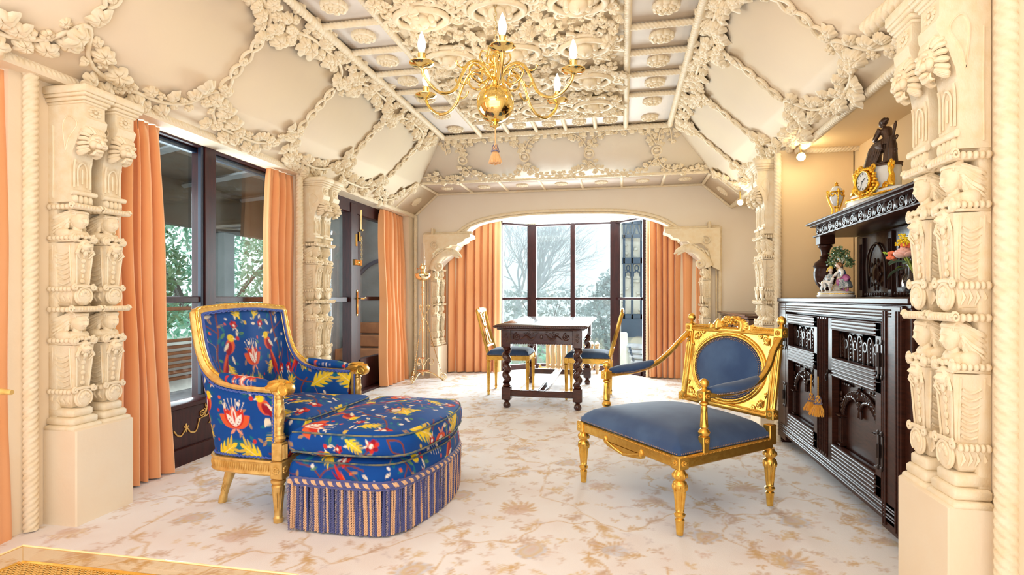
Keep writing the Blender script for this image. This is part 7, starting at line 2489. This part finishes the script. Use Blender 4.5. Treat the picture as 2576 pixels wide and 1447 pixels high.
M['porc'] = mat('porcelain', (0.86, 0.84, 0.80), 0.12, coat=.5)
M['porc_skin'] = mat('porcelain_skin', (0.86, 0.62, 0.50), 0.15, coat=.5)
M['porc_green'] = mat('porcelain_leaf', (0.03, 0.10, 0.05), 0.15, noise=(80, .4, .6), col2=(.30, .38, .16), coat=.5)
M['porc_trunk'] = mat('porcelain_trunk', (0.42, 0.38, 0.36), 0.2, noise=(60, .4, .6), col2=(.65, .55, .42), coat=.5)
M['porc_pink'] = mat('porcelain_violet', (0.42, 0.09, 0.30), 0.2, noise=(20, .4, .7), col2=(.62, .22, .42), coat=.5)
M['porc_blue'] = mat('porcelain_blue', (0.06, 0.18, 0.42), 0.2, coat=.5)
M['porc_grey'] = mat('porcelain_printed', (0.50, 0.52, 0.54), 0.2, noise=(180, .45, .55), col2=(.18, .26, .30), coat=.5)
M['porc_hair'] = mat('porcelain_hair', (0.28, 0.13, 0.05), 0.25)
M['porc_yellow'] = mat('porcelain_yellow', (0.85, 0.62, 0.12), 0.2)
M['porc_brown'] = mat('porcelain_brown', (0.30, 0.13, 0.05), 0.25, noise=(60, .4, .6), col2=(.10, .07, .06))


def figurine():
    o = thing('porcelain_group', 'painted porcelain group of shepherd, lady and dog under a tree', 'figurine', (1.235, 3.60, 1.054), math.radians(-68))
    # local x to the right as seen from the camera, y away, z up
    def p(name, m, fn, r=None):
        mb = MB(); fn(mb); q = mb.obj(name, M[m], o)
        return remesh(q, r) if r else q
    def base(b):
        b.lathe([(.108, 0), (.112, .004), (.112, .012), (.104, .014), (.106, .026), (.100, .030)], 40, m=Sc(1, .62, 1))
    p('base', 'porc', base)
    p('gilt_line', 'ormolu', lambda b: b.tube([(.1065 * math.cos(a), .066 * math.sin(a), .019) for a in np.linspace(0, 2 * PI, 41)[:-1]], .0022, 5, closed=True))
    p('rocky_ground', 'porc_trunk', lambda b: (b.ell((.0, .01, .030), (.085, .045, .012), 16, 8), b.ell((.010, .010, .045), (.030, .026, .026), 10, 8)))
    p('tree_trunk', 'porc_trunk', lambda b: (b.tube(smooth_path([(.010, .02, .03), (.006, .02, .10), (.014, .02, .155), (.010, .02, .185)], 12), [.020, .018, .016, .014, .013, .012, .012, .013, .012, .011, .010, .008], 10),
                                         b.tube([(.012, .02, .165), (.045, .02, .205)], [.009, .005], 8), b.tube([(.010, .02, .165), (-.030, .02, .190)], [.008, .004], 8), b.tube([(.010, .02, .180), (.008, .02, .225)], [.008, .004], 8)), .0025)
    def leaves(b):
        R = random.Random(4)
        for cx, cz, r in ((-.015, .228, .036), (.035, .222, .034), (-.048, .192, .030), (.065, .185, .026), (.012, .245, .030), (.075, .172, .018), (-.02, .175, .018)):
            for _ in range(int(3200 * r)):
                a, q = R.uniform(0, 6.3), R.random() ** .5
                x, z = cx + r * q * math.cos(a), cz + r * q * .75 * math.sin(a); y = .02 + R.uniform(-.5, .5) * r
                m = T(x, y, z) @ Euler((R.uniform(0, 6), R.uniform(0, 6), R.uniform(0, 6))).to_matrix().to_4x4()
                b.add([(0, 0, 0), (.007, .005, .001), (.015, 0, 0), (.007, -.005, .001)], [(0, 1, 2, 3)], m=m)
    f = p('foliage', 'porc_green', leaves); f['kind'] = 'stuff'
    # shepherd, seated at the left
    p('shepherd_coat', 'porc_grey', lambda b: (b.tube([(-.042, .0, .065), (-.040, .0, .100), (-.034, .0, .125)], [.018, .019, .012], 12), b.tube(smooth_path([(-.052, -.004, .118), (-.066, -.010, .092), (-.062, -.018, .075)], 7), .008, 8),
                                               b.tube(smooth_path([(-.022, -.004, .116), (-.012, -.014, .098), (-.028, -.020, .100)], 7), .008, 8), b.tube(smooth_path([(-.045, -.004, .066), (-.060, -.025, .060), (-.075, -.02, .040)], 7), .010, 8)), .002)
    p('shepherd_head', 'porc_skin', lambda b: (b.ell((-.030, -.003, .143), (.0105, .0105, .013), 12, 9), b.tube([(-.034, 0, .120), (-.031, 0, .135)], .006, 8), b.ell((-.020, -.005, .143), (.003, .003, .003), 6, 5), b.ell((-.028, -.022, .101), (.006, .005, .005), 8, 6), b.ell((-.062, -.019, .073), .006, 8, 6)), .0013)
    p('shepherd_hat', 'porc_yellow', lambda b: (b.tube(smooth_path([(-.060, 0, .138), (-.050, 0, .155), (-.036, 0, .162), (-.024, 0, .160)], 10), .0045, 7), b.ell((-.036, .002, .154), (.014, .012, .007), 10, 7)))
    # lady leaning forward at the right
    p('lady_skirt', 'porc_grey', lambda b: (b.tube(smooth_path([(.060, 0, .100), (.066, 0, .075), (.070, 0, .048)], 8), [.014, .018, .022, .025, .027, .029, .030, .031], 16, mod=lambda t, L: 1 + .10 * np.cos(9 * t))))
    p('lady_overskirt', 'porc_pink', lambda b: (b.tube(smooth_path([(.058, 0, .112), (.075, 0, .100), (.098, .0, .098)], 8), [.012, .016, .018, .018, .017, .014, .010, .004], 12), b.tube(smooth_path([(.050, -.012, .103), (.040, -.018, .082), (.046, -.02, .060)], 8), [.010, .012, .012, .012, .011, .010, .007, .003], 8), b.tube(smooth_path([(.080, -.01, .098), (.086, -.012, .085), (.096, -.008, .100)], 6), .008, 8)), .002)
    p('lady_bodice', 'porc_blue', lambda b: b.tube([(.060, 0, .108), (.046, 0, .135)], [.0135, .0145], 12))
    p('lady_blouse', 'porc', lambda b: (b.tube([(.046, 0, .134), (.034, 0, .148)], [.015, .010], 12), b.tube(smooth_path([(.050, -.010, .143), (.070, -.018, .130), (.064, -.020, .108)], 8), [.009, .010, .010, .010, .009, .008, .006, .005], 8), b.tube(smooth_path([(.036, .008, .143), (.020, -.008, .128), (.014, -.018, .112)], 8), .008, 8), b.ell((.046, -.02, .093), (.010, .006, .012), 8, 6)), .0018)
    p('lady_head', 'porc_skin', lambda b: (b.ell((.018, -.002, .168), (.0115, .0105, .013), 12, 9), b.tube([(.034, 0, .150), (.022, 0, .162)], .006, 8), b.ell((.008, -.003, .163), (.003, .003, .003), 6, 5), b.tube(smooth_path([(.016, -.018, .118), (.008, -.022, .106), (.004, -.022, .100)], 5), .005, 6), b.tube(smooth_path([(.064, -.020, .108), (.054, -.024, .102), (.042, -.026, .098)], 5), .0045, 6)), .0013)
    p('lady_hair', 'porc_hair', lambda b: (b.ell((.024, .002, .175), (.014, .012, .010), 10, 7), b.ell((.036, .004, .168), (.008, .008, .010), 8, 6)))
    for x in (.055, .084): p('lady_shoe', 'porc_pink', lambda b: (b.ell((x, -.006, .036), (.010, .006, .006), 10, 7), b.tube([(x + .004, -.003, .036), (x + .004, -.003, .05)], .004, 6)))
    # hound standing in front
    p('hound', 'porc', lambda b: (b.tube(smooth_path([(-.055, -.035, .078), (-.030, -.035, .084), (-.005, -.035, .077), (.010, -.035, .074)], 12), [.008, .009, .009, .009, .0085, .009, .010, .011, .012, .012, .011, .008], 10),
                                  b.tube(smooth_path([(.008, -.035, .078), (.018, -.035, .092), (.022, -.035, .096)], 6), [.009, .008, .007, .007, .007, .006], 8), b.ell((.020, -.035, .098), (.011, .006, .0065), 10, 7), b.ell((.011, -.032, .098), (.004, .003, .007), 6, 5),
                                  b.tube(smooth_path([(-.056, -.035, .078), (-.070, -.035, .074), (-.078, -.035, .082)], 6), .0028, 6),
                                  b.tube(smooth_path([(-.050, -.040, .074), (-.044, -.040, .058), (-.054, -.040, .046), (-.050, -.040, .031)], 9), [.008, .008, .006, .005, .004, .0035, .0035, .0035, .004], 8),
                                  b.tube(smooth_path([(-.050, -.030, .074), (-.036, -.030, .058), (-.040, -.030, .046), (-.032, -.030, .031)], 9), [.008, .008, .006, .005, .004, .0035, .0035, .0035, .004], 8),
                                  b.tube(smooth_path([(.006, -.040, .070), (.004, -.040, .050), (.010, -.040, .031)], 7), [.007, .006, .005, .004, .0035, .0035, .004], 8),
                                  b.tube(smooth_path([(.010, -.030, .070), (.002, -.030, .050), (.002, -.030, .031)], 7), [.007, .006, .005, .004, .0035, .0035, .004], 8)), .0016)
    for x, z in ((-.046, .084), (-.004, .083)): p('hound_patch', 'porc_yellow', lambda b: b.ell((x, -.042, z - .004), (.006, .004, .005), 8, 6))
    p('game_bag', 'porc_brown', lambda b: (b.ell((-.075, -.02, .037), (.020, .010, .007), 10, 7), b.ell((-.082, -.01, .052), (.010, .008, .010), 8, 6)))
    o.scale = (1.12, 1.12, 1.12)


figurine()


def flowers():
    o = thing('flower_vase', 'round clear glass vase of pink rose, yellow mimosa and eucalyptus on the cupboard', 'vase', (1.235, 2.66, 1.054), 0)
    mb = MB(); mb.lathe([(.022, .0), (.040, .006), (.058, .035), (.062, .062), (.055, .088), (.040, .108), (.036, .112)], 32, cap=False); mb.obj('glass_bowl', M['lamp_glass'], o)
    mb = MB(); mb.lathe([(.020, .004), (.038, .010), (.054, .036), (.056, .058), (.001, .059)], 24); mb.obj('water', glass_mat('water', (.80, .86, .90), 1.0), o)
    G = mat('flower_stem', (.30, .38, .06), .5); E_ = mat('eucalyptus_leaf', (.20, .30, .20), .6, noise=(20, .35, .65), col2=(.24, .38, .30)); Pk = mat('rose_petal', (.86, .48, .42), .6, sheen=.3); Or = mat('coral_petal', (.85, .22, .10), .6)
    Yl = mat('mimosa', (.90, .66, .02), .7); Y2 = mat('orange_petal', (.92, .50, .02), .6); Lg = mat('light_leaf', (.42, .62, .06), .5)
    R = random.Random(5)
    mb = MB()
    for k in range(8):
        a = R.uniform(0, 6.3)
        mb.tube([(.03 * math.cos(a), .03 * math.sin(a), .012), (-.02 * math.cos(a), -.02 * math.sin(a), .11), (-.05 * math.cos(a), -.05 * math.sin(a), .17)], .003, 6)
    mb.obj('stems', G, o)

    def leaf(loc, L, w, d, m):
        d = Vector(d).normalized(); s_ = d.cross(Vector((0, 0, 1))).normalized(); up = s_.cross(d)
        b = MB(); V = []; n = 9
        for i in range(n):
            t = i / (n - 1); wd = w * math.sin(PI * min(1, t * .92 + .05)) ** .7
            c = Vector(loc) + d * L * t + up * (.12 * L * math.sin(PI * t))
            for q in (-1, 0, 1): V.append(tuple(c + s_ * wd * q * .5 + up * (.10 * wd * abs(q))))
        b.add(V, grid_faces(n, 3)); b.obj('leaf', m, o)
    # -x is into the room (image left-ish), +y is away
    for (l, L, w, d) in (((-.01, .03, .145), .115, .062, (-.45, 1, .02)), ((-.03, .03, .125), .085, .060, (-.7, .5, -.55)), ((-.03, .02, .15), .07, .05, (-1, .3, -.2)), ((0, .02, .15), .06, .055, (-.6, -.2, -.1)), ((-.02, .05, .15), .05, .03, (-.3, .4, .8)), ((0, 0, .15), .07, .05, (.2, -.5, .3)), ((.0, .03, .14), .09, .055, (.3, 1, .0))):
        leaf(l, L, w, d, E_)
    leaf((-.02, .05, .13), .06, .018, (-.4, 1, -.1), Lg); leaf((-.03, .05, .165), .07, .02, (-.4, 1, .1), Lg)
    b = MB(); c = Vector((-.035, .040, .190))
    for i in range(26):
        t = i / 26; a = i * 2.4; r = .006 + .034 * t
        m = T(c.x + r * .55 * math.cos(a), c.y + r * .55 * math.sin(a), c.z + .010 - .022 * t) @ rotm('Z', a) @ rotm('Y', .3 + .8 * t)
        b.ell((0, 0, .006), (.006 + .004 * t, .012 + .012 * t, .016 + .006 * t), 10, 7, m=m)
    b.obj('rose', Pk, o)
    b = MB()
    for i in range(12):
        b.ell((-.055 + R.uniform(-.02, .015), .085 + R.uniform(-.02, .015), .180 + R.uniform(-.012, .02)), (.010, .010, .008), 8, 5)
    for i in range(8): b.ell((-.03 + R.uniform(-.015, .015), .03 + R.uniform(-.015, .015), .222 + R.uniform(-.005, .010)), (.009, .009, .007), 8, 5)
    b.obj('coral_blossom', Or, o)
    b = MB()
    for i in range(150):
        t = R.random(); b.ell((-.03 + R.uniform(-.03, .05), .02 + R.uniform(-.05, .065) , .225 + .045 * t + R.uniform(-.01, .01)), .0048, 6, 4)
    q = b.obj('mimosa', Yl, o); q['kind'] = 'stuff'
    b = MB()
    for i in range(12): b.ell((.0 + R.uniform(-.015, .02), -.03 + R.uniform(-.02, .02), .225 + R.uniform(-.02, .02)), (.016, .016, .010), 8, 5)
    b.obj('orange_bloom', Y2, o)
    b = MB()
    for i in range(24): t = i / 24; b.ell((-.05 - .02 * t, .10 + .05 * t + .004 * (i % 3), .188 + .012 * t + .004 * (i % 2)), .0035, 6, 4)
    b.obj('green_sprig', Lg, o)


flowers()

# low dark chest in the farther recess
ch = thing('side_cabinet', 'low dark mahogany side cabinet in the farther right recess, behind the gilt open armchair', 'cabinet', (1.32, 5.85, .05), 0)
mb = MB(); mb.bbox((0, 0, .845), (.56, 1.46, .022), .005); mb.bbox((.005, 0, .825), (.52, 1.42, .02), .004); mb.obj('top', M['mahogany'], ch)
mb = MB(); mb.bbox((.01, 0, .42), (.50, 1.38, .78), .004); mb.obj('carcass', M['mahogany'], ch)
for y in (-.345, .345):
    mb = MB(); mb.bbox((-.245, y, .42), (.02, .62, .62), .006); mb.bbox((-.252, y, .42), (.02, .50, .50), .01); dd = mb.obj('door', M['mahogany'], ch)
    mb = MB(); mb.ell((-.27, y * .2, .45), .014, 10, 7); mb.obj('knob', M['brass'], dd)


# ================================================================== CHANDELIER
def chandelier():
    cx, cyy = -.69, 3.0
    o = thing('chandelier', 'polished brass chandelier with a large globe and six lit candle arms', 'chandelier', (cx, cyy, 2.124), 0)
    mb = MB()
    pr = [(.002, -.138), (.010, -.134), (.018, -.128), (.030, -.124), (.018, -.118), (.010, -.110), (.014, -.104), (.020, -.098)]
    pr += [(.104 * math.sin(a), -.104 * math.cos(a)) for a in np.linspace(.22, PI - .18, 34)]
    pr += [(.020, .105), (.024, .112), (.016, .120), (.022, .128), (.038, .138), (.042, .150), (.038, .162), (.020, .170), (.014, .180), (.020, .190), (.016, .200), (.022, .215), (.032, .235), (.034, .252), (.024, .270), (.012, .282), (.016, .290), (.008, .298), (.004, .305)]
    mb.lathe(pr, 48); mb.obj('body', M['brass'], o)
    mb = MB(); mb.lathe([(.004, .62), (.045, .61), (.050, .600), (.020, .585), (.004, .58)], 24); mb.obj('ceiling_rose', M['brass'], o)
    mb = MB(); z = .305; i = 0
    while z < .58:
        pts = [((.008 * math.cos(a)) * (1 if i % 2 else 0), (.008 * math.cos(a)) * (0 if i % 2 else 1), z + .014 + .016 * math.sin(a)) for a in np.linspace(0, 2 * PI, 15)[:-1]]
        mb.tube(pts, .0028, 6, closed=True); z += .025; i += 1
    mb.obj('chain', M['brass_pale'], o)
    for k in range(6):
        a = math.radians(-84 + 60 * k) + YAW
        A = rotm('Z', a)
        mb = MB(); mb.t = A
        P = smooth_path([(.036, 0, .150), (.075, 0, .190), (.125, 0, .205), (.175, 0, .180), (.215, 0, .110), (.245, 0, .040), (.290, 0, -.002), (.350, 0, -.012), (.405, 0, .018), (.440, 0, .060), (.450, 0, .092)], 46)
        mb.tube(P, [.0085] * 46, 10)
        mb.tube(smooth_path([(.036, 0, .150), (.06, 0, .115), (.10, 0, .095), (.15, 0, .115), (.165, 0, .155), (.135, 0, .185), (.095, 0, .170), (.085, 0, .135), (.105, 0, .115)], 36), [.0065] * 30 + [.006, .0055, .005, .0055, .007, .008], 8)
        mb.tube(smooth_path([(.185, 0, .165), (.215, 0, .150), (.24, 0, .155), (.250, 0, .175)], 12), [.005] * 9 + [.006, .007, .008], 8)
        mb.tube(smooth_path([(.23, 0, .075), (.205, 0, .060), (.18, 0, .075), (.172, 0, .095)], 12), [.005] * 9 + [.006, .007, .008], 8)
        arm = mb.obj('arm', M['brass'], o)
        mb = MB(); mb.t = A @ T(.450, 0, 0)
        mb.lathe([(.006, .084), (.012, .090), (.020, .094), (.045, .098), (.062, .110), (.063, .114), (.045, .104), (.018, .100), (.010, .102)], 32)
        mb.obj('drip_pan', M['brass'], arm)
        mb = MB(); mb.t = A @ T(.450, 0, 0)
        mb.lathe([(.010, .100), (.016, .108), (.013, .116), (.019, .130), (.019, .156), (.022, .160), (.018, .164), (.012, .163)], 20)
        mb.obj('candle_cup', M['brass'], arm)
        mb = MB(); mb.t = A @ T(.450, 0, 0)
        mb.lathe([(.010, .163), (.016, .180), (.020, .200), (.019, .220), (.012, .248), (.004, .268), (.001, .274)], 20)
        mb.obj('candle_bulb', M['bulb'], arm)
        w = A @ Vector((.450, 0, .21))
        point('candle_light', (cx + w.x, cyy + w.y, 2.124 + w.z), 8.5, (1.0, .80, .55), .022)
        # small scroll ornaments on the upper stem
        mb = MB(); mb.t = rotm('Z', a + PI / 6)
        mb.tube(smooth_path([(.022, 0, .215), (.060, 0, .222), (.085, 0, .255), (.075, 0, .288), (.050, 0, .290), (.045, 0, .270), (.058, 0, .262)], 26), [.005] * 22 + [.006, .007, .007, .006], 7)
        mb.tube(smooth_path([(.022, 0, .200), (.05, 0, .185), (.075, 0, .195)], 8), .005, 7)
        mb.obj('scroll', M['brass'], o)


chandelier()
tassel('chandelier_tassel', 'pale gold and pink tassel hanging beneath the chandelier globe', (-.69, 3.0, 1.986), cord=.085, h=.105, r=.035, m='tassel_pale', mh='cord_mix')


# ================================================================== STANDARD OIL LAMP
def oil_lamp():
    o = thing('oil_lamp', 'slender brass standard oil lamp with glass chimney and scrolled tripod, left of the bay', 'floor lamp', (-2.325, 6.28, fz(6.28)), .35)
    mb = MB(); mb.lathe([(.006, .06), (.018, .08), (.012, .10), (.012, .18), (.018, .20), (.012, .215), (.0125, .60), (.017, .61), (.0125, .62), (.0125, 1.02), (.020, 1.03), (.013, 1.05), (.016, 1.10), (.024, 1.11), (.014, 1.125), (.014, 1.19), (.022, 1.20)], 18)
    mb.obj('pole', M['brass_pale'], o)
    mb = MB(); mb.lathe([(.015, 1.19), (.055, 1.20), (.085, 1.225), (.100, 1.260), (.096, 1.275), (.060, 1.290), (.030, 1.300), (.026, 1.320), (.040, 1.335), (.040, 1.365), (.028, 1.380), (.030, 1.395)], 32); mb.obj('oil_font', M['brass_pale'], o)
    mb = MB(); mb.tube([(0, 0, 1.34), (-.055, .0, 1.335)], .004, 6); mb.ell((-.062, 0, 1.335), (.005, .010, .010), 8, 6); mb.obj('wick_knob', M['copper'], o)
    mb = MB(); mb.lathe([(.026, 1.395), (.030, 1.42), (.032, 1.45), (.022, 1.50), (.018, 1.56), (.018, 1.64)], 24, cap=False); mb.obj('glass_chimney', M['lamp_glass'], o)
    for k in range(3):
        a = k * 2 * PI / 3; A = rotm('Z', a); mb = MB(); mb.t = A
        mb.tube(smooth_path([(.0, 0, .115), (.10, 0, .095), (.18, 0, .045), (.235, 0, .008)], 16), .008, 8)
        mb.tube(spiral((.235, 0, .052), .045, .010, 1.5, 26, -PI / 2), [.0065] * 26, 7)
        mb.ell((.236, 0, .004), (.014, .010, .006), 8, 5)
        mb.obj('foot', M['brass_pale'], o)
        mb = MB(); mb.t = A
        mb.rope(smooth_path([(.225, 0, .07), (.165, 0, .27), (.100, 0, .50), (.045, 0, .70), (.012, 0, .745)], 30), .0055, .03, 2, 6, .4)
        mb.tube(smooth_path([(.012, 0, .745), (.035, 0, .80), (.070, 0, .865), (.068, 0, .905), (.045, 0, .90), (.035, 0, .870)], 22), .0055, 6)
        mb.tube(smooth_path([(.015, 0, .19), (.05, 0, .255), (.095, 0, .275), (.125, 0, .235), (.110, 0, .195), (.080, 0, .200), (.082, 0, .225)], 26), .005, 6)
        mb.obj('brace', M['brass_pale'], o)
    mb = MB()
    for k in range(6):
        a = k * PI / 3; mb.ell((.045 * math.cos(a), .045 * math.sin(a), .125), (.032, .018, .010), 10, 6, m=None)
    mb.ell((0, 0, .125), (.05, .05, .012), 12, 6); mb.obj('copper_rosette', M['copper'], o)
    mb = MB(); mb.ell((0, 0, .275), (.020, .020, .014), 12, 6)
    for k in range(6): mb.ell((.016 * math.cos(k), .016 * math.sin(k), .275), .008, 7, 5)
    mb.obj('copper_knop', M['copper'], o)


oil_lamp()


# ================================================================== SPOTLIGHTS
def spot(label, loc, d, power):
    o = thing('spotlight', label, 'lamp', loc, 0)
    A = align(d)
    mb = MB(); mb.t = A; mb.lathe([(.012, -.06), (.024, -.055), (.028, -.02), (.030, .0)], 20); mb.obj('housing', M['brass'], o)
    mb = MB(); mb.t = A; mb.lathe([(.001, .001), (.026, .002), (.024, .008), (.001, .014)], 20); mb.obj('lit_bulb', M['spot_bulb'], o)
    mb = MB(); mb.tube([(0, 0, 0), (.0, .02, 2.09 - loc[2])], .006, 6); mb.obj('bracket_arm', M['brass'], o)
    v = Vector(d).normalized() * .05
    point('spot_glow', (loc[0] + v.x, loc[1] + v.y, loc[2] + v.z), power, (1.0, .83, .52), .03)


spot('small bright spotlight under the cornice at the far end of the cupboard alcove', (1.20, 4.12, 2.015), (-.1, -1, -.5), 2.0)
spot('small bright spotlight high in the far right corner beside the farther pillars', (1.12, 5.72, 1.975), (-.1, -1, -.5), 4)


# ================================================================== FOREGROUND LEFT: acrylic tray over a caned stool, gilt arm
def cane_stool():
    o = thing('caned_stool', 'gilt caned stool top in the bottom left corner, under clear acrylic', 'stool', (-1.08, .83, -.02), 0)
    mb = MB(); R = .0
    w, d = .362, .272; z = .425
    st = .0165
    for i in range(int(2 * w / st)):
        x = -w + .02 + i * st
        if abs(x) > w - .015: continue
        for o_ in (-.0025, .0025): mb.box((x + o_, 0, z), (.0022, 2 * d - .03, .0016))
    for i in range(int(2 * d / st)):
        y = -d + .02 + i * st
        if abs(y) > d - .015: continue
        for o_ in (-.0025, .0025): mb.box((0, y + o_, z + .0012), (2 * w - .03, .0022, .0016))
    for s_ in (-1, 1):
        n = int(2 * (w + d) / (st * 1.0))
        for i in range(n):
            c = -(w + d) + i * st + st / 2
            # line x + s*y = c clipped to the rectangle
            pts = []
            for y in (-d + .01, d - .01):
                x = c - s_ * y
                if abs(x) <= w - .01: pts.append((x, y))
            for x in (-w + .01, w - .01):
                y = (c - x) * s_
                if abs(y) < d - .01: pts.append((x, y))
            if len(pts) >= 2:
                p, q = Vector((*pts[0], z + .0026)), Vector((*pts[1], z + .0026)); e = q - p
                if e.length > .02: mb.box((0, 0, 0), (e.length, .0034, .0014), m=T(*((p + q) / 2)) @ rotm('Z', math.atan2(e.y, e.x)))
    s = mb.obj('cane_seat', M['cane'], o); s['kind'] = 'stuff'
    mb = MB(); P = [(-w, -d + .05), (-w + .015, -d + .015), (-w + .05, -d), (w - .05, -d), (w - .015, -d + .015), (w, -d + .05), (w, d - .05), (w - .015, d - .015), (w - .05, d), (-w + .05, d), (-w + .015, d - .015), (-w, d - .05)]
    mb.tube(resample(smooth_path([(x, y, z - .004) for x, y in P], 80, closed=True), .02, closed=True), .008, 8, closed=True); mb.obj('seat_rim', M['gold'], o)
    for x in (-w + .03, w - .03):
        for y in (-d + .03, d - .03):
            mb = MB(); turned([(.010, .0), (.015, .01), (.014, .30), (.022, .32), (.014, .34), (.018, .395)], 16, m=T(x, y, 0), mb=mb); mb.obj('leg', M['gold'], o)
    a = thing('acrylic_tray', 'clear acrylic tray with upright sides resting on the caned stool, bottom left corner', 'tray', (-1.08, .83, -.02), 0)
    w2, d2 = .375, .285; z0, z1 = .402, .452
    mb = MB(); mb.bbox((0, 0, z0 + .006), (2 * w2, 2 * d2, .004), .001); mb.obj('tray_base', M['acrylic'], a)
    for c, s3 in (((0, d2, (z0 + z1) / 2 + .005), (2 * w2, .005, z1 - z0)), ((0, -d2, (z0 + z1) / 2 + .005), (2 * w2, .005, z1 - z0)), ((-w2, 0, (z0 + z1) / 2 + .005), (.005, 2 * d2, z1 - z0)), ((w2, 0, (z0 + z1) / 2 + .005), (.005, 2 * d2, z1 - z0))):
        mb = MB(); mb.bbox(c, s3, .001); mb.obj('tray_side', M['acrylic'], a)
    mb = MB(); mb.tube([(-w2, -d2, z1 + .005), (-w2, d2, z1 + .005), (w2, d2, z1 + .005), (w2, -d2, z1 + .005)], .0028, 6); mb.obj('polished_edge', mat('polished_edge', (.92, .66, .34), .15, coat=.5), a)


cane_stool()
g_ = thing('gilt_chair', 'gilt chair arm end just entering the frame at the left edge', 'chair', (-1.80, 1.28, -.02), 0)
mb = MB(); mb.tube(smooth_path([(-.80, -.08, .90), (-.55, -.06, .88), (-.22, -.02, .815), (-.05, 0, .805), (.075, .012, .798)], 20), [.016] * 14 + [.014, .012, .011, .010, .009, .007], 10); mb.obj('arm', M['gold_pale'], g_)
mb = MB(); turned([(.014, .0), (.020, .03), (.016, .32), (.026, .35), (.026, .40), (.014, .43), (.018, .60), (.012, .79)], 20, m=T(-.61, 0, 0), mb=mb); mb.obj('leg', M['gold_pale'], g_)
mb = MB(); mb.bbox((-.83, 0, .38), (.46, .46, .06), .01); mb.obj('seat_rail', M['gold_pale'], g_)
mb = MB(); mb.ell((-.83, 0, .42), (.22, .22, .05), 20, 10); mb.obj('seat', M['velvet'], g_)
for x, y in ((-1.03, -.2), (-1.03, .2), (-.63, -.2)):
    mb = MB(); turned([(.012, 0), (.018, .02), (.02, .35)], 14, m=T(x, y, 0), mb=mb); mb.obj('leg', M['gold_pale'], g_)
